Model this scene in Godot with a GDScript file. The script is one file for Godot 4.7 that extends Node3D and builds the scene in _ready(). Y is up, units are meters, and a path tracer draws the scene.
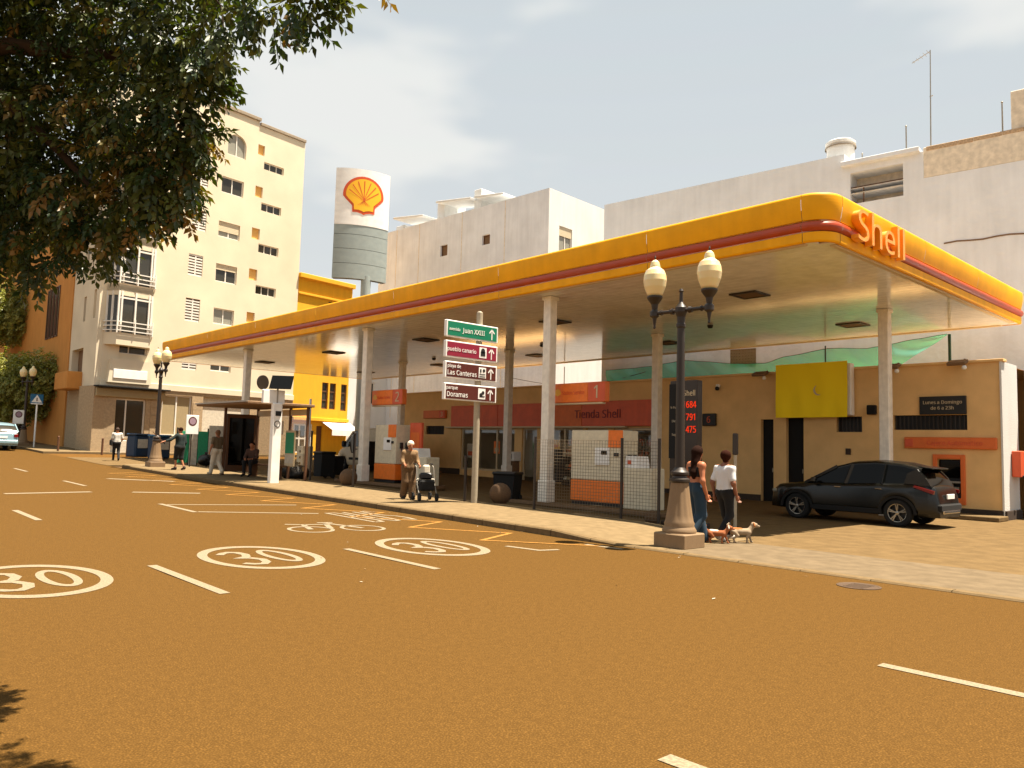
extends Node3D

# ------------------------------------------------------------------ mesh builder
class MB:
	var v := PackedVector3Array()
	var n := PackedVector3Array()
	var c := PackedColorArray()
	var col := Color(1, 1, 1)
	var colored := false
	func tri(a: Vector3, b: Vector3, d: Vector3, na: Vector3, nb: Vector3, nd: Vector3) -> void:
		# front faces run clockwise: keep the winding in step with the normal
		if (b - a).cross(d - a).dot(na + nb + nd) > 0.0:
			v.append(a); v.append(d); v.append(b)
			n.append(na); n.append(nd); n.append(nb)
		else:
			v.append(a); v.append(b); v.append(d)
			n.append(na); n.append(nb); n.append(nd)
		if colored:
			c.append(col); c.append(col); c.append(col)
	func flat(pts: Array, out: Vector3) -> void:
		# convex polygon facing the side of OUT
		var nn := Vector3.ZERO
		for i in range(1, pts.size() - 1):
			nn += (pts[i] - pts[0]).cross(pts[i + 1] - pts[0])
		if nn.length() < 1e-12:
			return
		nn = nn.normalized()
		if nn.dot(out) < 0.0:
			nn = -nn
		for i in range(1, pts.size() - 1):
			tri(pts[0], pts[i], pts[i + 1], nn, nn, nn)
	func box(ctr: Vector3, s: Vector3, b := 0.0, bs := Basis.IDENTITY) -> void:
		var h := s * 0.5
		b = min(b, min(h.x, min(h.y, h.z)) * 0.9)
		for ax in 3:
			for sg in [-1.0, 1.0]:
				var u := (ax + 1) % 3
				var w := (ax + 2) % 3
				var q := []
				for cc in [[-1, -1], [1, -1], [1, 1], [-1, 1]]:
					var p := Vector3.ZERO
					p[ax] = sg * h[ax]; p[u] = cc[0] * (h[u] - b); p[w] = cc[1] * (h[w] - b)
					q.append(ctr + bs * p)
				var o := Vector3.ZERO
				o[ax] = sg
				flat(q, bs * o)
				if b > 0.0:
					for sg2 in [-1.0, 1.0]:
						var r := []
						for e in [[0, -1], [0, 1], [1, 1], [1, -1]]:
							var p2 := Vector3.ZERO
							p2[w] = e[1] * (h[w] - b)
							p2[ax] = sg * (h[ax] if e[0] == 0 else h[ax] - b)
							p2[u] = sg2 * (h[u] - b if e[0] == 0 else h[u])
							r.append(ctr + bs * p2)
						var o2 := Vector3.ZERO
						o2[ax] = sg; o2[u] = sg2
						flat(r, bs * o2)
		if b > 0.0:
			for sx in [-1.0, 1.0]:
				for sy in [-1.0, 1.0]:
					for sz in [-1.0, 1.0]:
						flat([ctr + bs * Vector3(sx * h.x, sy * (h.y - b), sz * (h.z - b)), ctr + bs * Vector3(sx * (h.x - b), sy * h.y, sz * (h.z - b)), ctr + bs * Vector3(sx * (h.x - b), sy * (h.y - b), sz * h.z)], bs * Vector3(sx, sy, sz))
	func bar(a: Vector3, b: Vector3, w: float, hh: float) -> void:
		var d := (b - a)
		var l := d.length()
		d /= l
		var up := Vector3.UP if abs(d.y) < 0.95 else Vector3.RIGHT
		var sx := d.cross(up).normalized()
		box((a + b) * 0.5, Vector3(w, hh, l), 0.0, Basis(sx, d.cross(sx).normalized() * -1.0, -d))
	func tube(a: Vector3, b: Vector3, ra: float, rb: float, seg := 10, caps := true) -> void:
		var d := (b - a).normalized()
		var s := d.cross(Vector3.UP if abs(d.y) < 0.9 else Vector3.RIGHT).normalized()
		var t := d.cross(s)
		var L := (b - a).length()
		for i in seg:
			var a0 := TAU * i / seg
			var a1 := TAU * (i + 1) / seg
			var n0 := (s * cos(a0) + t * sin(a0))
			var n1 := (s * cos(a1) + t * sin(a1))
			var k: float = (ra - rb) / maxf(L, 1e-6)
			var m0 := (n0 + d * k).normalized()
			var m1 := (n1 + d * k).normalized()
			tri(a + n0 * ra, a + n1 * ra, b + n1 * rb, m0, m1, m1)
			if rb > 1e-5:
				tri(a + n0 * ra, b + n1 * rb, b + n0 * rb, m0, m1, m0)
			if caps:
				if ra > 1e-5: tri(a, a + n0 * ra, a + n1 * ra, -d, -d, -d)
				if rb > 1e-5: tri(b, b + n0 * rb, b + n1 * rb, d, d, d)
	func path(pts: Array, r: float, seg := 6, r2 := -1.0) -> void:
		if r2 < 0.0: r2 = r
		for i in pts.size() - 1:
			var k0 := float(i) / (pts.size() - 1)
			var k1 := float(i + 1) / (pts.size() - 1)
			tube(pts[i], pts[i + 1], lerp(r, r2, k0), lerp(r, r2, k1), seg, i == 0 or i == pts.size() - 2)
	func lathe(prof: Array, seg := 20, at := Vector3.ZERO, bs := Basis.IDENTITY) -> void:
		# prof: Vector2(radius, height) from bottom to top
		for j in prof.size() - 1:
			var p: Vector2 = prof[j]
			var q: Vector2 = prof[j + 1]
			var sl := Vector2(q.y - p.y, p.x - q.x)
			if sl.length() < 1e-9: continue
			sl = sl.normalized()
			for i in seg:
				var a0 := TAU * i / seg
				var a1 := TAU * (i + 1) / seg
				var e0 := Vector3(cos(a0), 0, sin(a0))
				var e1 := Vector3(cos(a1), 0, sin(a1))
				var m0 := bs * (e0 * sl.x + Vector3.UP * sl.y)
				var m1 := bs * (e1 * sl.x + Vector3.UP * sl.y)
				var p0 := at + bs * (e0 * p.x + Vector3.UP * p.y)
				var p1 := at + bs * (e1 * p.x + Vector3.UP * p.y)
				var q0 := at + bs * (e0 * q.x + Vector3.UP * q.y)
				var q1 := at + bs * (e1 * q.x + Vector3.UP * q.y)
				if p.x > 1e-5: tri(p0, p1, q1, m0, m1, m1)
				if q.x > 1e-5: tri(p0, q1, q0, m0, m1, m0)
	func ball(ctr: Vector3, r: Vector3, seg := 16, rings := 10) -> void:
		for j in rings:
			var t0 := PI * j / rings - PI / 2
			var t1 := PI * (j + 1) / rings - PI / 2
			for i in seg:
				var a0 := TAU * i / seg
				var a1 := TAU * (i + 1) / seg
				var e := [Vector3(cos(a0) * cos(t0), sin(t0), sin(a0) * cos(t0)), Vector3(cos(a1) * cos(t0), sin(t0), sin(a1) * cos(t0)), Vector3(cos(a1) * cos(t1), sin(t1), sin(a1) * cos(t1)), Vector3(cos(a0) * cos(t1), sin(t1), sin(a0) * cos(t1))]
				if j > 0: tri(ctr + e[0] * r, ctr + e[1] * r, ctr + e[2] * r, e[0], e[1], e[2])
				if j < rings - 1: tri(ctr + e[0] * r, ctr + e[2] * r, ctr + e[3] * r, e[0], e[2], e[3])
	func rows(rw: Array, closed := false, out := Vector3.ZERO, flip := false) -> void:
		# smooth surface through rows of points
		var nr := rw.size()
		var nc: int = rw[0].size()
		var nm := []
		for j in nr:
			var line := []
			for i in nc:
				var a: Vector3 = rw[max(j - 1, 0)][i]
				var b: Vector3 = rw[min(j + 1, nr - 1)][i]
				var i0: int = (i - 1 + nc) % nc if closed else max(i - 1, 0)
				var i1: int = (i + 1) % nc if closed else min(i + 1, nc - 1)
				var c0: Vector3 = rw[j][i0]
				var c1: Vector3 = rw[j][i1]
				var q := (b - a).cross(c1 - c0)
				q = q.normalized() if q.length() > 1e-12 else Vector3.UP
				if flip: q = -q
				line.append(q)
			nm.append(line)
		for j in nr - 1:
			for i in (nc if closed else nc - 1):
				var k := (i + 1) % nc
				tri(rw[j][i], rw[j][k], rw[j + 1][k], nm[j][i], nm[j][k], nm[j + 1][k])
				tri(rw[j][i], rw[j + 1][k], rw[j + 1][i], nm[j][i], nm[j + 1][k], nm[j + 1][i])
	func slab(poly: PackedVector2Array, z0: float, z1: float, tf := Transform3D.IDENTITY) -> void:
		# polygon in the xy plane, thick from z0 to z1
		var ix := Geometry2D.triangulate_polygon(poly)
		for k in range(0, ix.size(), 3):
			var p := [poly[ix[k]], poly[ix[k + 1]], poly[ix[k + 2]]]
			for zz in [z0, z1]:
				var o := tf.basis * Vector3(0, 0, 1 if zz == max(z0, z1) else -1)
				flat([tf * Vector3(p[0].x, p[0].y, zz), tf * Vector3(p[1].x, p[1].y, zz), tf * Vector3(p[2].x, p[2].y, zz)], o)
		var cw := Geometry2D.is_polygon_clockwise(poly)
		for k in poly.size():
			var a := poly[k]
			var b := poly[(k + 1) % poly.size()]
			var e := b - a
			var o2 := Vector2(e.y, -e.x) * (-1.0 if cw else 1.0)
			flat([tf * Vector3(a.x, a.y, z0), tf * Vector3(b.x, b.y, z0), tf * Vector3(b.x, b.y, z1), tf * Vector3(a.x, a.y, z1)], tf.basis * Vector3(o2.x, o2.y, 0))
	func mesh() -> ArrayMesh:
		var ar := []
		ar.resize(Mesh.ARRAY_MAX)
		ar[Mesh.ARRAY_VERTEX] = v
		ar[Mesh.ARRAY_NORMAL] = n
		if colored: ar[Mesh.ARRAY_COLOR] = c
		var m := ArrayMesh.new()
		m.add_surface_from_arrays(Mesh.PRIMITIVE_TRIANGLES, ar)
		return m

var M := {}
var taken := {}
var rng := RandomNumberGenerator.new()
var font: SystemFont

# ------------------------------------------------------------------ nodes
func numbered(called: String) -> String:
	if not taken.has(called):
		taken[called] = 0
		return called
	taken[called] += 1
	return "%s_%03d" % [called, taken[called]]

func part(called: String, mb, mat: Material, parent: Node3D, label := "") -> MeshInstance3D:
	var o := MeshInstance3D.new()
	o.name = called
	o.mesh = mb.mesh() if mb is MB else mb
	o.material_override = mat
	parent.add_child(o, true)
	if label: o.set_meta("label", label)
	return o

func thing(called: String, label: String, category: String, at := Vector3.ZERO, turn := 0.0, group := "") -> Node3D:
	var o := Node3D.new()
	o.name = numbered(called)
	add_child(o)
	o.position = at
	o.rotation.y = turn
	o.set_meta("label", label)
	o.set_meta("category", category)
	if group: o.set_meta("group", group)
	return o

func structure(called: String) -> Node3D:
	var o := Node3D.new()
	o.name = numbered(called)
	add_child(o)
	o.set_meta("kind", "structure")
	return o

func copy(src: Node3D, at: Vector3, turn: float, label: String) -> Node3D:
	var r: Node3D = src.duplicate()
	r.name = numbered(String(src.name))
	add_child(r)
	r.position = at
	r.rotation.y = turn
	r.set_meta("label", label)
	return r

func sub(called: String, parent: Node3D, at := Vector3.ZERO) -> Node3D:
	var o := Node3D.new()
	o.name = called
	parent.add_child(o, true)
	o.position = at
	return o

func words(s: String, height: float, mat: Material, parent: Node3D, at: Vector3, turn := 0.0, depth := 0.01, called := "lettering", squeeze := 1.0, tilt := 0.0) -> MeshInstance3D:
	var t := TextMesh.new()
	t.font = font
	t.text = s
	t.font_size = 48
	t.pixel_size = height / 48.0 / 0.72
	t.depth = depth
	t.curve_step = 4.0
	var o := MeshInstance3D.new()
	o.name = called
	o.mesh = t
	o.material_override = mat
	parent.add_child(o, true)
	o.position = at
	o.rotation = Vector3(tilt, turn, 0)
	o.scale = Vector3(squeeze, 1, 1)
	return o

# ------------------------------------------------------------------ textures and materials
func speck(freq: float, lo: float, hi: float, oct := 4, size := 512, seed_ := 1, kind := FastNoiseLite.TYPE_SIMPLEX_SMOOTH) -> NoiseTexture2D:
	var f := FastNoiseLite.new()
	f.noise_type = kind
	f.frequency = freq
	f.fractal_octaves = oct
	f.seed = seed_
	var t := NoiseTexture2D.new()
	t.width = size
	t.height = size
	t.seamless = true
	t.noise = f
	var g := Gradient.new()
	g.set_color(0, Color(lo, lo, lo))
	g.set_color(1, Color(hi, hi, hi))
	t.color_ramp = g
	return t

func bumps(freq: float, strength: float, oct := 4, size := 512, seed_ := 5) -> NoiseTexture2D:
	var f := FastNoiseLite.new()
	f.frequency = freq
	f.fractal_octaves = oct
	f.seed = seed_
	var t := NoiseTexture2D.new()
	t.width = size
	t.height = size
	t.seamless = true
	t.as_normal_map = true
	t.bump_strength = strength
	t.noise = f
	return t

var TX := {}
func paint(c: Color, rough := 0.7, tex := "", scale := 1.0, nrm := "", nscale := 1.0, metal := 0.0) -> StandardMaterial3D:
	var m := StandardMaterial3D.new()
	m.albedo_color = c
	m.roughness = rough
	m.metallic = metal
	if tex:
		m.albedo_texture = TX[tex]
		m.uv1_triplanar = true
		m.uv1_world_triplanar = true
		m.uv1_scale = Vector3.ONE * scale
	if nrm:
		m.normal_enabled = true
		m.normal_texture = TX[nrm]
		m.normal_scale = nscale
		m.uv1_triplanar = true
		m.uv1_world_triplanar = true
		m.uv1_scale = Vector3.ONE * scale
	return m

func layered(m: StandardMaterial3D, tex: String, scale: float) -> StandardMaterial3D:
	m.detail_enabled = true
	m.detail_blend_mode = BaseMaterial3D.BLEND_MODE_MUL
	m.detail_uv_layer = BaseMaterial3D.DETAIL_UV_2
	m.detail_albedo = TX[tex]
	m.uv2_triplanar = true
	m.uv2_world_triplanar = true
	m.uv2_scale = Vector3.ONE * scale
	return m

func glass(c: Color, alpha: float, rough := 0.03) -> StandardMaterial3D:
	var m := StandardMaterial3D.new()
	m.albedo_color = Color(c.r, c.g, c.b, alpha)
	m.transparency = BaseMaterial3D.TRANSPARENCY_ALPHA
	m.roughness = rough
	return m

func materials() -> void:
	TX.grain = speck(0.18, 0.72, 1.0, 3, 1024, 3)
	TX.mottle = speck(0.06, 0.90, 1.0, 5, 1024, 17)
	TX.fine = speck(0.12, 0.88, 1.0, 4, 512, 4)
	TX.blotch = speck(0.012, 0.84, 1.0, 5, 1024, 7)
	TX.soft = speck(0.01, 0.92, 1.0, 4, 512, 9)
	TX.stain = speck(0.02, 0.68, 1.0, 6, 1024, 11)
	TX.gravel = speck(0.25, 0.58, 1.0, 2, 1024, 12, FastNoiseLite.TYPE_CELLULAR)
	TX.bump = bumps(0.2, 6.0)
	TX.stucco = bumps(0.1, 4.0)
	# streaky rain marks running down a rendered wall
	var sf := FastNoiseLite.new()
	sf.seed = 21
	sf.frequency = 0.05
	var im := Image.create(512, 512, false, Image.FORMAT_RGB8)
	for y in 512:
		for x in 512:
			var a := sf.get_noise_2d(x * 1.6, y * 0.12) * 0.5 + sf.get_noise_2d(x * 0.4 + 300.0, y * 0.3) * 0.5
			var b := sf.get_noise_2d((x - 512) * 1.6, y * 0.12) * 0.5 + sf.get_noise_2d((x - 512) * 0.4 + 300.0, y * 0.3) * 0.5
			var w := smoothstep(380.0, 512.0, float(x))
			var a2 := lerpf(a, b, w)
			var c := sf.get_noise_2d(x * 1.6, (y - 512) * 0.12) * 0.5 + sf.get_noise_2d(x * 0.4 + 300.0, (y - 512) * 0.3) * 0.5
			a2 = lerpf(a2, c, smoothstep(400.0, 512.0, float(y)) * (1.0 - w))
			var vv := clampf(0.965 + a2 * 0.07, 0.8, 1.0)
			im.set_pixel(x, y, Color(vv, vv * 0.985, vv * 0.96))
	TX.streak = ImageTexture.create_from_image(im)

	M.asphalt = layered(paint(Color(0.49, 0.355, 0.17), 0.9, "gravel", 0.35, "bump", 0.15), "mottle", 0.17)
	M.side_asphalt = layered(paint(Color(0.50, 0.355, 0.17), 0.9, "grain", 0.8), "blotch", 0.07)
	M.forecourt = layered(paint(Color(0.515, 0.42, 0.285), 0.85, "grain", 0.7, "bump", 0.08), "blotch", 0.16)
	M.paving = layered(paint(Color(0.535, 0.455, 0.335), 0.85, "fine", 1.2), "blotch", 0.25)
	M.apron = layered(paint(Color(0.48, 0.415, 0.325), 0.85, "fine", 1.0), "blotch", 0.2)
	M.kerb = layered(paint(Color(0.55, 0.46, 0.33), 0.85, "grain", 1.0), "blotch", 0.5)
	M.earth = paint(Color(0.42, 0.33, 0.23), 0.95, "blotch", 0.05)
	M.white_line = layered(paint(Color(0.70, 0.62, 0.49), 0.75, "stain", 1.6), "grain", 1.1)
	M.yellow_line = layered(paint(Color(0.80, 0.55, 0.15), 0.75, "grain", 2.2), "stain", 0.7)
	M.cream = layered(paint(Color(0.93, 0.875, 0.765), 0.9, "fine", 0.5, "stucco", 0.15), "soft", 0.06)
	M.orange_wall = layered(paint(Color(0.84, 0.60, 0.34), 0.9, "fine", 0.5), "streak", 0.08)
	M.yellow_wall = layered(paint(Color(0.95, 0.72, 0.12), 0.85, "fine", 0.5), "streak", 0.1)
	M.white_wall = layered(paint(Color(0.92, 0.93, 0.935), 0.9, "fine", 0.4, "stucco", 0.3), "streak", 0.05)
	M.old_wall = layered(paint(Color(0.93, 0.955, 0.99), 0.9, "soft", 0.06, "stucco", 0.15), "streak", 0.07)
	M.weathered = layered(paint(Color(0.96, 0.92, 0.85), 0.95, "blotch", 0.3), "streak", 0.13)
	M.rust_stain = layered(paint(Color(0.86, 0.75, 0.62), 0.95, "stain", 0.6), "streak", 0.2)
	M.stone_clad = layered(paint(Color(0.80, 0.69, 0.54), 0.85, "grain", 0.6), "blotch", 0.4)
	M.roof_trim = paint(Color(0.62, 0.56, 0.48), 0.9, "blotch", 0.4)
	M.shop_wall = layered(paint(Color(0.985, 0.81, 0.56), 0.9, "fine", 0.7, "stucco", 0.1), "soft", 0.2)
	M.shop_base = paint(Color(0.25, 0.19, 0.14), 0.8, "blotch", 0.5)
	M.shop_red = layered(paint(Color(0.88, 0.37, 0.20), 0.5, "soft", 0.4), "streak", 0.1)
	M.shop_orange = paint(Color(0.88, 0.43, 0.16), 0.5, "soft", 0.5)
	M.fascia = layered(paint(Color(1.0, 0.71, 0.02), 0.5, "soft", 0.2), "streak", 0.08)
	M.fascia_red = paint(Color(0.68, 0.24, 0.05), 0.35, "soft", 0.4)
	M.trim_cream = paint(Color(0.78, 0.70, 0.56), 0.5)
	M.soffit = layered(paint(Color(0.99, 0.985, 0.96), 0.11, "soft", 0.4, "", 1.0, 0.0), "soft", 0.16)
	M.soffit_dark = paint(Color(0.12, 0.09, 0.06), 0.4)
	M.column = layered(paint(Color(0.98, 0.96, 0.92), 0.45, "soft", 0.8), "streak", 0.3)
	M.letter_orange = paint(Color(1.0, 0.63, 0.05), 0.22, "soft", 0.6)
	M.letter_orange.clearcoat_enabled = true
	M.emblem_yellow = paint(Color(0.93, 0.70, 0.06), 0.4)
	M.emblem_red = paint(Color(0.80, 0.30, 0.05), 0.4)
	M.sign_white = paint(Color(0.95, 0.94, 0.92), 0.45, "soft", 0.4)
	M.sign_grey = paint(Color(0.58, 0.62, 0.61), 0.5, "soft", 0.4)
	M.dark_line = paint(Color(0.10, 0.10, 0.10), 0.6)
	M.black = paint(Color(0.035, 0.032, 0.03), 0.5)
	M.black_matt = paint(Color(0.05, 0.045, 0.04), 0.9, "fine", 2.0)
	M.dark_glass = paint(Color(0.04, 0.037, 0.03), 0.06)
	M.dark_glass.metallic_specular = 0.3
	M.niche = paint(Color(0.95, 0.74, 0.42), 0.9, "fine", 0.5)
	M.faded = paint(Color(0.60, 0.50, 0.55), 0.6)
	M.window_glass = paint(Color(0.22, 0.21, 0.18), 0.07)
	M.pale_glass = paint(Color(0.55, 0.54, 0.49), 0.12)
	M.pane = glass(Color(0.5, 0.48, 0.4), 0.07)
	M.frame_white = paint(Color(0.86, 0.84, 0.80), 0.5)
	M.frame_brown = paint(Color(0.36, 0.23, 0.13), 0.6)
	M.shutter = paint(Color(0.80, 0.74, 0.62), 0.6)
	M.shade_brown = paint(Color(0.50, 0.38, 0.26), 0.8, "blotch", 0.6)
	M.curtain = paint(Color(0.63, 0.57, 0.44), 0.9, "streak", 0.5)
	M.iron = paint(Color(0.17, 0.125, 0.085), 0.5, "fine", 3.0)
	M.lamp_stone = layered(paint(Color(0.60, 0.49, 0.36), 0.7, "grain", 2.0), "streak", 0.6)
	M.globe = paint(Color(0.90, 0.82, 0.60), 0.3)
	M.globe.subsurf_scatter_enabled = true
	M.globe.subsurf_scatter_strength = 0.3
	M.globe.clearcoat_enabled = true
	M.steel = paint(Color(0.62, 0.59, 0.54), 0.4, "soft", 2.0, "", 1.0, 0.5)
	M.grey_post = paint(Color(0.66, 0.61, 0.52), 0.55, "soft", 2.0)
	M.green_sign = paint(Color(0.02, 0.45, 0.33), 0.4)
	M.magenta_sign = paint(Color(0.52, 0.10, 0.20), 0.4)
	M.brown_sign = paint(Color(0.32, 0.11, 0.06), 0.4)
	M.blue_sign = paint(Color(0.08, 0.36, 0.52), 0.4)
	M.red_text = paint(Color(0.45, 0.06, 0.06), 0.5)
	M.dim_red = paint(Color(0.30, 0.07, 0.05), 0.5)
	M.net = glass(Color(0.38, 0.95, 0.85), 0.6, 0.9)
	M.net_post = paint(Color(0.03, 0.20, 0.13), 0.6)
	M.banner = paint(Color(1.0, 0.88, 0.05), 0.8)
	M.stone_ball = layered(paint(Color(0.46, 0.34, 0.22), 0.85, "grain", 2.0), "blotch", 1.5)
	M.rubber = paint(Color(0.03, 0.03, 0.03), 0.85)
	M.alloy = paint(Color(0.62, 0.60, 0.56), 0.25, "", 1.0, "", 1.0, 0.8)
	M.car_green = paint(Color(0.035, 0.042, 0.034), 0.25, "", 1.0, "", 1.0, 0.0)
	M.car_blue = paint(Color(0.50, 0.62, 0.66), 0.25, "", 1.0, "", 1.0, 0.3)
	M.car_blue.clearcoat_enabled = true
	M.van_white = paint(Color(0.74, 0.68, 0.57), 0.35, "soft", 1.0)
	M.tail_red = paint(Color(0.45, 0.03, 0.02), 0.2)
	M.chrome = paint(Color(0.75, 0.73, 0.70), 0.12, "", 1.0, "", 1.0, 1.0)
	M.wire = paint(Color(0.42, 0.36, 0.28), 0.6)
	M.pump_white = layered(paint(Color(0.90, 0.86, 0.76), 0.5, "soft", 1.0), "streak", 0.5)
	M.pump_orange = paint(Color(0.96, 0.48, 0.12), 0.5, "soft", 1.0)
	M.bin_blue = paint(Color(0.06, 0.19, 0.30), 0.6, "soft", 1.0)
	M.hoard_green = paint(Color(0.16, 0.60, 0.42), 0.6, "blotch", 0.8)
	M.hoard_white = paint(Color(0.84, 0.80, 0.72), 0.7, "blotch", 0.4)
	M.bark = layered(paint(Color(0.26, 0.19, 0.13), 0.95, "stain", 1.0), "streak", 1.2)
	M.skin = paint(Color(0.62, 0.40, 0.27), 0.6)
	M.hair_dark = paint(Color(0.17, 0.09, 0.055), 0.9, "stain", 3.0)
	M.hair_dark.metallic_specular = 0.2
	M.cover = paint(Color(0.33, 0.235, 0.135), 0.7, "grain", 2.0)
	M.hair_white = paint(Color(0.82, 0.78, 0.70), 0.8)
	M.hair_red = paint(Color(0.22, 0.10, 0.055), 0.9, "stain", 3.0)
	M.hair_red.metallic_specular = 0.2
	for k in ["asphalt", "side_asphalt", "forecourt", "paving", "apron", "kerb", "earth", "shop_wall", "cream", "orange_wall"]:
		M[k].metallic_specular = 0.15
	M.fascia.metallic_specular = 0.3
	M.soffit.metallic_specular = 1.0
	M.led = StandardMaterial3D.new()
	M.led.albedo_color = Color(0.3, 0.05, 0.02)
	M.led.emission_enabled = true
	M.led.emission = Color(1.0, 0.22, 0.06)
	M.led.emission_energy_multiplier = 0.3

# ------------------------------------------------------------------ ground level
func gy(x: float) -> float:
	var k := [10.0, 30.0, 40.0, 50.0, 60.0, 80.0, 130.0]
	var h := [0.0, 0.25, 0.42, 0.68, 0.95, 1.5, 2.9]
	var d := -x
	if d <= 10.0: return 0.0
	for i in 6:
		if d <= k[i + 1]:
			return lerpf(h[i], h[i + 1], (d - k[i]) / (k[i + 1] - k[i]))
	return 2.9

func sheet(mb: MB, x0: float, x1: float, z0: float, z1: float, up: float, step := 2.0) -> void:
	var x := x0
	while x < x1 - 0.001:
		var xn := minf(x1, (floorf(x / step) + 1.0) * step)
		if xn - x < 0.001: xn = minf(x1, x + step)
		mb.flat([Vector3(x, gy(x) + up, z0), Vector3(xn, gy(xn) + up, z0), Vector3(xn, gy(xn) + up, z1), Vector3(x, gy(x) + up, z1)], Vector3.UP)
		x = xn

# ------------------------------------------------------------------ the scene
func _ready() -> void:
	rng.seed = 20240611
	font = SystemFont.new()
	font.font_names = PackedStringArray(["Droid Sans"])
	camera_and_light()
	materials()
	ground()
	markings()
	corner_building()
	yellow_house()
	white_block()
	long_wall_building()
	street_end()
	station_shop()
	annex()
	canopy()
	islands()
	emblem_pylon()
	roof_net()
	trees()
	street_things()
	station_things()
	vehicles()
	people()

func camera_and_light() -> void:
	var cam := Camera3D.new()
	cam.name = "camera"
	add_child(cam)
	cam.position = Vector3(0, 1.65, 0)
	cam.rotation_degrees = Vector3(4.7431, 47.1578, 1.5381)
	cam.fov = 52.416
	cam.near = 0.05
	cam.far = 900.0
	cam.current = true
	var env := Environment.new()
	env.background_mode = Environment.BG_SKY
	var sky := Sky.new()
	var pm := PanoramaSkyMaterial.new()
	pm.panorama = sky_picture()
	sky.sky_material = pm
	env.sky = sky
	env.background_energy_multiplier = 0.36
	env.ambient_light_source = Environment.AMBIENT_SOURCE_SKY
	env.tonemap_mode = Environment.TONE_MAPPER_LINEAR
	env.tonemap_exposure = 3.2
	env.sdfgi_enabled = true
	env.ssao_enabled = true
	env.ssil_enabled = true
	var we := WorldEnvironment.new()
	we.name = "world_environment"
	we.environment = env
	add_child(we)
	var sun := DirectionalLight3D.new()
	sun.name = "sun"
	add_child(sun)
	sun.light_color = Color(1.0, 0.95, 0.87)
	sun.light_energy = 1.5
	sun.light_angular_distance = 0.5
	sun.shadow_enabled = true
	var to_sun := Vector3(0.22, 1.0, -0.225).normalized()
	sun.look_at_from_position(to_sun * 100.0, Vector3.ZERO, Vector3.UP)

func sky_picture() -> ImageTexture:
	# pale hazy blue, paler towards the horizon, thin wisps of cloud all round
	var w := 1024
	var h := 512
	var im := Image.create(w, h, false, Image.FORMAT_RGB8)
	var f := FastNoiseLite.new()
	f.seed = 8
	f.frequency = 1.6
	f.fractal_octaves = 5
	for y in h:
		var el := (0.5 - (y + 0.5) / h) * PI
		var s := sin(el)
		var t := pow(clampf(s, 0.0, 1.0), 0.55)
		var base := Color(0.875, 0.875, 0.86).lerp(Color(0.715, 0.76, 0.795), t)
		if s < 0.0: base = Color(0.50, 0.42, 0.33)
		for x in w:
			var az := TAU * (x + 0.5) / w
			var p := Vector3(cos(az) * cos(el), s * 2.6, sin(az) * cos(el))
			var k := 0.0
			if s > 0.0:
				k = smoothstep(0.05, 0.40, f.get_noise_3d(p.x * 1.2, p.y * 1.6, p.z * 1.2)) * smoothstep(0.0, 0.12, s)
			im.set_pixel(x, y, base.lerp(Color(0.935, 0.925, 0.90), k * 0.6))
	return ImageTexture.create_from_image(im)

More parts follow.
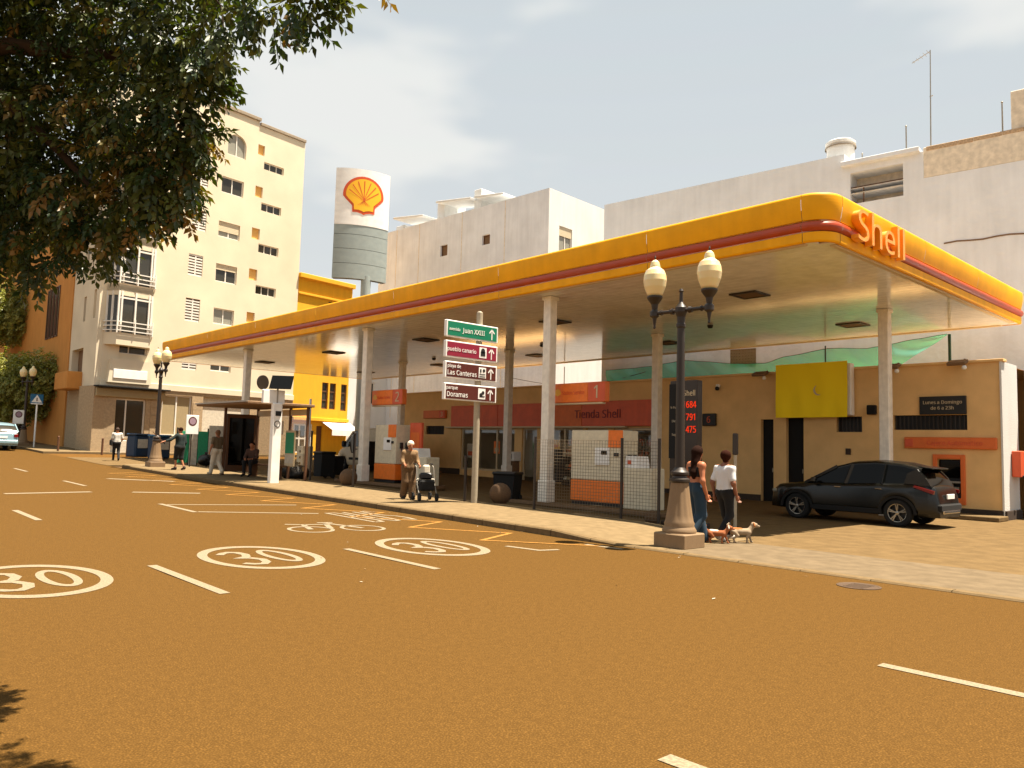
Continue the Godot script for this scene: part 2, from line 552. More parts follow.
# ------------------------------------------------------------------ ground, road, pavement
func ground() -> void:
	var g := structure("ground")
	var mb := MB.new()
	sheet(mb, -400, 160, -260, 120, -0.035, 4.0)
	part("earth", mb, M.earth, g)
	var r := structure("road")
	mb = MB.new()
	sheet(mb, -150, 60, -10.86, 0.55, 0.0, 1.0)
	part("asphalt", mb, M.asphalt, r)
	var s := structure("side_street")
	mb = MB.new()
	sheet(mb, -50.3, -46.0, -90, -10.86, -0.002, 1.0)
	part("asphalt", mb, M.side_asphalt, s)
	var f := structure("forecourt")
	mb = MB.new()
	sheet(mb, -46.0, 40, -27, -13.0, 0.014, 1.0)
	sheet(mb, -46.0, -38.5, -13.0, -10.86, 0.014, 1.0)
	part("concrete", mb, M.forecourt, f)
	# pavement in front of the station, raised behind its kerb, lowered to the drive
	var p := structure("pavement")
	mb = MB.new()
	var x := -36.5
	while x < -8.05:
		var xn := x + 0.5
		var a0 := gy(x) + lift(x)
		var a1 := gy(xn) + lift(xn)
		mb.flat([Vector3(x, a0, -13.9), Vector3(xn, a1, -13.9), Vector3(xn, a1, -11.03), Vector3(x, a0, -11.03)], Vector3.UP)
		mb.flat([Vector3(x, a0, -13.9), Vector3(xn, a1, -13.9), Vector3(xn, gy(xn), -13.9), Vector3(x, gy(x), -13.9)], Vector3.FORWARD)
		x = xn
	# rounded corner by the side street
	for i in 12:
		var t0 := PI / 2 * i / 12
		var t1 := PI / 2 * (i + 1) / 12
		var c := Vector3(-36.5, gy(-36.5) + 0.13, -13.9)
		mb.flat([c, c + Vector3(-sin(t0) * 2.2, 0.0, cos(t0) * 2.87), c + Vector3(-sin(t1) * 2.2, 0.0, cos(t1) * 2.87)], Vector3.UP)
		mb.flat([c + Vector3(-sin(t0) * 2.2, 0.0, cos(t0) * 2.87), c + Vector3(-sin(t1) * 2.2, 0.0, cos(t1) * 2.87), c + Vector3(-sin(t1) * 2.2, -0.16, cos(t1) * 2.87), c + Vector3(-sin(t0) * 2.2, -0.16, cos(t0) * 2.87)], Vector3(-1, 0, 1))
	part("paving", mb, M.paving, p)
	mb = MB.new()
	sheet(mb, -8.05, 40, -13.3, -11.03, 0.022, 1.0)
	part("drive_crossing", mb, M.apron, p)
	x = -36.5
	var n := 0
	while x < -1.0 or x < 12.0:
		mb = MB.new()
		var xa := x + 0.006
		var xb := x + 0.994
		var u := [lift(xa) + 0.004 + rng.randf_range(-0.003, 0.004), lift(xb) + 0.004 + rng.randf_range(-0.003, 0.004)]
		var q := [Vector3(xa, gy(xa) + u[0], -11.03), Vector3(xb, gy(xb) + u[1], -11.03), Vector3(xb, gy(xb) + u[1], -10.875), Vector3(xa, gy(xa) + u[0], -10.875)]
		var e := [Vector3(xb, gy(xb) + maxf(u[1] - 0.025, 0.005), -10.85), Vector3(xa, gy(xa) + maxf(u[0] - 0.025, 0.005), -10.85)]
		mb.flat(q, Vector3.UP)
		mb.flat([q[3], q[2], e[0], e[1]], Vector3(0, 1, 1))
		mb.flat([e[1], e[0], Vector3(xb, gy(xb) - 0.05, -10.85), Vector3(xa, gy(xa) - 0.05, -10.85)], Vector3(0, 0, 1))
		for sd in [[xa, u[0], -1.0], [xb, u[1], 1.0]]:
			mb.flat([Vector3(sd[0], gy(sd[0]) + sd[1], -11.03), Vector3(sd[0], gy(sd[0]) + sd[1], -10.875), Vector3(sd[0], gy(sd[0]) - 0.05, -10.85), Vector3(sd[0], gy(sd[0]) - 0.05, -11.03)], Vector3(sd[2], 0, 0))
		part("kerb_stone", mb, M.kerb, p)
		x += 1.0
		n += 1
	# pavement in front of the corner building, beyond the side street
	var p2 := structure("far_pavement")
	mb = MB.new()
	var xx := -110.0
	while xx < -50.01:
		var wl := minf(-50.0, xx + 2.0)
		mb.box(Vector3((xx + wl) / 2, (gy(xx) + gy(wl)) / 2 + 0.0, -12.4), Vector3(wl - xx, 0.24, 3.4), 0.0, Basis(Vector3(0, 0, 1), atan2(gy(wl) - gy(xx), wl - xx)))
		xx = wl
	mb.box(Vector3(-51.2, gy(-51) + 0.0, -40), Vector3(2.4, 0.2, 52), 0.02)
	part("paving", mb, M.paving, p2)
	# pavement behind the camera, under the near tree
	var p3 := structure("near_pavement")
	mb = MB.new()
	x = -60.0
	while x < 39.9:
		mb.box(Vector3(x + 1, (gy(x) + gy(x + 2)) / 2 + 0.03, 3.05), Vector3(2, 0.2, 5.0), 0.0, Basis(Vector3(0, 0, 1), atan2(gy(x + 2) - gy(x), 2.0)))
		x += 2.0
	part("paving", mb, M.paving, p3)

func lift(x: float) -> float:
	return lerpf(0.13, 0.022, smoothstep(-10.6, -8.6, x))

# road paint: polygons of (x, z), laid a few millimetres over the asphalt
var road_node: Node3D
func mark(called: String, polys: Array, mat: Material) -> void:
	var mb := MB.new()
	for poly in polys:
		var pv := PackedVector2Array(poly)
		var ix := Geometry2D.triangulate_polygon(pv)
		for k in range(0, ix.size(), 3):
			var a := pv[ix[k]]
			var b := pv[ix[k + 1]]
			var c := pv[ix[k + 2]]
			mb.flat([Vector3(a.x, gy(a.x) + 0.005, a.y), Vector3(b.x, gy(b.x) + 0.005, b.y), Vector3(c.x, gy(c.x) + 0.005, c.y)], Vector3.UP)
	part(called, mb, mat, road_node)

func stroke(pts: Array, w: float) -> Array:
	# one quad for each leg of a bent line, with round-ish joints by overlap kept out
	var out := []
	var l := []
	var r := []
	for i in pts.size():
		var d0: Vector2 = (pts[i] - pts[max(i - 1, 0)])
		var d1: Vector2 = (pts[min(i + 1, pts.size() - 1)] - pts[i])
		var a := d0.normalized() if d0.length() > 0 else d1.normalized()
		var b := d1.normalized() if d1.length() > 0 else a
		var nn := Vector2(-a.y, a.x) + Vector2(-b.y, b.x)
		if nn.length() < 0.2: nn = Vector2(-a.y, a.x)
		nn = nn.normalized()
		var k := w * 0.5 / maxf(0.5, nn.dot(Vector2(-a.y, a.x)))
		l.append(pts[i] + nn * k)
		r.append(pts[i] - nn * k)
	for i in pts.size() - 1:
		out.append([l[i], l[i + 1], r[i + 1], r[i]])
	return out

func oval(cx: float, cz: float, rx: float, rz: float, w: float, seg := 48, a0 := 0.0, a1 := TAU) -> Array:
	var out := []
	for i in seg:
		var t0 := lerpf(a0, a1, float(i) / seg)
		var t1 := lerpf(a0, a1, float(i + 1) / seg)
		out.append([Vector2(cx + cos(t0) * rx, cz + sin(t0) * rz), Vector2(cx + cos(t1) * rx, cz + sin(t1) * rz), Vector2(cx + cos(t1) * (rx - w * 1.4), cz + sin(t1) * (rz - w)), Vector2(cx + cos(t0) * (rx - w * 1.4), cz + sin(t0) * (rz - w))])
	return out

func markings() -> void:
	road_node = get_node("road")
	for d in [[-10.72, -8.4, -3.63], [-18.85, -16.75, -3.6], [-2.62, -0.4, -3.63], [-10.85, -8.5, -6.6], [-2.66, -0.35, -6.58], [-19.4, -17.2, -6.67], [-28.4, -25.9, -6.72], [-27.2, -25.0, -3.6], [-36.0, -33.8, -6.75]]:
		mark("lane_dash", [[Vector2(d[0], d[2] - 0.06), Vector2(d[1], d[2] - 0.06), Vector2(d[1], d[2] + 0.06), Vector2(d[0], d[2] + 0.06)]], M.white_line)
	# speed limit ovals, read by a driver coming from the right
	for c in [[-10.72, -5.13], [-10.42, -7.95], [-10.35, -2.2]]:
		var polys := oval(c[0], c[1], 1.16, 0.8, 0.13)
		polys += oval(c[0], c[1] - 0.27, 0.62, 0.205, 0.095, 24)
		var three := []
		for p in [[-0.42, 0.16], [-0.55, 0.06], [-0.60, -0.04], [-0.52, -0.14], [-0.30, -0.17], [-0.10, -0.10], [-0.03, 0.02], [0.03, -0.10], [0.22, -0.19], [0.44, -0.15], [0.57, -0.05], [0.54, 0.07], [0.42, 0.17]]:
			three.append(Vector2(c[0] + p[0], c[1] + 0.27 + p[1]))
		polys += stroke(three, 0.115)
		mark("speed_limit_marking", polys, M.white_line)
	mark("stop_line", stroke([Vector2(-23.35, -4.2), Vector2(-23.5, -6.25)], 0.28), M.white_line)
	mark("stop_line", stroke([Vector2(-23.15, -7.2), Vector2(-22.3, -8.75)], 0.26), M.white_line)
	mark("stop_line", stroke([Vector2(-17.25, -6.75), Vector2(-15.95, -8.95)], 0.13), M.white_line)
	mark("stop_line", stroke([Vector2(-19.15, -6.75), Vector2(-18.05, -9.5)], 0.13), M.white_line)
	mark("stop_line", stroke([Vector2(-29.4, -8.3), Vector2(-27.6, -9.9)], 0.3), M.white_line)
	# bicycle
	var b := []
	b += oval(-13.35, -7.35, 0.5, 0.42, 0.07, 28)
	b += oval(-13.15, -8.35, 0.5, 0.42, 0.07, 28)
	for q in [[[-13.35, -7.35], [-14.15, -7.6]], [[-14.1, -7.6], [-13.95, -8.1]], [[-14.3, -7.3], [-14.12, -7.55]], [[-13.3, -7.75], [-14.05, -8.05]], [[-13.15, -8.35], [-14.25, -8.1]], [[-14.3, -8.0], [-14.22, -8.3]]]:
		b += stroke([Vector2(q[0][0], q[0][1]), Vector2(q[1][0], q[1][1])], 0.11)
	mark("bicycle_marking", b, M.white_line)
	# BUS, tall letters read by a driver coming from the right
	var letters := [
		[[[0, 0], [1, 0], [1, 0.7], [0.85, 1], [0.6, 0.9], [0.5, 0.6], [0.4, 0.9], [0.15, 1], [0, 0.7], [0, 0]], [[0.5, 0], [0.5, 0.6]]],
		[[[1, 0], [0.15, 0], [0, 0.35], [0, 0.65], [0.15, 1], [1, 1]]],
		[[[0.85, 1], [1, 0.6], [0.95, 0.1], [0.7, 0], [0.5, 0.3], [0.4, 0.85], [0.2, 1], [0, 0.7], [0.1, 0]]]]
	for i in 3:
		var polys := []
		for line in letters[i]:
			var pts := []
			for p in line: pts.append(Vector2(-13.95 - p[0] * 2.0 - i * 0.05, -9.15 - i * 0.45 - p[1] * 0.27))
			polys += stroke(pts, 0.09)
		mark("bus_lettering", polys, M.white_line)
	# yellow zigzag of the bus stop
	var x := -9.0
	var zz := [Vector2(x, -10.55)]
	var k := 0
	while x > -31.0:
		zz.append(Vector2(x - 1.65, -9.25))
		zz.append(Vector2(x - 2.2, -10.45))
		x -= 2.2
		k += 1
	mark("bus_stop_zigzag", stroke(zz, 0.09), M.yellow_line)
	mark("bay_mark", stroke([Vector2(-9.85, -9.1), Vector2(-9.15, -9.2), Vector2(-9.05, -9.55)], 0.11), M.white_line)
	mark("bay_mark", stroke([Vector2(-9.3, -10.5), Vector2(-8.5, -10.55)], 0.11), M.white_line)
	# cast iron cover by the drive
	var mb := MB.new()
	mb.lathe([Vector2(0.27, 0.002), Vector2(0.27, 0.008), Vector2(0.24, 0.009), Vector2(0.23, 0.005), Vector2(0.0, 0.005)], 28, Vector3(-4.42, 0, -10.3))
	for i in 5:
		mb.box(Vector3(-4.42, 0.006, -10.46 + i * 0.08), Vector3(0.26, 0.006, 0.03))
	var mc := part("manhole_cover", mb, M.cover, self)
	mc.set_meta("label", "small round iron cover in the road beside the drive")
	mc.set_meta("category", "manhole cover")
	# fallen leaves and paper flecks
	var lt := MB.new()
	lt.colored = true
	for i in 46:
		var p := Vector3(rng.randf_range(-18.0, -5.0), 0.0, rng.randf_range(-10.7, -5.0))
		if i > 20: p.z = rng.randf_range(-10.8, -10.2)
		p.y = gy(p.x) + 0.012
		var a := rng.randf_range(0.0, TAU)
		var s := rng.randf_range(0.012, 0.035)
		lt.col = Color(0.5, 0.45, 0.36) if i % 3 == 0 else Color(0.16, 0.09, 0.03)
		var u := Vector3(cos(a), 0.15, sin(a)) * s
		var v2 := Vector3(-sin(a), 0.1, cos(a)) * s * 0.5
		lt.flat([p - u, p + v2, p + u, p - v2], Vector3.UP)
	var lm := StandardMaterial3D.new()
	lm.vertex_color_use_as_albedo = true
	lm.roughness = 0.9
	var lo := part("litter", lt, lm, self)
	lo.set_meta("kind", "stuff")
	lo.set_meta("label", "scattered dry leaves and paper flecks on the road")
	lo.set_meta("category", "litter")

# ------------------------------------------------------------------ buildings
# a wall in the xy plane facing +z, from (x0, y0) to (x1, y1), with rectangular openings [x0, y0, x1, y1] of some depth
func pierced(mb: MB, x0: float, y0: float, x1: float, y1: float, holes: Array, depth: float, z := 0.0) -> void:
	var xs := [x0, x1]
	var ys := [y0, y1]
	for h in holes:
		for k in 2:
			if h[k * 2] > x0 and h[k * 2] < x1 and not xs.has(h[k * 2]): xs.append(h[k * 2])
			if h[k * 2 + 1] > y0 and h[k * 2 + 1] < y1 and not ys.has(h[k * 2 + 1]): ys.append(h[k * 2 + 1])
	xs.sort()
	ys.sort()
	for i in xs.size() - 1:
		var run := -1
		for j in ys.size():
			var solid := false
			if j < ys.size() - 1:
				solid = true
				var cx: float = (xs[i] + xs[i + 1]) / 2
				var cy: float = (ys[j] + ys[j + 1]) / 2
				for h in holes:
					if cx > h[0] and cx < h[2] and cy > h[1] and cy < h[3]: solid = false
			if solid and run < 0: run = j
			if not solid and run >= 0:
				mb.flat([Vector3(xs[i], ys[run], z), Vector3(xs[i + 1], ys[run], z), Vector3(xs[i + 1], ys[j], z), Vector3(xs[i], ys[j], z)], Vector3.BACK)
				run = -1
	for h in holes:
		var a := Vector3(h[0], h[1], z)
		var b := Vector3(h[2], h[1], z)
		var c := Vector3(h[2], h[3], z)
		var d := Vector3(h[0], h[3], z)
		var e := Vector3(0, 0, -depth)
		mb.flat([a, b, b + e, a + e], Vector3.UP)
		mb.flat([d, c, c + e, d + e], Vector3.DOWN)
		mb.flat([a, d, d + e, a + e], Vector3.RIGHT)
		mb.flat([b, c, c + e, b + e], Vector3.LEFT)

# closes a block behind its pierced front: sides, back and top
func closed_box(mb: MB, x0: float, y0: float, x1: float, y1: float, depth: float) -> void:
	mb.flat([Vector3(x0, y0, 0), Vector3(x0, y1, 0), Vector3(x0, y1, -depth), Vector3(x0, y0, -depth)], Vector3.LEFT)
	mb.flat([Vector3(x1, y0, 0), Vector3(x1, y1, 0), Vector3(x1, y1, -depth), Vector3(x1, y0, -depth)], Vector3.RIGHT)
	mb.flat([Vector3(x0, y0, -depth), Vector3(x1, y0, -depth), Vector3(x1, y1, -depth), Vector3(x0, y1, -depth)], Vector3.FORWARD)
	mb.flat([Vector3(x0, y1, 0), Vector3(x1, y1, 0), Vector3(x1, y1, -depth), Vector3(x0, y1, -depth)], Vector3.UP)

# a window in an opening: frame bars with panes behind them; z is the plane of the frame
func window(parent: Node3D, h: Array, z: float, cols: int, frame: Material, pane_m: Material, bar := 0.06, blind := 0.0, rows_ := 1, called := "window") -> Node3D:
	var mb := MB.new()
	var x0: float = h[0]
	var y0: float = h[1]
	var x1: float = h[2]
	var y1: float = h[3]
	for yy in [y0 + bar / 2, y1 - bar / 2]:
		mb.box(Vector3((x0 + x1) / 2, yy, z), Vector3(x1 - x0, bar, 0.06))
	for i in cols + 1:
		var xx := clampf(lerpf(x0, x1, float(i) / cols), x0 + bar / 2, x1 - bar / 2)
		mb.box(Vector3(xx, (y0 + y1) / 2, z + 0.003), Vector3(bar, y1 - y0, 0.06))
	for j in range(1, rows_):
		mb.box(Vector3((x0 + x1) / 2, lerpf(y0, y1, float(j) / rows_), z + 0.001), Vector3(x1 - x0, bar, 0.06))
	var w := part(called, mb, frame, parent)
	for i in cols:
		var pb := MB.new()
		var xa := lerpf(x0, x1, float(i) / cols) + bar * 0.4
		var xb := lerpf(x0, x1, float(i + 1) / cols) - bar * 0.4
		pb.box(Vector3((xa + xb) / 2, (y0 + y1) / 2, z - 0.02 - 0.012 * (i % 2)), Vector3(xb - xa, y1 - y0 - bar, 0.012))
		part("pane", pb, pane_m, w)
	if blind > 0.0:
		var bb := MB.new()
		var yb := y1 - (y1 - y0) * blind
		var yy := y1 - 0.03
		while yy > yb:
			bb.box(Vector3((x0 + x1) / 2, yy - 0.045, z + 0.05), Vector3(x1 - x0 - 0.02, 0.085, 0.025))
			yy -= 0.095
		part("roller_blind", bb, M.shutter, w)
	return w

func corner_building() -> void:
	# local x runs along the lit front, z points out of it
	var b := thing("apartment_building", "tall cream apartment block with louvred windows on the street corner at left", "building", Vector3(-51.63, 0, -13.77), deg_to_rad(98.97))
	var holes := []
	var wins := [[7.25, 18.9, 8.95, 20.05], [7.2, 15.75, 8.85, 16.85], [7.18, 12.6, 8.8, 13.85], [7.2, 9.65, 8.75, 10.75], [7.2, 6.4, 8.75, 7.6]]
	var louv := [[5.27, 18.85, 6.24, 20.35], [5.25, 15.8, 6.27, 17.2], [5.18, 12.65, 6.2, 14.1], [5.15, 9.55, 6.18, 11.1], [5.15, 6.3, 6.18, 7.75], [5.27, 21.9, 6.24, 23.3]]
	var niche := [[9.95, 22.45, 10.5, 23.2], [9.9, 19.3, 10.5, 20.1], [9.8, 16.2, 10.45, 17.0], [9.75, 13.2, 10.42, 14.0], [9.75, 10.1, 10.4, 10.85]]
	var slits := [[10.5, 21.5, 12.2, 22.05], [10.45, 18.4, 12.15, 19.0], [10.4, 15.3, 12.1, 15.95], [10.35, 12.25, 12.05, 12.9], [10.3, 9.2, 12.0, 9.8]]
	holes = wins + louv + niche + slits
	var arch_hole := [7.55, 21.7, 9.0, 23.3]
	holes.append(arch_hole)
	holes += [[0.55, 6.9, 2.75, 7.75], [3.95, 1.9, 6.0, 4.55], [6.8, 0.0, 10.4, 4.6], [0.5, 1.7, 2.9, 4.1]]
	var mb := MB.new()
	pierced(mb, 0, 4.8, 14, 24.6, holes.filter(func(h): return h[1] > 4.8), 0.22)
	closed_box(mb, 0, 4.8, 14, 24.6, 2.0)
	mb.box(Vector3(5.0, 24.75, -0.95), Vector3(10.0, 0.32, 1.8))
	part("wall", mb, M.cream, b)
	mb = MB.new()
	pierced(mb, -0.3, -1.0, 14, 4.8, holes.filter(func(h): return h[1] < 4.7), 0.3, 0.05)
	mb.flat([Vector3(-0.3, -1, 0.05), Vector3(-0.3, 4.8, 0.05), Vector3(-0.3, 4.8, -2), Vector3(-0.3, -1, -2)], Vector3.LEFT)
	mb.flat([Vector3(14, -1, 0.05), Vector3(14, 4.8, 0.05), Vector3(14, 4.8, -2), Vector3(14, -1, -2)], Vector3.RIGHT)
	mb.flat([Vector3(-0.3, 4.8, 0.05), Vector3(14, 4.8, 0.05), Vector3(14, 4.8, -1), Vector3(-0.3, 4.8, -1)], Vector3.UP)
	part("ground_floor", mb, M.stone_clad, b, "stone clad ground floor")
	mb = MB.new()
	mb.box(Vector3.ZERO, Vector3(0.62, 0.485, 0.05), 0.008)
	var sfm := mb.mesh()
	for y in 8:
		for i in 2:
			part("stone_slab", sfm, M.stone_clad, b).position = Vector3([3.2, 6.05][i] + 0.33, 0.4 + y * 0.5, 0.06)
	mb = MB.new()
	mb.box(Vector3(7, 5.0, 0.04), Vector3(14.05, 0.4, 0.14), 0.02)
	part("string_course", mb, M.cream, b)
	mb = MB.new()
	mb.box(Vector3(5.0, 25.02, 0.02), Vector3(10.1, 0.24, 0.2), 0.02)
	mb.box(Vector3(12.02, 24.72, 0.02), Vector3(4.0, 0.22, 0.2), 0.02)
	part("cornice", mb, M.roof_trim, b)
	for i in wins.size():
		window(b, wins[i], -0.14, 2, M.frame_white, [M.window_glass, M.pale_glass, M.window_glass, M.pale_glass, M.window_glass][i], 0.07, [0.0, 0.62, 0.3, 0.0, 0.2][i])
	for l in louv:
		var w := sub("louvred_window", b)
		var bk := MB.new()
		bk.box(Vector3((l[0] + l[2]) / 2, (l[1] + l[3]) / 2, -0.2), Vector3(l[2] - l[0], l[3] - l[1], 0.02))
		part("backing", bk, M.shade_brown, w)
		var sl := MB.new()
		sl.box(Vector3((l[0] + l[2]) / 2, 0, -0.06), Vector3(l[2] - l[0], 0.10, 0.05), 0.0, Basis.IDENTITY)
		var sm := sl.mesh()
		var yy: float = l[1] + 0.06
		while yy < l[3] - 0.03:
			part("slat", sm, M.frame_white, w).position.y = yy
			yy += 0.19
		var mu := MB.new()
		mu.box(Vector3((l[0] + l[2]) / 2, (l[1] + l[3]) / 2, -0.05), Vector3(0.08, l[3] - l[1], 0.05))
		part("mullion", mu, M.frame_white, w)
	for q in niche:
		var nb := MB.new()
		nb.box(Vector3((q[0] + q[2]) / 2, (q[1] + q[3]) / 2, -0.19), Vector3(q[2] - q[0], q[3] - q[1], 0.04))
		part("niche", nb, M.niche, b)
	for q in slits:
		window(b, q, -0.16, 3, M.frame_white, M.window_glass, 0.05)
	# arched top window: glass behind a spandrel that rounds the head
	window(b, arch_hole, -0.14, 2, M.frame_white, M.pale_glass, 0.07)
	for sg in [-1.0, 1.0]:
		var pts := PackedVector2Array()
		var cx := (7.55 + 9.0) / 2
		pts.append(Vector2(cx + sg * 0.74, 23.31))
		for i in 9:
			var t := PI / 2 * i / 8
			pts.append(Vector2(cx + sg * 0.725 * cos(t), 22.575 + 0.725 * sin(t)))
		var ab := MB.new()
		ab.slab(pts, -0.2, 0.003)
		part("arch_spandrel", ab, M.cream, b)
	# two glazed bay windows with white rails, and a third above behind the leaves
	for k in 4:
		var y0 := 8.1 + k * 3.05
		var bay := sub("bay_window", b, Vector3(1.5, y0, 0))
		var sb := MB.new()
		var poly := PackedVector2Array([Vector2(-1.45, 0), Vector2(-1.05, 0.75), Vector2(1.05, 0.75), Vector2(1.45, 0)])
		var tf := Transform3D(Basis(Vector3(1, 0, 0), Vector3(0, 0, 1), Vector3(0, -1, 0)), Vector3.ZERO)
		sb.slab(poly, -0.0, 0.75, tf)
		part("sill_slab", sb, M.cream, bay)
		sb = MB.new()
		sb.slab(poly, -2.95, -2.55, tf)
		part("head_slab", sb, M.cream, bay)
		var gl := MB.new()
		var edge := [Vector3(-1.38, 0, 0.02), Vector3(-1.0, 0, 0.69), Vector3(1.0, 0, 0.69), Vector3(1.38, 0, 0.02)]
		for i in 3:
			gl.flat([edge[i], edge[i + 1], edge[i + 1] + Vector3(0, 2.56, 0), edge[i] + Vector3(0, 2.56, 0)], Vector3(edge[i].x + edge[i + 1].x, 0, 2.0))
		part("pane", gl, M.window_glass, bay)
		var cu := MB.new()
		for xx in [-0.5, 0.5]:
			cu.box(Vector3(xx, 1.15, 0.6), Vector3(0.6, 2.0, 0.02))
		part("curtain", cu, M.curtain, bay)
		var fr := MB.new()
		for p in [[-1.4, 0.02], [-1.02, 0.72], [-0.85, 0.74], [0.0, 0.74], [0.85, 0.74], [1.02, 0.72], [1.4, 0.02], [-1.22, 0.36], [1.22, 0.36]]:
			fr.box(Vector3(p[0], 1.28, p[1]), Vector3(0.10, 2.56, 0.10))
		fr.box(Vector3(0, 2.15, 0.74), Vector3(1.9, 0.1, 0.07))
		part("frame", fr, M.frame_white, bay)
		var rl := MB.new()
		for j in 3:
			var yy := 0.12 + j * 0.27
			var e2 := [Vector3(-1.55, yy, 0.02), Vector3(-1.1, yy, 0.86), Vector3(1.1, yy, 0.86), Vector3(1.55, yy, 0.02)]
			for i in 3: rl.bar(e2[i], e2[i + 1], 0.05, 0.06)
		for p in [[-1.1, 0.86], [0.0, 0.86], [1.1, 0.86]]:
			rl.box(Vector3(p[0], 0.4, p[1]), Vector3(0.06, 0.9, 0.06))
		part("railing", rl, M.frame_white, bay)
	# small window and awning box over the corner shop
	window(b, [0.55, 6.9, 2.75, 7.75], -0.14, 2, M.frame_white, M.window_glass, 0.06)
	mb = MB.new()
	mb.slab(PackedVector2Array([Vector2(0.3, 5.05), Vector2(3.0, 5.05), Vector2(2.85, 6.5), Vector2(0.45, 6.5)]), 0.0, 0.35)
	part("balcony_front", mb, M.cream, b)
	mb = MB.new()
	mb.box(Vector3(1.65, 5.6, 0.37), Vector3(2.1, 0.55, 0.06), 0.01)
	part("blank_sign", mb, M.sign_white, b)
	# shop front under the bay
	mb = MB.new()
	mb.box(Vector3(1.9, 4.42, 0.16), Vector3(4.3, 0.5, 0.16), 0.02)
	part("shop_sign", mb, M.curtain, b)
	mb = MB.new()
	mb.box(Vector3(1.9, 4.78, 0.35), Vector3(4.5, 0.08, 0.7), 0.01)
	part("canopy_edge", mb, M.black_matt, b)
	window(b, [0.5, 1.7, 2.9, 4.1], -0.1, 2, M.frame_white, M.window_glass, 0.08)
	window(b, [3.95, 1.9, 6.0, 4.55], -0.1, 2, M.frame_white, M.curtain, 0.09)
	mb = MB.new()
	mb.box(Vector3(8.6, 2.3, -0.2), Vector3(3.6, 4.6, 0.06))
	part("garage_shutter", mb, M.hoard_white, b)
	# left flank: painted orange, small windows, a recessed balcony
	var hl := [[-3.6, 8.6, -2.9, 10.9], [-3.6, 12.0, -2.9, 14.2], [-12.5, 8.0, -9.5, 12.0]]
	# this side runs along the main street, not square to the lit front
	var flank := sub("flank", b, Vector3(0, 0, 0.0))
	flank.rotation.y = deg_to_rad(-98.97)
	mb = MB.new()
	pierced(mb, -6.0, 4.8, 0.0, 24.5, [[-3.4, 9.0, -2.9, 10.6], [-3.4, 12.2, -2.9, 13.8], [-1.2, 9.0, -0.7, 10.8], [-1.2, 12.2, -0.7, 13.8], [-5.4, 5.2, -2.8, 7.3]], 0.4, 0.33)
	mb.flat([Vector3(0.0, 4.8, 0.33), Vector3(0.0, 24.5, 0.33), Vector3(-0.1, 24.5, -1.0), Vector3(-0.1, 4.8, -1.0)], Vector3.RIGHT)
	part("side_wall", mb, M.cream, flank)
	mb = MB.new()
	mb.box(Vector3(-4.1, 6.2, -0.1), Vector3(2.7, 2.2, 0.05))
	part("balcony_recess", mb, M.shade_brown, flank)
	mb = MB.new()
	mb.box(Vector3(-4.1, 5.2, 0.75), Vector3(3.0, 1.1, 0.9), 0.05)
	part("balcony", mb, M.orange_wall, flank)
	mb = MB.new()
	mb.box(Vector3(-21.0, 9.0, -0.35), Vector3(30.0, 20.0, 1.5))
	part("orange_wing", mb, M.orange_wall, flank)
	mb = MB.new()
	mb.box(Vector3(-3.0, 1.9, -0.35), Vector3(5.98, 5.8, 1.3))
	part("flank_base", mb, M.stone_clad, flank)
	for i in 4:
		window(flank, [-10.0 - i * 0.9, 8.6, -9.35 - i * 0.9, 12.2], 0.43, 1, M.frame_brown, M.window_glass, 0.08)
	for q in [[-3.4, 9.0, -2.9, 10.6], [-3.4, 12.2, -2.9, 13.8], [-1.2, 9.0, -0.7, 10.8], [-1.2, 12.2, -0.7, 13.8]]:
		window(flank, q, 0.15, 1, M.frame_brown, M.window_glass, 0.05)

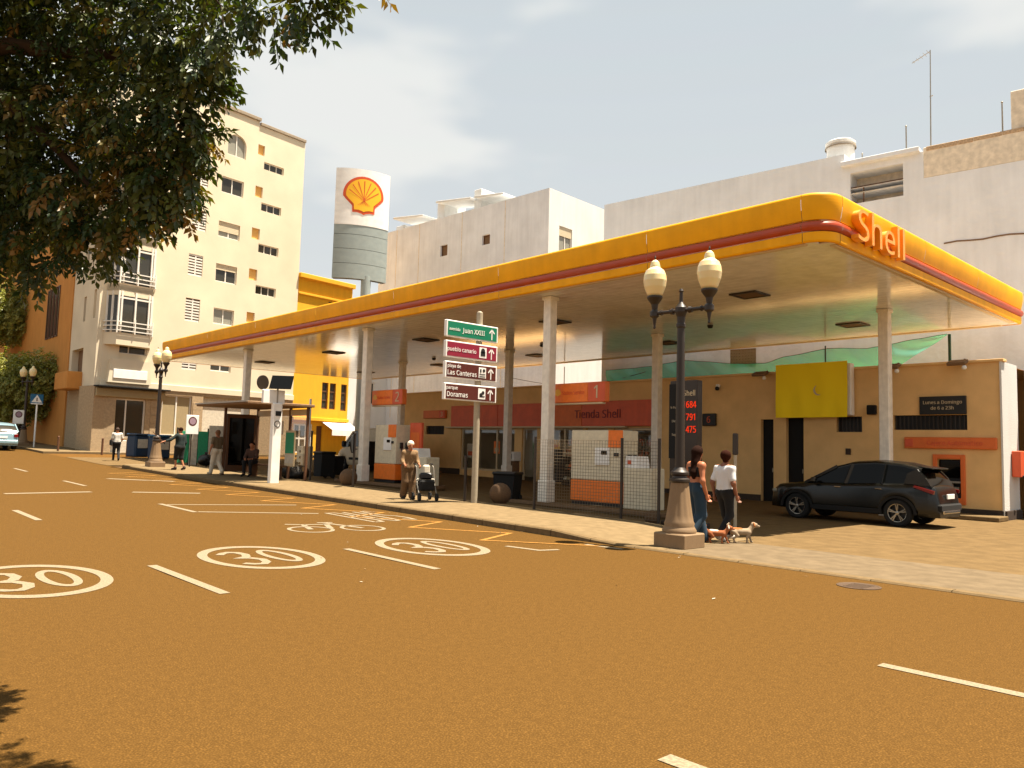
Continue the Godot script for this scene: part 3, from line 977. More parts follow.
func yellow_house() -> void:
	var b := thing("yellow_house", "yellow house with tall brown windows seen beyond the bus shelter", "building", Vector3(-51.63, 0, -13.77), deg_to_rad(98.97))
	var wins := [[16.75, 4.35, 17.35, 6.4], [17.5, 4.35, 18.1, 6.4], [18.62, 4.3, 19.2, 6.4], [16.75, 8.2, 17.35, 10.2], [17.5, 8.2, 18.1, 10.2], [17.0, 12.0, 17.7, 12.8]]
	var mb := MB.new()
	pierced(mb, 14.02, 3.6, 19.35, 14.2, wins, 0.2, -0.1)
	mb.flat([Vector3(19.35, 3.6, -0.1), Vector3(19.35, 14.2, -0.1), Vector3(19.35, 14.2, -14), Vector3(19.35, 3.6, -14)], Vector3.RIGHT)
	mb.flat([Vector3(14.02, 14.2, -0.1), Vector3(19.35, 14.2, -0.1), Vector3(19.35, 14.2, -14), Vector3(14.02, 14.2, -14)], Vector3.UP)
	part("wall", mb, M.yellow_wall, b)
	mb = MB.new()
	mb.box(Vector3(16.7, 14.35, 0.0), Vector3(5.4, 0.35, 0.5), 0.03)
	mb.box(Vector3(16.7, 13.0, -0.03), Vector3(5.3, 0.16, 0.2), 0.02)
	mb.box(Vector3(16.7, 3.5, 0.0), Vector3(5.3, 0.25, 0.3), 0.02)
	part("cornice", mb, M.yellow_wall, b)
	for w in wins: window(b, w, -0.24, 1, M.frame_brown, M.window_glass, 0.1, 0.0, 3)
	mb = MB.new()
	pierced(mb, 14.02, -1.0, 19.35, 3.6, [[14.3, 0.9, 16.0, 3.1], [16.4, -0.6, 17.0, 3.0]], 0.25, -0.12)
	part("ground_floor", mb, M.yellow_wall, b)
	window(b, [14.3, 0.9, 16.0, 3.1], -0.2, 3, M.frame_white, M.window_glass, 0.12, 0.0, 2)
	mb = MB.new()
	mb.box(Vector3(16.7, 1.2, -0.3), Vector3(0.6, 3.6, 0.06))
	part("door", mb, M.frame_brown, b)
	mb = MB.new()
	mb.slab(PackedVector2Array([Vector2(0, 3.35), Vector2(1.3, 2.75), Vector2(1.3, 2.3), Vector2(1.26, 2.3), Vector2(1.26, 2.72), Vector2(0, 3.3)]), 16.9, 19.6, Transform3D(Basis(Vector3(0, 0, 1), Vector3.UP, Vector3(-1, 0, 0)), Vector3(36.4, 0, 0)))
	part("awning", mb, M.sign_white, b)
	# pale neighbour further along the side street
	var n := thing("pale_terrace", "pale plain terrace house next to the yellow house, behind the canopy column", "building", Vector3(-51.63, 0, -13.77), deg_to_rad(98.97))
	mb = MB.new()
	pierced(mb, 19.4, -1, 38, 10.5, [[21, 5, 22.2, 6.8], [24, 5, 25.2, 6.8], [27, 5, 28.2, 6.8]], 0.2, -0.2)
	mb.flat([Vector3(19.4, 10.5, -0.2), Vector3(38, 10.5, -0.2), Vector3(38, 10.5, -12), Vector3(19.4, 10.5, -12)], Vector3.UP)
	mb.flat([Vector3(38, -1, -0.2), Vector3(38, 10.5, -0.2), Vector3(38, 10.5, -12), Vector3(38, -1, -12)], Vector3.RIGHT)
	part("wall", mb, M.white_wall, n)
	for q in [[21, 5, 22.2, 6.8], [24, 5, 25.2, 6.8], [27, 5, 28.2, 6.8]]:
		window(n, q, -0.3, 2, M.frame_white, M.window_glass, 0.07)

func white_block() -> void:
	# local origin at its near top corner edge, x along the front, z out of it
	var b := thing("white_block", "plain white block with two tiny windows and stepped roof huts behind the canopy", "building", Vector3(-37.79, 0, -38.15), atan2(0.06117, 0.998127))
	var mb := MB.new()
	var holes := [[-11.5, 16.85, -10.65, 17.75], [-6.7, 17.0, -5.85, 17.75]]
	pierced(mb, -19.6, -1, 0, 20.05, holes, 0.3)
	part("front_wall", mb, M.old_wall, b)
	for h in holes:
		window(b, h, -0.2, 1, M.frame_brown, M.shade_brown, 0.06)
	var sd := sub("side", b)
	sd.rotation.y = PI / 2
	mb = MB.new()
	# side local x runs away from the street
	var sh := [[1.15, 15.2, 2.6, 17.6], [1.15, 11.8, 2.6, 14.2]]
	pierced(mb, 0, -1, 14, 20.05, sh, 0.2)
	part("side_wall", mb, M.white_wall, sd)
	for h in sh:
		window(sd, h, -0.12, 2, M.frame_white, M.pale_glass, 0.08, 0.25)
	mb = MB.new()
	mb.flat([Vector3(-19.6, 19.9, 0), Vector3(0, 19.9, 0), Vector3(0, 19.9, -14), Vector3(-19.6, 19.9, -14)], Vector3.UP)
	mb.flat([Vector3(-19.6, -1, 0), Vector3(-19.6, 20.05, 0), Vector3(-19.6, 20.05, -14), Vector3(-19.6, -1, -14)], Vector3.LEFT)
	mb.flat([Vector3(-19.6, -1, -14), Vector3(0, -1, -14), Vector3(0, 20.05, -14), Vector3(-19.6, 20.05, -14)], Vector3.FORWARD)
	part("roof", mb, M.old_wall, b)
	# seams of the render
	mb = MB.new()
	for xx in [-4.3, -9.0, -14.2, -17.2]:
		mb.box(Vector3(xx, 12, 0.004), Vector3(0.07, 16, 0.02))
	part("render_joint", mb, M.weathered, b)
	# roof huts with a slanted canopy slab each
	for q in [[-18.6, -1.4, 21.0, 1.2], [-14.5, -2.0, 20.8, 1.6], [-13.0, -1.2, 21.9, 0.9], [-8.6, -1.2, 22.1, 0.8], [-8.2, -3.0, 21.5, 3.4]]:
		var h := MB.new()
		h.box(Vector3(q[0], (q[2] + 19.8) / 2, q[1] - 1.2), Vector3(q[3], q[2] - 19.8, 2.4), 0.03)
		part("roof_hut", h, M.white_wall, b)
	for q in [[-16.4, -1.5, 21.15, 4.0], [-10.8, -1.6, 21.5, 4.2], [-6.6, -1.5, 21.0, 3.2]]:
		var h := MB.new()
		h.box(Vector3(q[0], q[2], q[1]), Vector3(q[3], 0.16, 2.2), 0.02, Basis(Vector3(0, 0, 1), -0.12))
		h.box(Vector3(q[0] + q[3] * 0.3, (q[2] + 19.8) / 2 - 0.1, q[1] - 0.8), Vector3(0.25, q[2] - 19.9, 0.25))
		part("roof_canopy", h, M.white_wall, b)

func long_wall_building() -> void:
	var d := Vector3(0.99169, 0, -0.12862)
	var b := thing("long_wall_building", "long weathered white building wall rising behind the station shop at right", "building", Vector3(-8.38, 0, -31.5), atan2(0.12862, 0.99169))
	var mb := MB.new()
	var rec := [-5.08, 11.86, -3.12, 13.15]
	var vent := [-10.2, 5.45, -9.02, 6.25]
	pierced(mb, -16.9, -1, -5.3, 14.0, [vent], 0.15)
	pierced(mb, -5.3, -1, 12.0, 12.4, [[-5.08, 11.86, -3.12, 12.5]], 0.9)
	pierced(mb, -5.3, 12.4, -2.4, 13.45, [[-5.08, 12.3, -3.12, 13.15]], 0.9)
	mb.flat([Vector3(-16.9, -1, 0), Vector3(-16.9, 14, 0), Vector3(-16.9, 14, -14), Vector3(-16.9, -1, -14)], Vector3.LEFT)
	mb.flat([Vector3(-5.3, 12.4, 0), Vector3(-5.3, 14, 0), Vector3(-5.3, 14, -14), Vector3(-5.3, 12.4, -14)], Vector3.RIGHT)
	mb.flat([Vector3(-16.9, 14, 0), Vector3(-5.3, 14, 0), Vector3(-5.3, 14, -14), Vector3(-16.9, 14, -14)], Vector3.UP)
	mb.flat([Vector3(12, -1, 0), Vector3(12, 12.4, 0), Vector3(12, 12.4, -14), Vector3(12, -1, -14)], Vector3.RIGHT)
	part("wall", mb, M.old_wall, b)
	# bare weathered parapet band along the right half
	mb = MB.new()
	mb.box(Vector3(4.8, 13.0, -0.15), Vector3(14.4, 1.2, 0.3), 0.02)
	mb.box(Vector3(4.8, 12.42, -7.2), Vector3(14.4, 0.1, 13.7))
	part("parapet", mb, M.weathered, b, "bare weathered parapet")
	mb = MB.new()
	var xx := -2.3
	while xx < 11.5:
		var w := rng.randf_range(0.5, 1.1)
		var hh := rng.randf_range(0.06, 0.22)
		mb.box(Vector3(xx + w / 2, 13.6 - hh / 2 + 0.02, -0.13), Vector3(w, hh, 0.29), 0.02)
		xx += w
	part("parapet_cap", mb, M.rust_stain, b)
	mb = MB.new()
	for i in 24:
		var x0 := -1.75 + i * 0.42
		mb.bar(Vector3(x0, 9.75 + sin(i * 1.7) * 0.03, 0.01), Vector3(x0 + 0.43, 9.75 + sin((i + 1) * 1.7) * 0.03, 0.01), 0.03, 0.05)
	part("crack", mb, M.shade_brown, b)
	# roof terrace opening with a rail
	mb = MB.new()
	mb.box(Vector3(-4.1, 12.5, -0.92), Vector3(2.0, 1.4, 0.05))
	part("terrace_back", mb, M.weathered, b)
	mb = MB.new()
	mb.bar(Vector3(-5.08, 12.55, -0.1), Vector3(-3.12, 12.55, -0.1), 0.05, 0.06)
	mb.bar(Vector3(-4.6, 11.86, -0.1), Vector3(-4.6, 12.55, -0.1), 0.04, 0.04)
	part("rail", mb, M.frame_brown, b)
	mb = MB.new()
	mb.box(Vector3(-3.95, 13.52, -0.4), Vector3(2.9, 0.2, 1.3), 0.02)
	part("roof_slab", mb, M.old_wall, b)
	mb = MB.new()
	mb.box(Vector3(0.9, 14.2, -0.5), Vector3(0.85, 1.7, 0.9), 0.02)
	part("roof_pillar", mb, M.weathered, b)
	# breeze block vent: each block told apart
	var vb := sub("vent", b)
	mb = MB.new()
	mb.box(Vector3(-9.61, 5.85, -0.13), Vector3(1.18, 0.8, 0.03))
	part("backing", mb, M.shade_brown, vb)
	var bm := MB.new()
	for q in [[-0.055, 0, 0.02, 0.13], [0.055, 0, 0.02, 0.13], [0, 0.055, 0.13, 0.02], [0, -0.055, 0.13, 0.02]]:
		bm.box(Vector3(q[0], q[1], 0), Vector3(q[2], q[3], 0.08))
	bm.bar(Vector3(-0.05, -0.05, 0), Vector3(0.05, 0.05, 0), 0.02, 0.06)
	var bmm := bm.mesh()
	for j in 6:
		for i in 9:
			part("breeze_block", bmm, M.curtain, vb).position = Vector3(-10.13 + i * 0.13, 5.52 + j * 0.132, -0.06)
	# water tank on the roof
	var t := thing("water_tank", "round white water tank on the roof above the long wall", "tank", b.transform * Vector3(-5.75, 14.0, -1.0))
	mb = MB.new()
	mb.lathe([Vector2(0.55, -0.1), Vector2(0.55, 0.75), Vector2(0.60, 0.78), Vector2(0.60, 0.88), Vector2(0.5, 0.95), Vector2(0.2, 1.0), Vector2(0.0, 1.0)], 24)
	part("drum", mb, M.white_wall, t)
	mb = MB.new()
	mb.lathe([Vector2(0.62, 0.62), Vector2(0.62, 0.68), Vector2(0.55, 0.70)], 24)
	part("hoop", mb, M.roof_trim, t)
	# aerials
	var a := thing("aerial_mast", "tall thin television aerial on the weathered parapet", "aerial", b.transform * Vector3(-2.3, 13.0, -0.8))
	mb = MB.new()
	mb.tube(Vector3.ZERO, Vector3(0.05, 4.8, 0), 0.028, 0.018, 6)
	part("mast", mb, M.steel, a)
	mb = MB.new()
	mb.tube(Vector3(0.05, 4.75, 0), Vector3(-0.6, 4.45, 0.1), 0.014, 0.014, 5)
	for i in 5:
		var c := Vector3(0.05, 4.75, 0).lerp(Vector3(-0.6, 4.45, 0.1), 0.1 + i * 0.2)
		mb.tube(c - Vector3(0, 0.0, 0.22 - i * 0.03), c + Vector3(0, 0.0, 0.22 - i * 0.03), 0.008, 0.008, 4)
	mb.tube(Vector3(0.0, 2.9, 0), Vector3(0.12, 2.92, 0), 0.02, 0.02, 5)
	part("dipoles", mb, M.steel, a)
	for q in [[-3.1, 13.3, 1.5, "short bare pole on the roof slab left of the tall aerial"], [0.15, 13.3, 1.6, "short bare pole at the right end of the weathered parapet"], [-4.75, 13.5, 0.55, "little bent aerial beside the water tank"]]:
		var s := thing("roof_pole", q[3], "pole", b.transform * Vector3(q[0], q[1], -0.5), 0.0, "poles on the far roof")
		mb = MB.new()
		mb.tube(Vector3.ZERO, Vector3(0, q[2], 0), 0.03, 0.025, 6)
		part("shaft", mb, M.steel, s)
		mb = MB.new()
		mb.ball(Vector3(0, q[2], 0), Vector3.ONE * 0.04, 8, 6)
		part("cap", mb, M.steel, s)

func street_end() -> void:
	# blocks that close the view down the street at far left, mostly behind leaves
	var b := thing("street_block", "dull orange block far down the street behind the trees", "building", Vector3(-104, gy(-100), -22), deg_to_rad(80))
	var mb := MB.new()
	var holes := []
	for j in 4:
		for i in 5: holes.append([-9.0 + i * 4.0, 4.0 + j * 3.4, -7.2 + i * 4.0, 6.0 + j * 3.4])
	pierced(mb, -12, -2, 12, 18, holes, 0.2)
	closed_box(mb, -12, -2, 12, 18, 12)
	part("wall", mb, M.orange_wall, b)
	for h in holes: window(b, h, -0.12, 2, M.frame_white, M.window_glass, 0.08)
	var c := thing("street_block", "pale block closing the street beyond the parked blue car", "building", Vector3(-128, gy(-120), 4), deg_to_rad(90))
	mb = MB.new()
	holes = []
	for j in 4:
		for i in 6: holes.append([-13.0 + i * 4.4, 3.0 + j * 3.4, -11.2 + i * 4.4, 5.0 + j * 3.4])
	pierced(mb, -16, -2, 16, 17, holes, 0.2)
	closed_box(mb, -16, -2, 16, 17, 12)
	part("wall", mb, M.cream, c)
	for h in holes: window(c, h, -0.12, 2, M.frame_white, M.window_glass, 0.08)

# ------------------------------------------------------------------ service station
func station_shop() -> void:
	var b := thing("station_shop", "long low beige shop building with a red band under the canopy", "building", Vector3(0, 0, -25.2))
	# front wall: x as in the world, z out towards the street
	var doors := [[-14.2, 0.06, -13.72, 2.92], [-13.25, 0.06, -12.62, 2.96]]
	var grilles := [[-9.7, 2.55, -7.62, 3.0], [-11.5, 2.48, -10.66, 2.98]]
	var atm := [-8.45, 0.55, -7.8, 1.68]
	var bays := [[-30.9, 0.55, -26.9, 2.62], [-26.4, 0.12, -25.4, 2.62], [-24.9, 0.4, -22.6, 2.62], [-22.4, 0.5, -21.2, 2.62], [-20.9, 0.5, -18.95, 2.62]]
	var left := [[-33.9, 2.3, -32.3, 2.75]]
	var holes := doors + grilles + [atm] + bays + left
	var mb := MB.new()
	pierced(mb, -36.0, -0.2, -6.72, 4.5, holes, 0.25)
	mb.flat([Vector3(-6.72, -0.2, 0), Vector3(-6.72, 4.5, 0), Vector3(-6.72, 4.5, -1.45), Vector3(-6.72, -0.2, -1.45)], Vector3.RIGHT)
	mb.flat([Vector3(-6.72, -0.2, -1.45), Vector3(-6.72, 4.5, -1.45), Vector3(-12.0, 4.5, -1.45), Vector3(-12, -0.2, -1.45)], Vector3.FORWARD)
	mb.flat([Vector3(-36, -0.2, 0), Vector3(-36, 4.5, 0), Vector3(-36, 4.5, -5), Vector3(-36, -0.2, -5)], Vector3.LEFT)
	mb.flat([Vector3(-36, 4.44, 0), Vector3(-6.72, 4.44, 0), Vector3(-6.72, 4.44, -5), Vector3(-36, 4.44, -5)], Vector3.UP)
	mb.flat([Vector3(-36, 4.42, 0), Vector3(-6.72, 4.42, 0), Vector3(-6.72, 4.42, -5), Vector3(-36, 4.42, -5)], Vector3.DOWN)
	mb.flat([Vector3(-36, 0, -5), Vector3(-6.72, 0, -5), Vector3(-6.72, 4.5, -5), Vector3(-36, 4.5, -5)], Vector3.BACK)
	part("wall", mb, M.shop_wall, b)
	mb = MB.new()
	mb.box(Vector3(-6.73, 2.3, -0.7), Vector3(0.05, 4.42, 1.5))
	part("end_wall", mb, M.white_wall, b, "white end wall in the sun")
	for q in [[-18.8, -14.2, 0.30], [-13.72, -13.25, 0.30], [-12.62, -6.72, 0.30], [-35.9, -30.9, 0.6]]:
		mb = MB.new()
		mb.box(Vector3((q[0] + q[1]) / 2, q[2] / 2 - 0.02, 0.02), Vector3(q[1] - q[0], q[2], 0.06), 0.01)
		part("plinth", mb, M.shop_base, b)
	mb = MB.new()
	mb.box(Vector3(-6.68, 0.13, -0.72), Vector3(0.06, 0.3, 1.5), 0.01)
	part("plinth", mb, M.shop_base, b)
	mb = MB.new()
	mb.box(Vector3(-21.5, 4.54, -0.1), Vector3(29.7, 0.08, 0.34), 0.01)
	part("coping", mb, M.shop_wall, b)
	# red band over the shop front, in boards
	var x := -31.5
	for w in [3.6, 3.2, 2.2, 3.75]:
		mb = MB.new()
		mb.box(Vector3(x + w / 2, 3.22, 0.12), Vector3(w - 0.02, 1.05, 0.2), 0.015)
		part("fascia_board", mb, [M.shop_red, M.shop_red, M.shop_orange, M.shop_red][[3.6, 3.2, 2.2, 3.75].find(w)], b)
		x += w
	words("Tienda Shell", 0.34, M.red_text, b, Vector3(-21.6, 3.2, 0.235), 0.0, 0.02)
	mb = MB.new()
	mb.box(Vector3(-26.0, 2.66, 0.16), Vector3(11.8, 0.07, 0.22), 0.01)
	part("light_strip", mb, M.trim_cream, b)
	# glazing, and a dim shop room behind it
	for i in bays.size():
		window(b, bays[i], -0.12, [3, 1, 2, 1, 2][i], M.trim_cream, M.pane, 0.09, 0.0, [1, 1, 2, 1, 1][i], "shop_window")
	mb = MB.new()
	mb.box(Vector3(-25.0, 1.2, -3.6), Vector3(13.0, 2.6, 0.06))
	mb.box(Vector3(-31.5, 1.2, -1.9), Vector3(0.06, 2.6, 3.4))
	mb.box(Vector3(-18.6, 1.2, -1.9), Vector3(0.06, 2.6, 3.4))
	mb.box(Vector3(-25.0, 2.7, -1.9), Vector3(13.0, 0.06, 3.4))
	part("shop_room", mb, M.trim_cream, b)
	for sx in [-24.3, -23.2, -21.8, -19.8]:
		var sh := sub("shelf_rack", b, Vector3(sx, 0.1, -1.0))
		mb = MB.new()
		for k in 4: mb.box(Vector3(0, 0.3 + k * 0.5, 0), Vector3(0.9, 0.03, 0.4))
		for s in [-0.46, 0.46]: mb.box(Vector3(s, 1.0, 0), Vector3(0.03, 2.0, 0.42))
		part("rack", mb, M.trim_cream, sh)
		for t in 3:
			mb = MB.new()
			for k in 4:
				var px := -0.4
				while px < 0.38:
					var pw := rng.randf_range(0.06, 0.14)
					var ph := rng.randf_range(0.12, 0.34)
					if rng.randi() % 3 == t: mb.box(Vector3(px + pw / 2, 0.315 + k * 0.5 + ph / 2, 0.1), Vector3(pw * 0.9, ph, 0.14))
					px += pw
			if mb.v.size() > 0: part("packet_row", mb, [M.shop_orange, M.curtain, M.shop_red][t], sh)
	# posters stuck inside the glass
	for q in [[-30.3, 1.5, 0.5, 0.7, 0], [-28.3, 1.7, 0.45, 0.6, 1], [-24.4, 1.9, 0.6, 0.4, 2], [-23.1, 1.0, 0.4, 0.6, 0], [-21.8, 1.9, 0.5, 0.5, 1], [-20.4, 2.0, 0.7, 0.35, 2], [-19.5, 1.2, 0.4, 0.55, 0]]:
		mb = MB.new()
		mb.box(Vector3(q[0], q[1], -0.16), Vector3(q[2], q[3], 0.006))
		var po := part("window_poster", mb, [M.hoard_white, M.pump_orange, M.emblem_yellow][q[4]], b)
		mb = MB.new()
		mb.box(Vector3(q[0], q[1] - q[3] * 0.2, -0.155), Vector3(q[2] * 0.7, q[3] * 0.3, 0.006))
		part("print", mb, [M.shop_red, M.trim_cream, M.shop_red][q[4]], po)
	# steel back doors
	for d in doors:
		mb = MB.new()
		mb.box(Vector3((d[0] + d[2]) / 2, (d[1] + d[3]) / 2, -0.2), Vector3(d[2] - d[0], d[3] - d[1], 0.05))
		var dr := part("door", mb, M.black_matt, b)
		mb = MB.new()
		mb.box(Vector3(d[2] - 0.1, 1.15, -0.15), Vector3(0.03, 0.14, 0.05), 0.005)
		part("handle", mb, M.steel, dr)
	for g in grilles + left:
		var gr := sub("grille", b)
		mb = MB.new()
		mb.box(Vector3((g[0] + g[2]) / 2, (g[1] + g[3]) / 2, -0.2), Vector3(g[2] - g[0], g[3] - g[1], 0.03))
		part("backing", mb, M.black, gr)
		mb = MB.new()
		mb.box(Vector3(0, (g[1] + g[3]) / 2, -0.1), Vector3(0.025, g[3] - g[1], 0.03))
		var sm := mb.mesh()
		var gx: float = g[0] + 0.06
		while gx < g[2]:
			part("bar", sm, M.iron, gr).position.x = gx
			gx += 0.12
	# hours board over the barred window
	mb = MB.new()
	mb.box(Vector3(-8.26, 3.28, 0.05), Vector3(1.28, 0.54, 0.08), 0.01)
	var hb := part("hours_board", mb, M.black, b)
	words("Lunes a Domingo", 0.10, M.trim_cream, hb, Vector3(-8.26, 3.37, 0.095))
	words("de 6 a 23h", 0.10, M.trim_cream, hb, Vector3(-8.26, 3.20, 0.095))
	mb = MB.new()
	mb.box(Vector3(-10.31, 3.18, 0.1), Vector3(0.26, 0.3, 0.18), 0.02)
	part("wall_speaker", mb, M.black_matt, b)
	mb = MB.new()
	mb.box(Vector3(-11.1, 1.85, 0.03), Vector3(0.16, 0.2, 0.05), 0.01)
	part("switch_box", mb, M.shop_base, b)
	# orange cash machine sign and surround
	mb = MB.new()
	mb.box(Vector3(-8.1, 2.16, 0.06), Vector3(2.5, 0.34, 0.1), 0.02)
	var os := part("cash_sign", mb, M.shop_orange, b)
	words("Cajero Automatico", 0.13, M.shop_red, os, Vector3(-7.95, 2.16, 0.115))
	mb = MB.new()
	mb.box(Vector3(-9.2, 2.16, 0.118), Vector3(0.22, 0.22, 0.02), 0.01)
	part("cash_badge", mb, M.shop_red, os)
	mb = MB.new()
	for q in [[-8.5, 1.1, 0.12, 1.45], [-7.75, 1.1, 0.12, 1.45]]:
		mb.box(Vector3(q[0], q[1], 0.03), Vector3(q[2], q[3], 0.07), 0.01)
	mb.box(Vector3(-8.125, 1.76, 0.03), Vector3(0.63, 0.13, 0.07), 0.01)
	mb.box(Vector3(-8.125, 0.47, 0.03), Vector3(0.63, 0.18, 0.07), 0.01)
	var am := part("cash_machine", mb, M.shop_orange, b)
	mb = MB.new()
	mb.box(Vector3(-8.125, 1.4, -0.12), Vector3(0.62, 0.5, 0.04))
	part("screen", mb, M.dark_glass, am)
	mb = MB.new()
	mb.box(Vector3(-8.125, 1.02, -0.05), Vector3(0.62, 0.05, 0.2))
	mb.box(Vector3(-8.2, 0.95, -0.05), Vector3(0.3, 0.09, 0.16), 0.01)
	mb.box(Vector3(-7.95, 0.8, -0.08), Vector3(0.14, 0.16, 0.1), 0.01)
	part("keypad", mb, M.steel, am)
	mb = MB.new()
	mb.box(Vector3(-8.125, 1.1, -0.22), Vector3(0.66, 1.15, 0.03))
	part("back_plate", mb, M.black, am)
	# sill step in front of the cash machine
	mb = MB.new()
	mb.box(Vector3(-8.0, 0.08, 0.55), Vector3(2.8, 0.13, 0.9), 0.02)
	part("step", mb, M.kerb, b)
	# number plate 6 and small signs
	mb = MB.new()
	mb.box(Vector3(-16.25, 2.92, 0.08), Vector3(0.56, 0.46, 0.12), 0.02)
	var six := part("bay_number", mb, M.black, b)
	words("6", 0.24, M.shop_red, six, Vector3(-16.25, 2.92, 0.145))
	mb = MB.new()
	mb.box(Vector3(-33.0, 3.35, 0.1), Vector3(1.9, 0.42, 0.14), 0.02)
	var three := part("bay_sign", mb, M.shop_orange, b)
	mb = MB.new()
	mb.box(Vector3(-32.3, 3.35, 0.175), Vector3(0.48, 0.40, 0.03), 0.01)
	part("number_field", mb, M.shop_red, three)
	words("3", 0.24, M.trim_cream, three, Vector3(-32.3, 3.35, 0.195))
	# floodlights and cameras on the roof edge
	var k := 0
	for fx in [-14.05, -9.62, -7.75]:
		var fl := thing("floodlight", ["floodlight at the left edge of the yellow cloth, on the shop roof", "floodlight just right of the rear canopy column, on the shop roof", "floodlight near the right end of the shop roof"][k], "floodlight", Vector3(fx, 4.5, -25.0), 0.0, "floodlights on the shop roof")
		mb = MB.new()
		mb.box(Vector3(0, 0.0, 0.12), Vector3(0.5, 0.10, 0.34), 0.02, Basis(Vector3(1, 0, 0), 0.35))
		part("housing", mb, M.shade_brown, fl)
		mb = MB.new()
		mb.tube(Vector3(0.1, 0.02, 0.0), Vector3(0.1, 0.12, -0.2), 0.03, 0.03, 6)
		part("bracket", mb, M.iron, fl)
		mb = MB.new()
		mb.ball(Vector3(0.2, -0.16, 0.2), Vector3.ONE * 0.07, 10, 8)
		part("camera_dome", mb, M.sign_white, fl)
		k += 1
	var cm := thing("security_camera", "small white dome camera high on the beige wall above the number 6", "camera", Vector3(-15.9, 4.12, -25.2))
	mb = MB.new()
	mb.box(Vector3(0, 0.05, 0.06), Vector3(0.14, 0.12, 0.12), 0.02)
	part("base", mb, M.sign_white, cm)
	mb = MB.new()
	mb.ball(Vector3(0.0, -0.05, 0.12), Vector3.ONE * 0.08, 12, 8)
	part("dome", mb, M.black, cm)
	# yellow cloth over a box sign
	var y := thing("covered_sign", "box sign covered with plain bright yellow cloth on the shop wall", "sign", Vector3(-12.15, 2.98, -25.16))
	mb = MB.new()
	mb.box(Vector3(0.04, 0.87, 0.14), Vector3(2.48, 1.68, 0.26), 0.02)
	part("box", mb, M.sign_white, y)
	var rw := []
	for j in 13:
		var line := []
		for i in 17:
			var u := lerpf(-1.28, 1.2, i / 16.0)
			var vv := lerpf(-0.03, 1.78, j / 12.0)
			line.append(Vector3(u, vv, 0.34 + 0.012 * sin(i * 0.9 + j * 0.5) + 0.03 * (1.0 - j / 12.0) * sin(i * 1.3)))
		rw.append(line)
	mb = MB.new()
	mb.rows(rw)
	var back := []
	for r in rw:
		var l2 := []
		for p in r: l2.append(p + Vector3(0, 0, -0.006))
		back.append(l2)
	mb.rows(back)
	var cl := part("cloth", mb, M.banner, y)
	mb = MB.new()
	for i in 10:
		var t0 := lerpf(1.9, 5.2, i / 10.0)
		var t1 := lerpf(1.9, 5.2, (i + 1) / 10.0)
		var w0 := 0.06 * sin(PI * i / 10.0) + 0.006
		var w1 := 0.06 * sin(PI * (i + 1) / 10.0) + 0.006
		var c := Vector3(0.25, 0.86, 0.385)
		mb.flat([c + Vector3(cos(t0), sin(t0), 0) * 0.17, c + Vector3(cos(t1), sin(t1), 0) * 0.17, c + Vector3(cos(t1), sin(t1), 0) * (0.17 - w1), c + Vector3(cos(t0), sin(t0), 0) * (0.17 - w0)], Vector3.BACK)
	part("crescent_mark", mb, M.trim_cream, cl)

func annex() -> void:
	var b := thing("side_annex", "pale annex wall with a dark gutter right of the shop, at the frame edge", "building", Vector3(-6.6, 0, -27.0))
	var mb := MB.new()
	pierced(mb, 0, -0.2, 16, 4.4, [[0.9, 0.1, 2.0, 2.2]], 0.2)
	mb.flat([Vector3(0, 4.4, 0), Vector3(16, 4.4, 0), Vector3(16, 4.4, -3.5), Vector3(0, 4.4, -3.5)], Vector3.UP)
	part("wall", mb, M.white_wall, b)
	mb = MB.new()
	mb.box(Vector3(1.45, 1.15, -0.15), Vector3(1.1, 2.1, 0.05))
	part("door", mb, M.frame_brown, b)
	mb = MB.new()
	mb.tube(Vector3(0.15, 2.95, 0.1), Vector3(9, 2.95, 0.1), 0.05, 0.05, 8)
	part("gutter", mb, M.shade_brown, b)
	mb = MB.new()
	mb.box(Vector3(4.2, 1.9, 0.04), Vector3(7.4, 0.9, 0.06), 0.01)
	part("orange_band", mb, M.shop_orange, b)
	var r := thing("red_wall_box", "dark red cabinet on the white end wall of the shop", "cabinet", Vector3(-6.7, 1.2, -26.2))
	mb = MB.new()
	mb.box(Vector3(0.12, 0.4, 0), Vector3(0.22, 0.75, 0.7), 0.02)
	part("cabinet", mb, M.shop_red, r)
	mb = MB.new()
	mb.box(Vector3(0.24, 0.05, 0.1), Vector3(0.1, 0.06, 0.14), 0.01)
	part("latch", mb, M.black, r)

# fascia profile: (outward, height)
func sweep(mb: MB, prof: Array, line: Array) -> void:
	# line: [point on the soffit edge, outward normal]
	var rw := []
	for q in line:
		var l := []
		for p in prof: l.append(q[0] + q[1] * p.x + Vector3.UP * p.y)
		rw.append(l)
	for j in rw.size() - 1:
		for i in prof.size() - 1:
			var dp: Vector2 = prof[i + 1] - prof[i]
			var n0: Vector3 = (line[j][1] * dp.y - Vector3.UP * dp.x).normalized()
			var n1: Vector3 = (line[j + 1][1] * dp.y - Vector3.UP * dp.x).normalized()
			mb.tri(rw[j][i], rw[j + 1][i], rw[j + 1][i + 1], n0, n1, n1)
			mb.tri(rw[j][i], rw[j + 1][i + 1], rw[j][i + 1], n0, n1, n0)

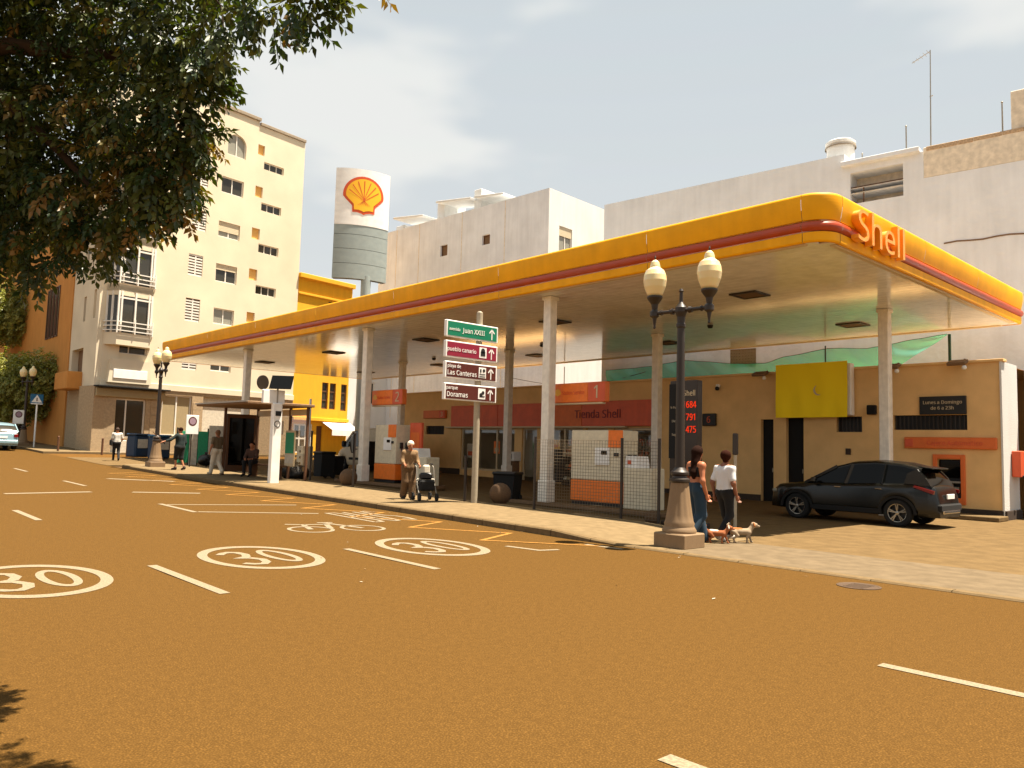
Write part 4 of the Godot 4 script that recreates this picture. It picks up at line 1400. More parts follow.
func canopy() -> void:
	var x0 := -45.2
	var x1 := -7.05
	var z0 := -28.6
	var z1 := -15.1
	var hs := 6.05
	var c := thing("station_canopy", "huge flat station canopy with a yellow edge and a red stripe", "canopy")
	# roof and soffit
	var mb := MB.new()
	mb.box(Vector3((x0 + x1) / 2, 6.6, (z0 + z1) / 2), Vector3(x1 - x0 - 0.7, 0.5, z1 - z0 - 0.7))
	part("roof_deck", mb, M.roof_trim, c)
	var n := 44
	var w := (z1 - z0 - 0.1) / n
	var meshes := {}
	for i in n:
		# rows inside the rounded corners are shorter
		var zz := z0 + 0.05 + (i + 0.5) * w
		var dz := maxf(zz + w / 2 - z1 + 0.5, 0.0)
		var cut := roundf((0.5 - sqrt(maxf(0.5 * 0.5 - dz * dz, 0.0))) * 1000.0) / 1000.0
		if not meshes.has(cut):
			mb = MB.new()
			mb.box(Vector3.ZERO, Vector3(x1 - x0 - 0.08 - cut * 2.0, 0.04, w - 0.012), 0.004)
			meshes[cut] = mb.mesh()
		var sm: ArrayMesh = meshes[cut]
		part("soffit_panel", sm, M.soffit, c).position = Vector3((x0 + x1) / 2, hs + 0.02, z0 + 0.05 + (i + 0.5) * w)
	mb = MB.new()
	mb.box(Vector3((x0 + x1) / 2, hs + 0.05, (z0 + z1) / 2), Vector3(x1 - x0 - 0.7, 0.012, z1 - z0 - 0.7))
	part("soffit_backing", mb, M.soffit_dark, c)
	# edge: yellow lip, red half round, tall yellow upper band, in lengths with open joints
	var lip := [Vector2(-0.03, hs - 0.01), Vector2(0.03, hs - 0.01), Vector2(0.05, hs + 0.02), Vector2(0.05, hs + 0.195), Vector2(0.02, hs + 0.2)]
	var red := []
	for i in 9:
		var t := -PI / 2 + PI * i / 8
		red.append(Vector2(0.02 + 0.09 * cos(t), hs + 0.32 + 0.105 * sin(t)))
	var top := [Vector2(0.02, hs + 0.44), Vector2(0.05, hs + 0.45)]
	for i in 9:
		var t := i / 8.0
		top.append(Vector2(0.05 + 0.055 * sin(t * PI * 0.6), hs + 0.455 + 0.475 * t))
	for i in 6:
		var t := PI / 2 * (i + 1) / 6
		top.append(Vector2(0.03 + 0.072 * cos(t), hs + 0.93 + 0.08 * sin(t)))
	top.append(Vector2(-0.25, hs + 1.005))
	var rad := 0.5
	var runs := []
	var cuts := [x1 - rad, -11.5, -16.9, -22.3, -27.7, -33.1, -38.5, x0 + rad]
	for i in 7: runs.append([[Vector3(cuts[i], 0, z1), Vector3.BACK], [Vector3(cuts[i + 1], 0, z1), Vector3.BACK]])
	var rb := 0.12
	var zc := [z1 - rad, -20.2, -24.2, z0 + rb]
	for i in 3: runs.append([[Vector3(x1, 0, zc[i + 1]), Vector3.RIGHT], [Vector3(x1, 0, zc[i]), Vector3.RIGHT]])
	for i in 3: runs.append([[Vector3(x0, 0, zc[i]), Vector3.LEFT], [Vector3(x0, 0, zc[i + 1]), Vector3.LEFT]])
	for i in 7: runs.append([[Vector3(cuts[i + 1] + (rb - rad if i == 6 else 0.0), 0, z0), Vector3.FORWARD], [Vector3(cuts[i] + (rad - rb if i == 0 else 0.0), 0, z0), Vector3.FORWARD]])
	for q in [[x1 - rad, z1 - rad, PI / 2], [x1 - rb, z0 + rb, 0.0], [x0 + rb, z0 + rb, -PI / 2], [x0 + rad, z1 - rad, PI]]:
		var l := []
		for i in 11:
			var t: float = q[2] - PI / 2 * i / 10
			var o := Vector3(cos(t), 0, sin(t))
			l.append([Vector3(q[0], 0, q[1]) + o * (rb if q[1] < -20.0 else rad), o])
		runs.append(l)
	for r in runs:
		var d: Vector3 = (r[-1][0] - r[0][0]).normalized() * 0.006
		var s: Array = r.duplicate(true)
		s[0][0] += d
		s[-1][0] -= d
		mb = MB.new()
		sweep(mb, top, s)
		part("fascia_panel", mb, M.fascia, c)
		mb = MB.new()
		sweep(mb, red, s)
		part("red_stripe", mb, M.fascia_red, c)
		mb = MB.new()
		sweep(mb, lip, s)
		part("fascia_lip", mb, M.fascia, c)
	# pale drip trim just inside the lip
	mb = MB.new()
	mb.box(Vector3((x0 + x1) / 2, hs - 0.012, z1 - 0.12), Vector3(x1 - x0 - 1.0, 0.05, 0.13), 0.01)
	mb.box(Vector3((x0 + x1) / 2, hs - 0.012, z0 + 0.12), Vector3(x1 - x0 - 1.0, 0.05, 0.13), 0.01)
	mb.box(Vector3(x1 - 0.12, hs - 0.012, (z0 + z1) / 2), Vector3(0.13, 0.05, z1 - z0 - 1.0), 0.01)
	part("drip_trim", mb, M.trim_cream, c)
	# bubble letters on the right edge
	var lt := words("Shell", 0.68, M.letter_orange, c, Vector3(x1 + 0.16, hs + 0.47, -17.3), PI / 2, 0.16, "bubble_letters", 1.3)
	lt.set_meta("label", "glossy orange bubble letters on the canopy edge")
	# flush lights
	for fx in [-11.1, -18.5, -25.9, -33.3, -40.7]:
		for fz in [-19.1, -25.6]:
			var f := sub("soffit_light", c, Vector3(fx, hs, fz))
			mb = MB.new()
			for s in [-1.0, 1.0]:
				mb.box(Vector3(s * 0.36, -0.02, 0), Vector3(0.09, 0.05, 0.81), 0.005)
				mb.box(Vector3(0, -0.02, s * 0.36), Vector3(0.62, 0.048, 0.09), 0.005)
			part("frame", mb, M.iron, f)
			mb = MB.new()
			mb.box(Vector3(0, -0.012, 0), Vector3(0.62, 0.03, 0.62))
			part("lens", mb, M.shade_brown, f)
	for q in [[-14.8, -22.9], [-23.0, -23.0], [-31.0, -23.4]]:
		var s := MB.new()
		s.lathe([Vector2(0.0, -0.12), Vector2(0.07, -0.11), Vector2(0.10, -0.05), Vector2(0.10, 0.0)], 14, Vector3(q[0], hs, q[1]))
		part("smoke_dome", s, M.black, c)
	# columns
	for q in [[-15.6, -15.9], [-25.2, -15.9], [-35.7, -15.9], [-9.25, -23.5], [-17.45, -23.5], [-25.55, -23.5], [-33.8, -23.5]]:
		var g := gy(q[0])
		var col := sub("column", c, Vector3(q[0], g, q[1]))
		mb = MB.new()
		mb.box(Vector3(0, (hs - g) / 2 + 0.1, 0), Vector3(0.29, hs - g - 0.2, 0.29), 0.02)
		part("shaft", mb, M.column, col)
		mb = MB.new()
		mb.box(Vector3(0, 0.36, 0), Vector3(0.36, 0.72, 0.36), 0.02)
		part("base", mb, M.column, col)
		mb = MB.new()
		mb.box(Vector3(0, hs - g - 0.06, 0), Vector3(0.36, 0.10, 0.36), 0.01)
		part("collar", mb, M.column, col)

func islands() -> void:
	var i := 0
	for q in [[-17.2, -10.9, -16.25], [-27.0, -21.2, -16.25]]:
		var t := thing("pump_island", ["raised concrete island under the nearer pump", "raised concrete island under the farther pump"][i], "pump island", Vector3(0, gy(q[0] + 3), 0), 0.0, "pump islands")
		var mb := MB.new()
		var pts := PackedVector2Array()
		for k in 17:
			var a := -PI / 2 + PI * k / 16
			pts.append(Vector2(q[1] - 0.6 + cos(a) * 0.6, q[2] + sin(a) * 0.7))
		for k in 17:
			var a := PI / 2 + PI * k / 16
			pts.append(Vector2(q[0] + 0.6 + cos(a) * 0.6, q[2] + sin(a) * 0.7))
		var tf := Transform3D(Basis(Vector3(1, 0, 0), Vector3(0, 0, 1), Vector3(0, -1, 0)), Vector3.ZERO)
		mb.slab(pts, 0.1, -0.13, tf)
		part("slab", mb, M.forecourt, t)
		mb = MB.new()
		for k in pts.size():
			var a := pts[k]
			var b2 := pts[(k + 1) % pts.size()]
			mb.bar(Vector3(a.x, 0.10, a.y), Vector3(b2.x, 0.10, b2.y), 0.09, 0.09)
		part("edge_band", mb, M.shade_brown, t)
		i += 1

func emblem_pylon() -> void:
	# curved pole sign: x across the panel, z towards the viewer
	var a := deg_to_rad(70.0)
	var t := thing("pole_sign", "tall curved white and grey pole sign with a red and yellow scallop emblem", "sign", Vector3(-46.9, 0.0, -28.75), a)
	var hw := 2.02
	var rad := 4.0
	var base_y := 13.2
	var mid_y := 17.05
	var top_y := 21.1
	var arc := func(u: float, y: float, off: float) -> Vector3:
		var th := u / rad
		return Vector3(sin(th) * (rad + off), y, cos(th) * (rad + off) - rad)
	var face := func(mb: MB, y0: float, y1: float, off: float) -> void:
		for i in 16:
			var u0 := lerpf(-hw, hw, i / 16.0)
			var u1 := lerpf(-hw, hw, (i + 1) / 16.0)
			var n0 := Vector3(sin(u0 / rad), 0, cos(u0 / rad))
			var n1 := Vector3(sin(u1 / rad), 0, cos(u1 / rad))
			mb.tri(arc.call(u0, y0, off), arc.call(u1, y0, off), arc.call(u1, y1, off), n0, n1, n1)
			mb.tri(arc.call(u0, y0, off), arc.call(u1, y1, off), arc.call(u0, y1, off), n0, n1, n0)
			for yy in [y0, y1]:
				mb.flat([arc.call(u0, yy, off), arc.call(u1, yy, off), arc.call(u1, yy, -0.45), arc.call(u0, yy, -0.45)], Vector3(0, 1 if yy == y1 else -1, 0))
			mb.tri(arc.call(u0, y0, -0.45), arc.call(u1, y0, -0.45), arc.call(u1, y1, -0.45), -n0, -n1, -n1)
			mb.tri(arc.call(u0, y0, -0.45), arc.call(u1, y1, -0.45), arc.call(u0, y1, -0.45), -n0, -n1, -n0)
		for u in [-hw, hw]:
			mb.flat([arc.call(u, y0, off), arc.call(u, y1, off), arc.call(u, y1, -0.45), arc.call(u, y0, -0.45)], Vector3(u, 0, 0))
	var mb := MB.new()
	face.call(mb, mid_y, top_y, 0.0)
	part("white_panel", mb, M.sign_white, t)
	var ys := [base_y, 14.28, 15.32, 16.35, 17.04]
	for i in 4:
		mb = MB.new()
		face.call(mb, ys[i] + 0.03, ys[i + 1] - 0.0, -0.02)
		part("grey_panel", mb, M.sign_grey, t)
	mb = MB.new()
	face.call(mb, base_y + 0.02, mid_y - 0.02, -0.1)
	part("core", mb, M.dark_line, t)
	mb = MB.new()
	mb.tube(Vector3(0.45, -0.5, -0.35), Vector3(0.45, base_y + 0.3, -0.35), 0.35, 0.35, 16)
	part("pole", mb, M.sign_grey, t)
	# scallop emblem laid on the curved face: a red rim, a yellow body, raised red flutes
	var em := sub("emblem", t)
	var outline := func(k: float) -> PackedVector2Array:
		var p := PackedVector2Array()
		# base foot, then the fan
		for q in [[-0.34, -1.02], [-0.10, -1.08], [0.0, -1.14], [0.10, -1.08], [0.34, -1.02], [0.62, -1.02], [0.64, -0.66], [1.0, -0.30]]:
			p.append(Vector2(q[0], q[1]) * k)
		for i in 25:
			var th := lerpf(-0.12, PI + 0.12, i / 24.0)
			var sc := 1.0
			p.append(Vector2(cos(th) * 1.16, sin(th) * 1.04) * k * sc)
		for q in [[-1.0, -0.30], [-0.64, -0.66], [-0.62, -1.02]]:
			p.append(Vector2(q[0], q[1]) * k)
		return p
	var cy := 19.25
	var bend := func(called: String, poly: PackedVector2Array, off: float, mat: Material) -> void:
		# slice the flat outline into strips so that it follows the curve
		var m2 := MB.new()
		for i in 24:
			var u0 := lerpf(-1.6, 1.6, i / 24.0)
			var u1 := lerpf(-1.6, 1.6, (i + 1) / 24.0)
			var strip := PackedVector2Array([Vector2(u0, -2), Vector2(u1, -2), Vector2(u1, 2), Vector2(u0, 2)])
			for piece in Geometry2D.intersect_polygons(poly, strip):
				var ix := Geometry2D.triangulate_polygon(piece)
				for k in range(0, ix.size(), 3):
					var v3 := []
					for e in 3:
						var q: Vector2 = piece[ix[k + e]]
						v3.append(arc.call(q.x, cy + q.y, off))
					m2.flat(v3, Vector3(0, 0, 1))
		part(called, m2, mat, em)
	bend.call("rim", outline.call(1.27), 0.02, M.emblem_red)
	bend.call("fan", outline.call(1.09), 0.035, M.emblem_yellow)
	for i in 7:
		var th := lerpf(0.30, PI - 0.30, i / 6.0)
		var d := Vector2(cos(th), sin(th))
		var nn := Vector2(-d.y, d.x)
		var foot := Vector2((i - 3) * 0.15, -0.78)
		var tip := Vector2(d.x * 1.1, d.y * 1.0)
		bend.call("flute", PackedVector2Array([foot - nn * 0.01, tip - nn * 0.035, tip + nn * 0.035, foot + nn * 0.01]), 0.045, M.emblem_red)

func roof_net() -> void:
	var t := thing("roof_net", "green safety net sagging between posts on the shop roof", "net", Vector3(0, 0, -29.2))
	var px := [-9.33, -13.73, -20.34, -27.54, -34.29]
	var ph := [6.0, 5.94, 5.94, 5.94, 5.82]
	var keys := [[-9.38, 6.0], [-10.86, 5.88], [-12.12, 5.71], [-13.72, 5.84], [-15.43, 5.61], [-16.22, 5.42], [-17.83, 5.5], [-20.34, 5.82], [-21.71, 5.64], [-24.69, 5.59]]
	var rw := []
	for j in 9:
		var line := []
		for i in 90:
			var x := lerpf(-9.38, -24.69, i / 89.0)
			var top := 5.1
			for k in keys.size() - 1:
				if x <= keys[k][0] and x >= keys[k + 1][0]:
					top = lerpf(keys[k][1], keys[k + 1][1], (keys[k][0] - x) / (keys[k][0] - keys[k + 1][0]))
			# the free end runs slantwise from the first post
			var low := 4.5
			if x > -11.78: low = lerpf(6.0, 4.5, (-9.38 - x) / 2.4)
			var y := lerpf(low, top, j / 8.0)
			line.append(Vector3(x, y, 0.07 * sin(x * 2.1 + j * 0.4) + 0.04 * sin(x * 5.3 + j)))
		rw.append(line)
	var mb := MB.new()
	mb.rows(rw)
	part("netting", mb, M.net, t)
	mb = MB.new()
	for i in 89:
		mb.tube(rw[8][i], rw[8][i + 1], 0.012, 0.012, 4, false)
	part("edge_rope", mb, M.net_post, t)
	for k in px.size():
		mb = MB.new()
		mb.tube(Vector3(px[k], 4.3, 0), Vector3(px[k], ph[k], 0), 0.05 if k == 0 else 0.025, 0.05 if k == 0 else 0.025, 6)
		part("post", mb, M.net_post if k < 2 else M.steel, t)
	mb = MB.new()
	var prev := Vector3(-21.5, 5.75, 0)
	for i in 14:
		var s := (i + 1) / 14.0
		var p := Vector3(lerpf(-21.5, -31.5, s), 5.55 - 0.6 * sin(s * PI), 0)
		mb.tube(prev, p, 0.015, 0.015, 4, false)
		prev = p
	part("loose_cable", mb, M.black, t)

# ------------------------------------------------------------------ street furniture
func make_lamp(label: String, at: Vector3, arm_turn: float) -> Node3D:
	var t := thing("street_lamp", label, "street lamp", at, 0.0, "twin globe street lamps")
	var mb := MB.new()
	mb.box(Vector3(0, 0.11, 0), Vector3(0.64, 0.26, 0.64), 0.02)
	part("plinth", mb, M.lamp_stone, t)
	# pedestal with shallow flutes
	mb = MB.new()
	var prof := [Vector2(0.29, 0.24), Vector2(0.30, 0.28), Vector2(0.27, 0.33), Vector2(0.255, 0.36), Vector2(0.265, 0.40), Vector2(0.245, 0.44), Vector2(0.225, 0.55), Vector2(0.19, 0.80), Vector2(0.165, 1.02), Vector2(0.155, 1.12)]
	var rw := []
	for p in prof:
		var l := []
		for i in 48:
			var a := TAU * i / 48
			var r: float = p.x * (1.0 - (0.035 if (i % 4 < 2 and p.y > 0.45) else 0.0))
			l.append(Vector3(cos(a) * r, p.y, sin(a) * r))
		rw.append(l)
	mb.rows(rw, true)
	part("pedestal", mb, M.lamp_stone, t)
	mb = MB.new()
	mb.lathe([Vector2(0.155, 1.10), Vector2(0.185, 1.13), Vector2(0.185, 1.17), Vector2(0.14, 1.19), Vector2(0.13, 1.22), Vector2(0.16, 1.25), Vector2(0.16, 1.29), Vector2(0.12, 1.33), Vector2(0.09, 1.37), Vector2(0.0, 1.37)], 24)
	part("collar", mb, M.iron, t)
	mb = MB.new()
	mb.lathe([Vector2(0.088, 1.33), Vector2(0.078, 2.4), Vector2(0.068, 3.85), Vector2(0.085, 3.87), Vector2(0.085, 3.92), Vector2(0.07, 3.94), Vector2(0.075, 4.05), Vector2(0.105, 4.14), Vector2(0.105, 4.22), Vector2(0.06, 4.28), Vector2(0.035, 4.32), Vector2(0.03, 4.50), Vector2(0.045, 4.52), Vector2(0.03, 4.56), Vector2(0.0, 4.57)], 18)
	part("shaft", mb, M.iron, t)
	var hd := sub("lamp_head", t)
	hd.rotation.y = arm_turn
	mb = MB.new()
	mb.tube(Vector3(-0.56, 4.17, 0), Vector3(0.56, 4.17, 0), 0.035, 0.035, 10)
	for s in [-1.0, 1.0]:
		mb.tube(Vector3(s * 0.16, 4.17, 0), Vector3(s * 0.22, 4.17, 0), 0.06, 0.05, 10)
		mb.tube(Vector3(s * 0.40, 4.17, 0), Vector3(s * 0.43, 4.17, 0), 0.05, 0.05, 10)
	part("arm", mb, M.iron, hd)
	for s in [-0.56, 0.56]:
		mb = MB.new()
		mb.lathe([Vector2(0.0, 3.88), Vector2(0.025, 3.90), Vector2(0.018, 3.94), Vector2(0.04, 4.08), Vector2(0.085, 4.12), Vector2(0.085, 4.20), Vector2(0.05, 4.24), Vector2(0.065, 4.34), Vector2(0.12, 4.42), Vector2(0.145, 4.46), Vector2(0.145, 4.49), Vector2(0.10, 4.50)], 18, Vector3(s, 0, 0))
		part("cup", mb, M.iron, hd)
		mb = MB.new()
		mb.lathe([Vector2(0.10, 4.48), Vector2(0.145, 4.53), Vector2(0.195, 4.66), Vector2(0.215, 4.78), Vector2(0.205, 4.88), Vector2(0.17, 4.97), Vector2(0.105, 5.02), Vector2(0.095, 5.03), Vector2(0.09, 5.07), Vector2(0.075, 5.13), Vector2(0.035, 5.17), Vector2(0.0, 5.18)], 22, Vector3(s, 0, 0))
		var gl := part("globe", mb, M.globe, hd)
		mb = MB.new()
		mb.lathe([Vector2(0.02, 5.16), Vector2(0.012, 5.2), Vector2(0.018, 5.22), Vector2(0.0, 5.27)], 8, Vector3(s, 0, 0))
		part("finial", mb, M.iron, gl)
	return t

func arrow_up(mb: MB, c: Vector3, h: float) -> void:
	# an arrow drawn on a board facing +x; u runs to -z
	for q in [[[-0.05, -0.5], [0.05, -0.5], [0.05, 0.3], [-0.05, 0.3]], [[0.0, 0.5], [0.08, 0.42], [-0.25, 0.02], [-0.33, 0.10]], [[0.0, 0.5], [-0.08, 0.42], [0.25, 0.02], [0.33, 0.10]]]:
		var v := []
		for p in q: v.append(c + Vector3(0, p[1] * h, -p[0] * h))
		mb.flat(v, Vector3.RIGHT)

func street_things() -> void:
	make_lamp("twin globe street lamp with stone pedestal beside the walking couple", Vector3(-8.1, 0.03, -11.6), 0.06)
	make_lamp("twin globe street lamp at the side street corner beside the dark shirted man", Vector3(-35.2, gy(-35.2) + 0.11, -11.8), 0.0)
	make_lamp("twin globe street lamp far left in front of the clipped tree", Vector3(-57.9, gy(-57.9) + 0.05, -11.2), 0.29)

	# finger post with four boards
	var t := thing("direction_sign", "grey post with four stacked direction boards, green, magenta and two brown", "sign", Vector3(-15.85, gy(-15.85) + 0.13, -13.45))
	var g := t.position.y
	var mb := MB.new()
	mb.tube(Vector3(0, -0.05, 0), Vector3(0, 5.05, 0), 0.085, 0.085, 16)
	mb.ball(Vector3(0, 5.05, 0), Vector3(0.085, 0.06, 0.085), 16, 8)
	part("post", mb, M.grey_post, t)
	var rowsy := [4.70, 4.17, 3.635, 3.075]
	var mats := [M.green_sign, M.magenta_sign, M.brown_sign, M.brown_sign]
	var txt := [["avenida", "Juan XXIII"], ["pueblo canario", ""], ["playa de", "Las Canteras"], ["parque", "Doramas"]]
	for i in 4:
		var bd := sub("board", t, Vector3(0.13, rowsy[i] - g, 0.37))
		mb = MB.new()
		mb.box(Vector3.ZERO, Vector3(0.10, 0.43, 1.78), 0.012)
		part("case", mb, M.sign_white, bd)
		mb = MB.new()
		mb.box(Vector3(0.052, 0, 0.0), Vector3(0.006, 0.365, 1.68), 0.0)
		part("face", mb, mats[i], bd)
		if i == 0:
			words("avenida", 0.075, M.sign_white, bd, Vector3(0.058, -0.01, 0.62), PI / 2)
			words("Juan XXIII", 0.125, M.sign_white, bd, Vector3(0.058, -0.01, -0.03), PI / 2)
		elif i == 1:
			words("pueblo canario", 0.105, M.sign_white, bd, Vector3(0.058, 0.0, 0.36), PI / 2)
		else:
			words(txt[i][0], 0.085, M.sign_white, bd, Vector3(0.058, 0.10, [0.0, 0.0, 0.60, 0.65][i]), PI / 2)
			words(txt[i][1], 0.125, M.sign_white, bd, Vector3(0.058, -0.07, [0.0, 0.0, 0.33, 0.47][i]), PI / 2)
		mb = MB.new()
		arrow_up(mb, Vector3(0.059, 0, -0.66), 0.31)
		part("arrow", mb, M.sign_white, bd)
		if i > 0:
			mb = MB.new()
			mb.box(Vector3(0.058, 0, -0.36), Vector3(0.006, 0.28, 0.25))
			var pic := part("pictogram_field", mb, M.sign_white, bd)
			mb = MB.new()
			if i == 1:
				mb.box(Vector3(0.064, -0.03, -0.36), Vector3(0.006, 0.12, 0.16))
				mb.tube(Vector3(0.061, 0.05, -0.36), Vector3(0.067, 0.05, -0.36), 0.07, 0.07, 14)
			elif i == 2:
				mb.tube(Vector3(0.061, 0.06, -0.41), Vector3(0.067, 0.06, -0.41), 0.045, 0.045, 12)
				for k in 2: mb.box(Vector3(0.064, -0.04 - k * 0.06, -0.36), Vector3(0.006, 0.02, 0.2))
				mb.box(Vector3(0.064, 0.05, -0.30), Vector3(0.006, 0.09, 0.05))
			else:
				mb.tube(Vector3(0.061, 0.03, -0.40), Vector3(0.067, 0.03, -0.40), 0.05, 0.05, 10)
				mb.tube(Vector3(0.061, -0.03, -0.33), Vector3(0.067, -0.03, -0.33), 0.055, 0.055, 10)
				mb.box(Vector3(0.064, -0.07, -0.37), Vector3(0.006, 0.03, 0.18))
			part("pictogram", mb, M.dark_line, pic)

	# bus shelter
	t = thing("bus_shelter", "brown bus shelter with a thin flat roof and glazed panels on the pavement", "bus shelter", Vector3(-27.2, gy(-27.2) + 0.13, -12.6))
	mb = MB.new()
	mb.box(Vector3(0, 2.62, 0.15), Vector3(4.4, 0.10, 2.5), 0.02)
	part("roof", mb, M.shade_brown, t)
	mb = MB.new()
	mb.box(Vector3(0, 2.66, 1.42), Vector3(4.42, 0.05, 0.05))
	part("roof_edge", mb, M.steel, t)
	for p in [[-2.0, -0.95], [-0.65, -0.95], [0.7, -0.95], [2.0, -0.95], [-2.0, 0.35]]:
		mb = MB.new()
		mb.box(Vector3(p[0], 1.3, p[1]), Vector3(0.09, 2.62, 0.09), 0.01)
		part("post", mb, M.frame_brown, t)
	for k in 3:
		mb = MB.new()
		mb.box(Vector3(-1.33 + k * 1.34, 1.3, -0.95), Vector3(1.24, 2.0, 0.015))
		part("back_pane", mb, M.pane, t)
		mb = MB.new()
		mb.box(Vector3(-1.33 + k * 1.34, 2.4, -0.95), Vector3(1.22, 0.22, 0.05))
		part("header", mb, M.trim_cream, t)
	mb = MB.new()
	mb.box(Vector3(-2.0, 1.25, -0.3), Vector3(0.10, 2.2, 1.16), 0.01)
	part("end_panel", mb, M.frame_brown, t)
	mb = MB.new()
	mb.box(Vector3(-1.945, 1.3, -0.3), Vector3(0.012, 1.8, 0.98))
	part("dark_pane", mb, M.dark_glass, t)
	mb = MB.new()
	mb.box(Vector3(0.95, 1.1, -0.86), Vector3(0.7, 1.3, 0.05), 0.01)
	var pst := part("poster_case", mb, M.trim_cream, t)
	mb = MB.new()
	mb.box(Vector3(0.95, 1.3, -0.83), Vector3(0.62, 0.75, 0.012))
	part("poster", mb, M.hoard_green, pst)
	mb = MB.new()
	mb.box(Vector3(0.95, 0.72, -0.83), Vector3(0.62, 0.32, 0.012))
	part("poster_foot", mb, M.hoard_white, pst)
	mb = MB.new()
	mb.box(Vector3(-0.3, 0.46, -0.55), Vector3(2.6, 0.05, 0.38), 0.01)
	for s in [-1.3, 0.7]: mb.box(Vector3(s, 0.22, -0.55), Vector3(0.06, 0.44, 0.3))
	part("bench", mb, M.frame_brown, t)
	mb = MB.new()
	mb.box(Vector3(0.1, 1.85, -0.88), Vector3(0.4, 0.5, 0.03), 0.005)
	part("timetable", mb, M.hoard_white, t)

	# bus stop post with a solar panel
	t = thing("bus_stop_post", "white bus stop pillar carrying a small solar panel beside the shelter", "bus stop", Vector3(-24.4, gy(-24.4) + 0.13, -11.96))
	mb = MB.new()
	mb.box(Vector3(0, 1.3, 0), Vector3(0.18, 2.7, 0.34), 0.03)
	part("pillar", mb, M.sign_white, t)
	mb = MB.new()
	mb.box(Vector3(-0.05, 2.85, 0.12), Vector3(0.12, 0.46, 0.78), 0.02)
	part("display_case", mb, M.sign_white, t)
	mb = MB.new()
	mb.box(Vector3(0.095, 2.3, -0.02), Vector3(0.01, 0.16, 0.2))
	part("route_plate", mb, M.dark_line, t)
	mb = MB.new()
	for i in 20:
		var a0 := TAU * i / 20
		var a1 := TAU * (i + 1) / 20
		mb.bar(Vector3(0.097, 1.95 + sin(a0) * 0.1, cos(a0) * 0.1), Vector3(0.097, 1.95 + sin(a1) * 0.1, cos(a1) * 0.1), 0.012, 0.02)
	part("ring_mark", mb, M.dark_line, t)
	mb = MB.new()
	mb.tube(Vector3(0, 2.6, 0), Vector3(0, 3.3, 0.0), 0.03, 0.03, 8)
	part("mast", mb, M.steel, t)
	mb = MB.new()
	mb.box(Vector3(0.05, 3.35, -0.1), Vector3(0.72, 0.035, 0.62), 0.005, Basis(Vector3(0, 1, 0), 0.9) * Basis(Vector3(1, 0, 0), 0.85))
	part("solar_panel", mb, M.dark_glass, t)
	mb = MB.new()
	mb.tube(Vector3(-0.2, 3.32, 0.42), Vector3(-0.26, 3.32, 0.44), 0.24, 0.24, 20)
	part("round_box", mb, M.iron, t)

	# small traffic signs
	for q in [[Vector3(-56.6, 0, -10.6), 2.1, "low white no parking plate on a short post behind the blue car"], [Vector3(-35.3, 0, -13.3), 2.15, "white no parking plate on a dark post left of the shelter"]]:
		t = thing("no_parking_sign", q[2], "traffic sign", q[0] + Vector3(0, gy(q[0].x) + 0.1, 0), 0.15, "no parking plates")
		mb = MB.new()
		mb.tube(Vector3.ZERO, Vector3(0, q[1], 0), 0.03, 0.03, 8)
		part("post", mb, M.iron, t)
		mb = MB.new()
		mb.box(Vector3(0.04, q[1] - 0.25, 0), Vector3(0.03, 0.85, 0.6), 0.01)
		var pl := part("plate", mb, M.sign_white, t)
		mb = MB.new()
		mb.tube(Vector3(0.055, q[1] - 0.1, 0), Vector3(0.062, q[1] - 0.1, 0), 0.2, 0.2, 20)
		part("red_disc", mb, M.dim_red, pl)
		mb = MB.new()
		mb.tube(Vector3(0.06, q[1] - 0.1, 0), Vector3(0.066, q[1] - 0.1, 0), 0.15, 0.15, 20)
		part("blue_disc", mb, M.faded, pl)
	t = thing("crossing_sign", "blue and white pedestrian crossing sign on a white post", "traffic sign", Vector3(-55.8, gy(-55.8) + 0.1, -11.4), 0.1)
	mb = MB.new()
	mb.tube(Vector3(0, -0.1, 0), Vector3(0, 3.3, 0), 0.05, 0.05, 10)
	part("post", mb, M.sign_white, t)
	mb = MB.new()
	mb.box(Vector3(0.07, 3.0, 0.05), Vector3(0.03, 0.62, 0.72), 0.01)
	var cs := part("plate", mb, M.blue_sign, t)
	mb = MB.new()
	mb.flat([Vector3(0.09, 2.8, 0.35), Vector3(0.09, 2.8, -0.25), Vector3(0.09, 3.27, 0.05)], Vector3.RIGHT)
	mb.box(Vector3(0.088, 2.71, 0.05), Vector3(0.008, 0.06, 0.66))
	part("white_triangle", mb, M.sign_white, cs)
	mb = MB.new()
	mb.box(Vector3(0.094, 2.95, 0.05), Vector3(0.006, 0.16, 0.06))
	mb.ball(Vector3(0.094, 3.06, 0.05), Vector3(0.006, 0.035, 0.035), 8, 6)
	part("walker_figure", mb, M.dim_red, cs)
	var bl := [[-50.8, -11.6, "thin brown bollard left of the corner shop by the road"], [-49.2, -13.5, "thin brown bollard just left of the white shirted man"], [-47.2, -14.25, "thin brown bollard just right of the white shirted man"]]
	for q in bl:
		t = thing("bollard", q[2], "bollard", Vector3(q[0], gy(q[0]), q[1]), 0.0, "bollards at the side street corner")
		mb = MB.new()
		mb.lathe([Vector2(0.06, 0.0), Vector2(0.06, 0.85), Vector2(0.05, 0.88)], 12)
		part("shaft", mb, M.frame_brown, t)
		mb = MB.new()
		mb.lathe([Vector2(0.05, 0.87), Vector2(0.07, 0.9), Vector2(0.06, 0.96), Vector2(0.0, 1.0)], 12)
		part("cap", mb, M.frame_brown, t)
	# low white planter wall by the corner shop
	t = thing("planter", "long low white planter in front of the corner shop window", "planter", Vector3(-50.2, gy(-50.2) + 0.1, -14.4), deg_to_rad(98.97))
	mb = MB.new()
	mb.box(Vector3(1.2, 0.35, 0), Vector3(2.6, 0.8, 0.5), 0.03)
	part("trough", mb, M.hoard_white, t)
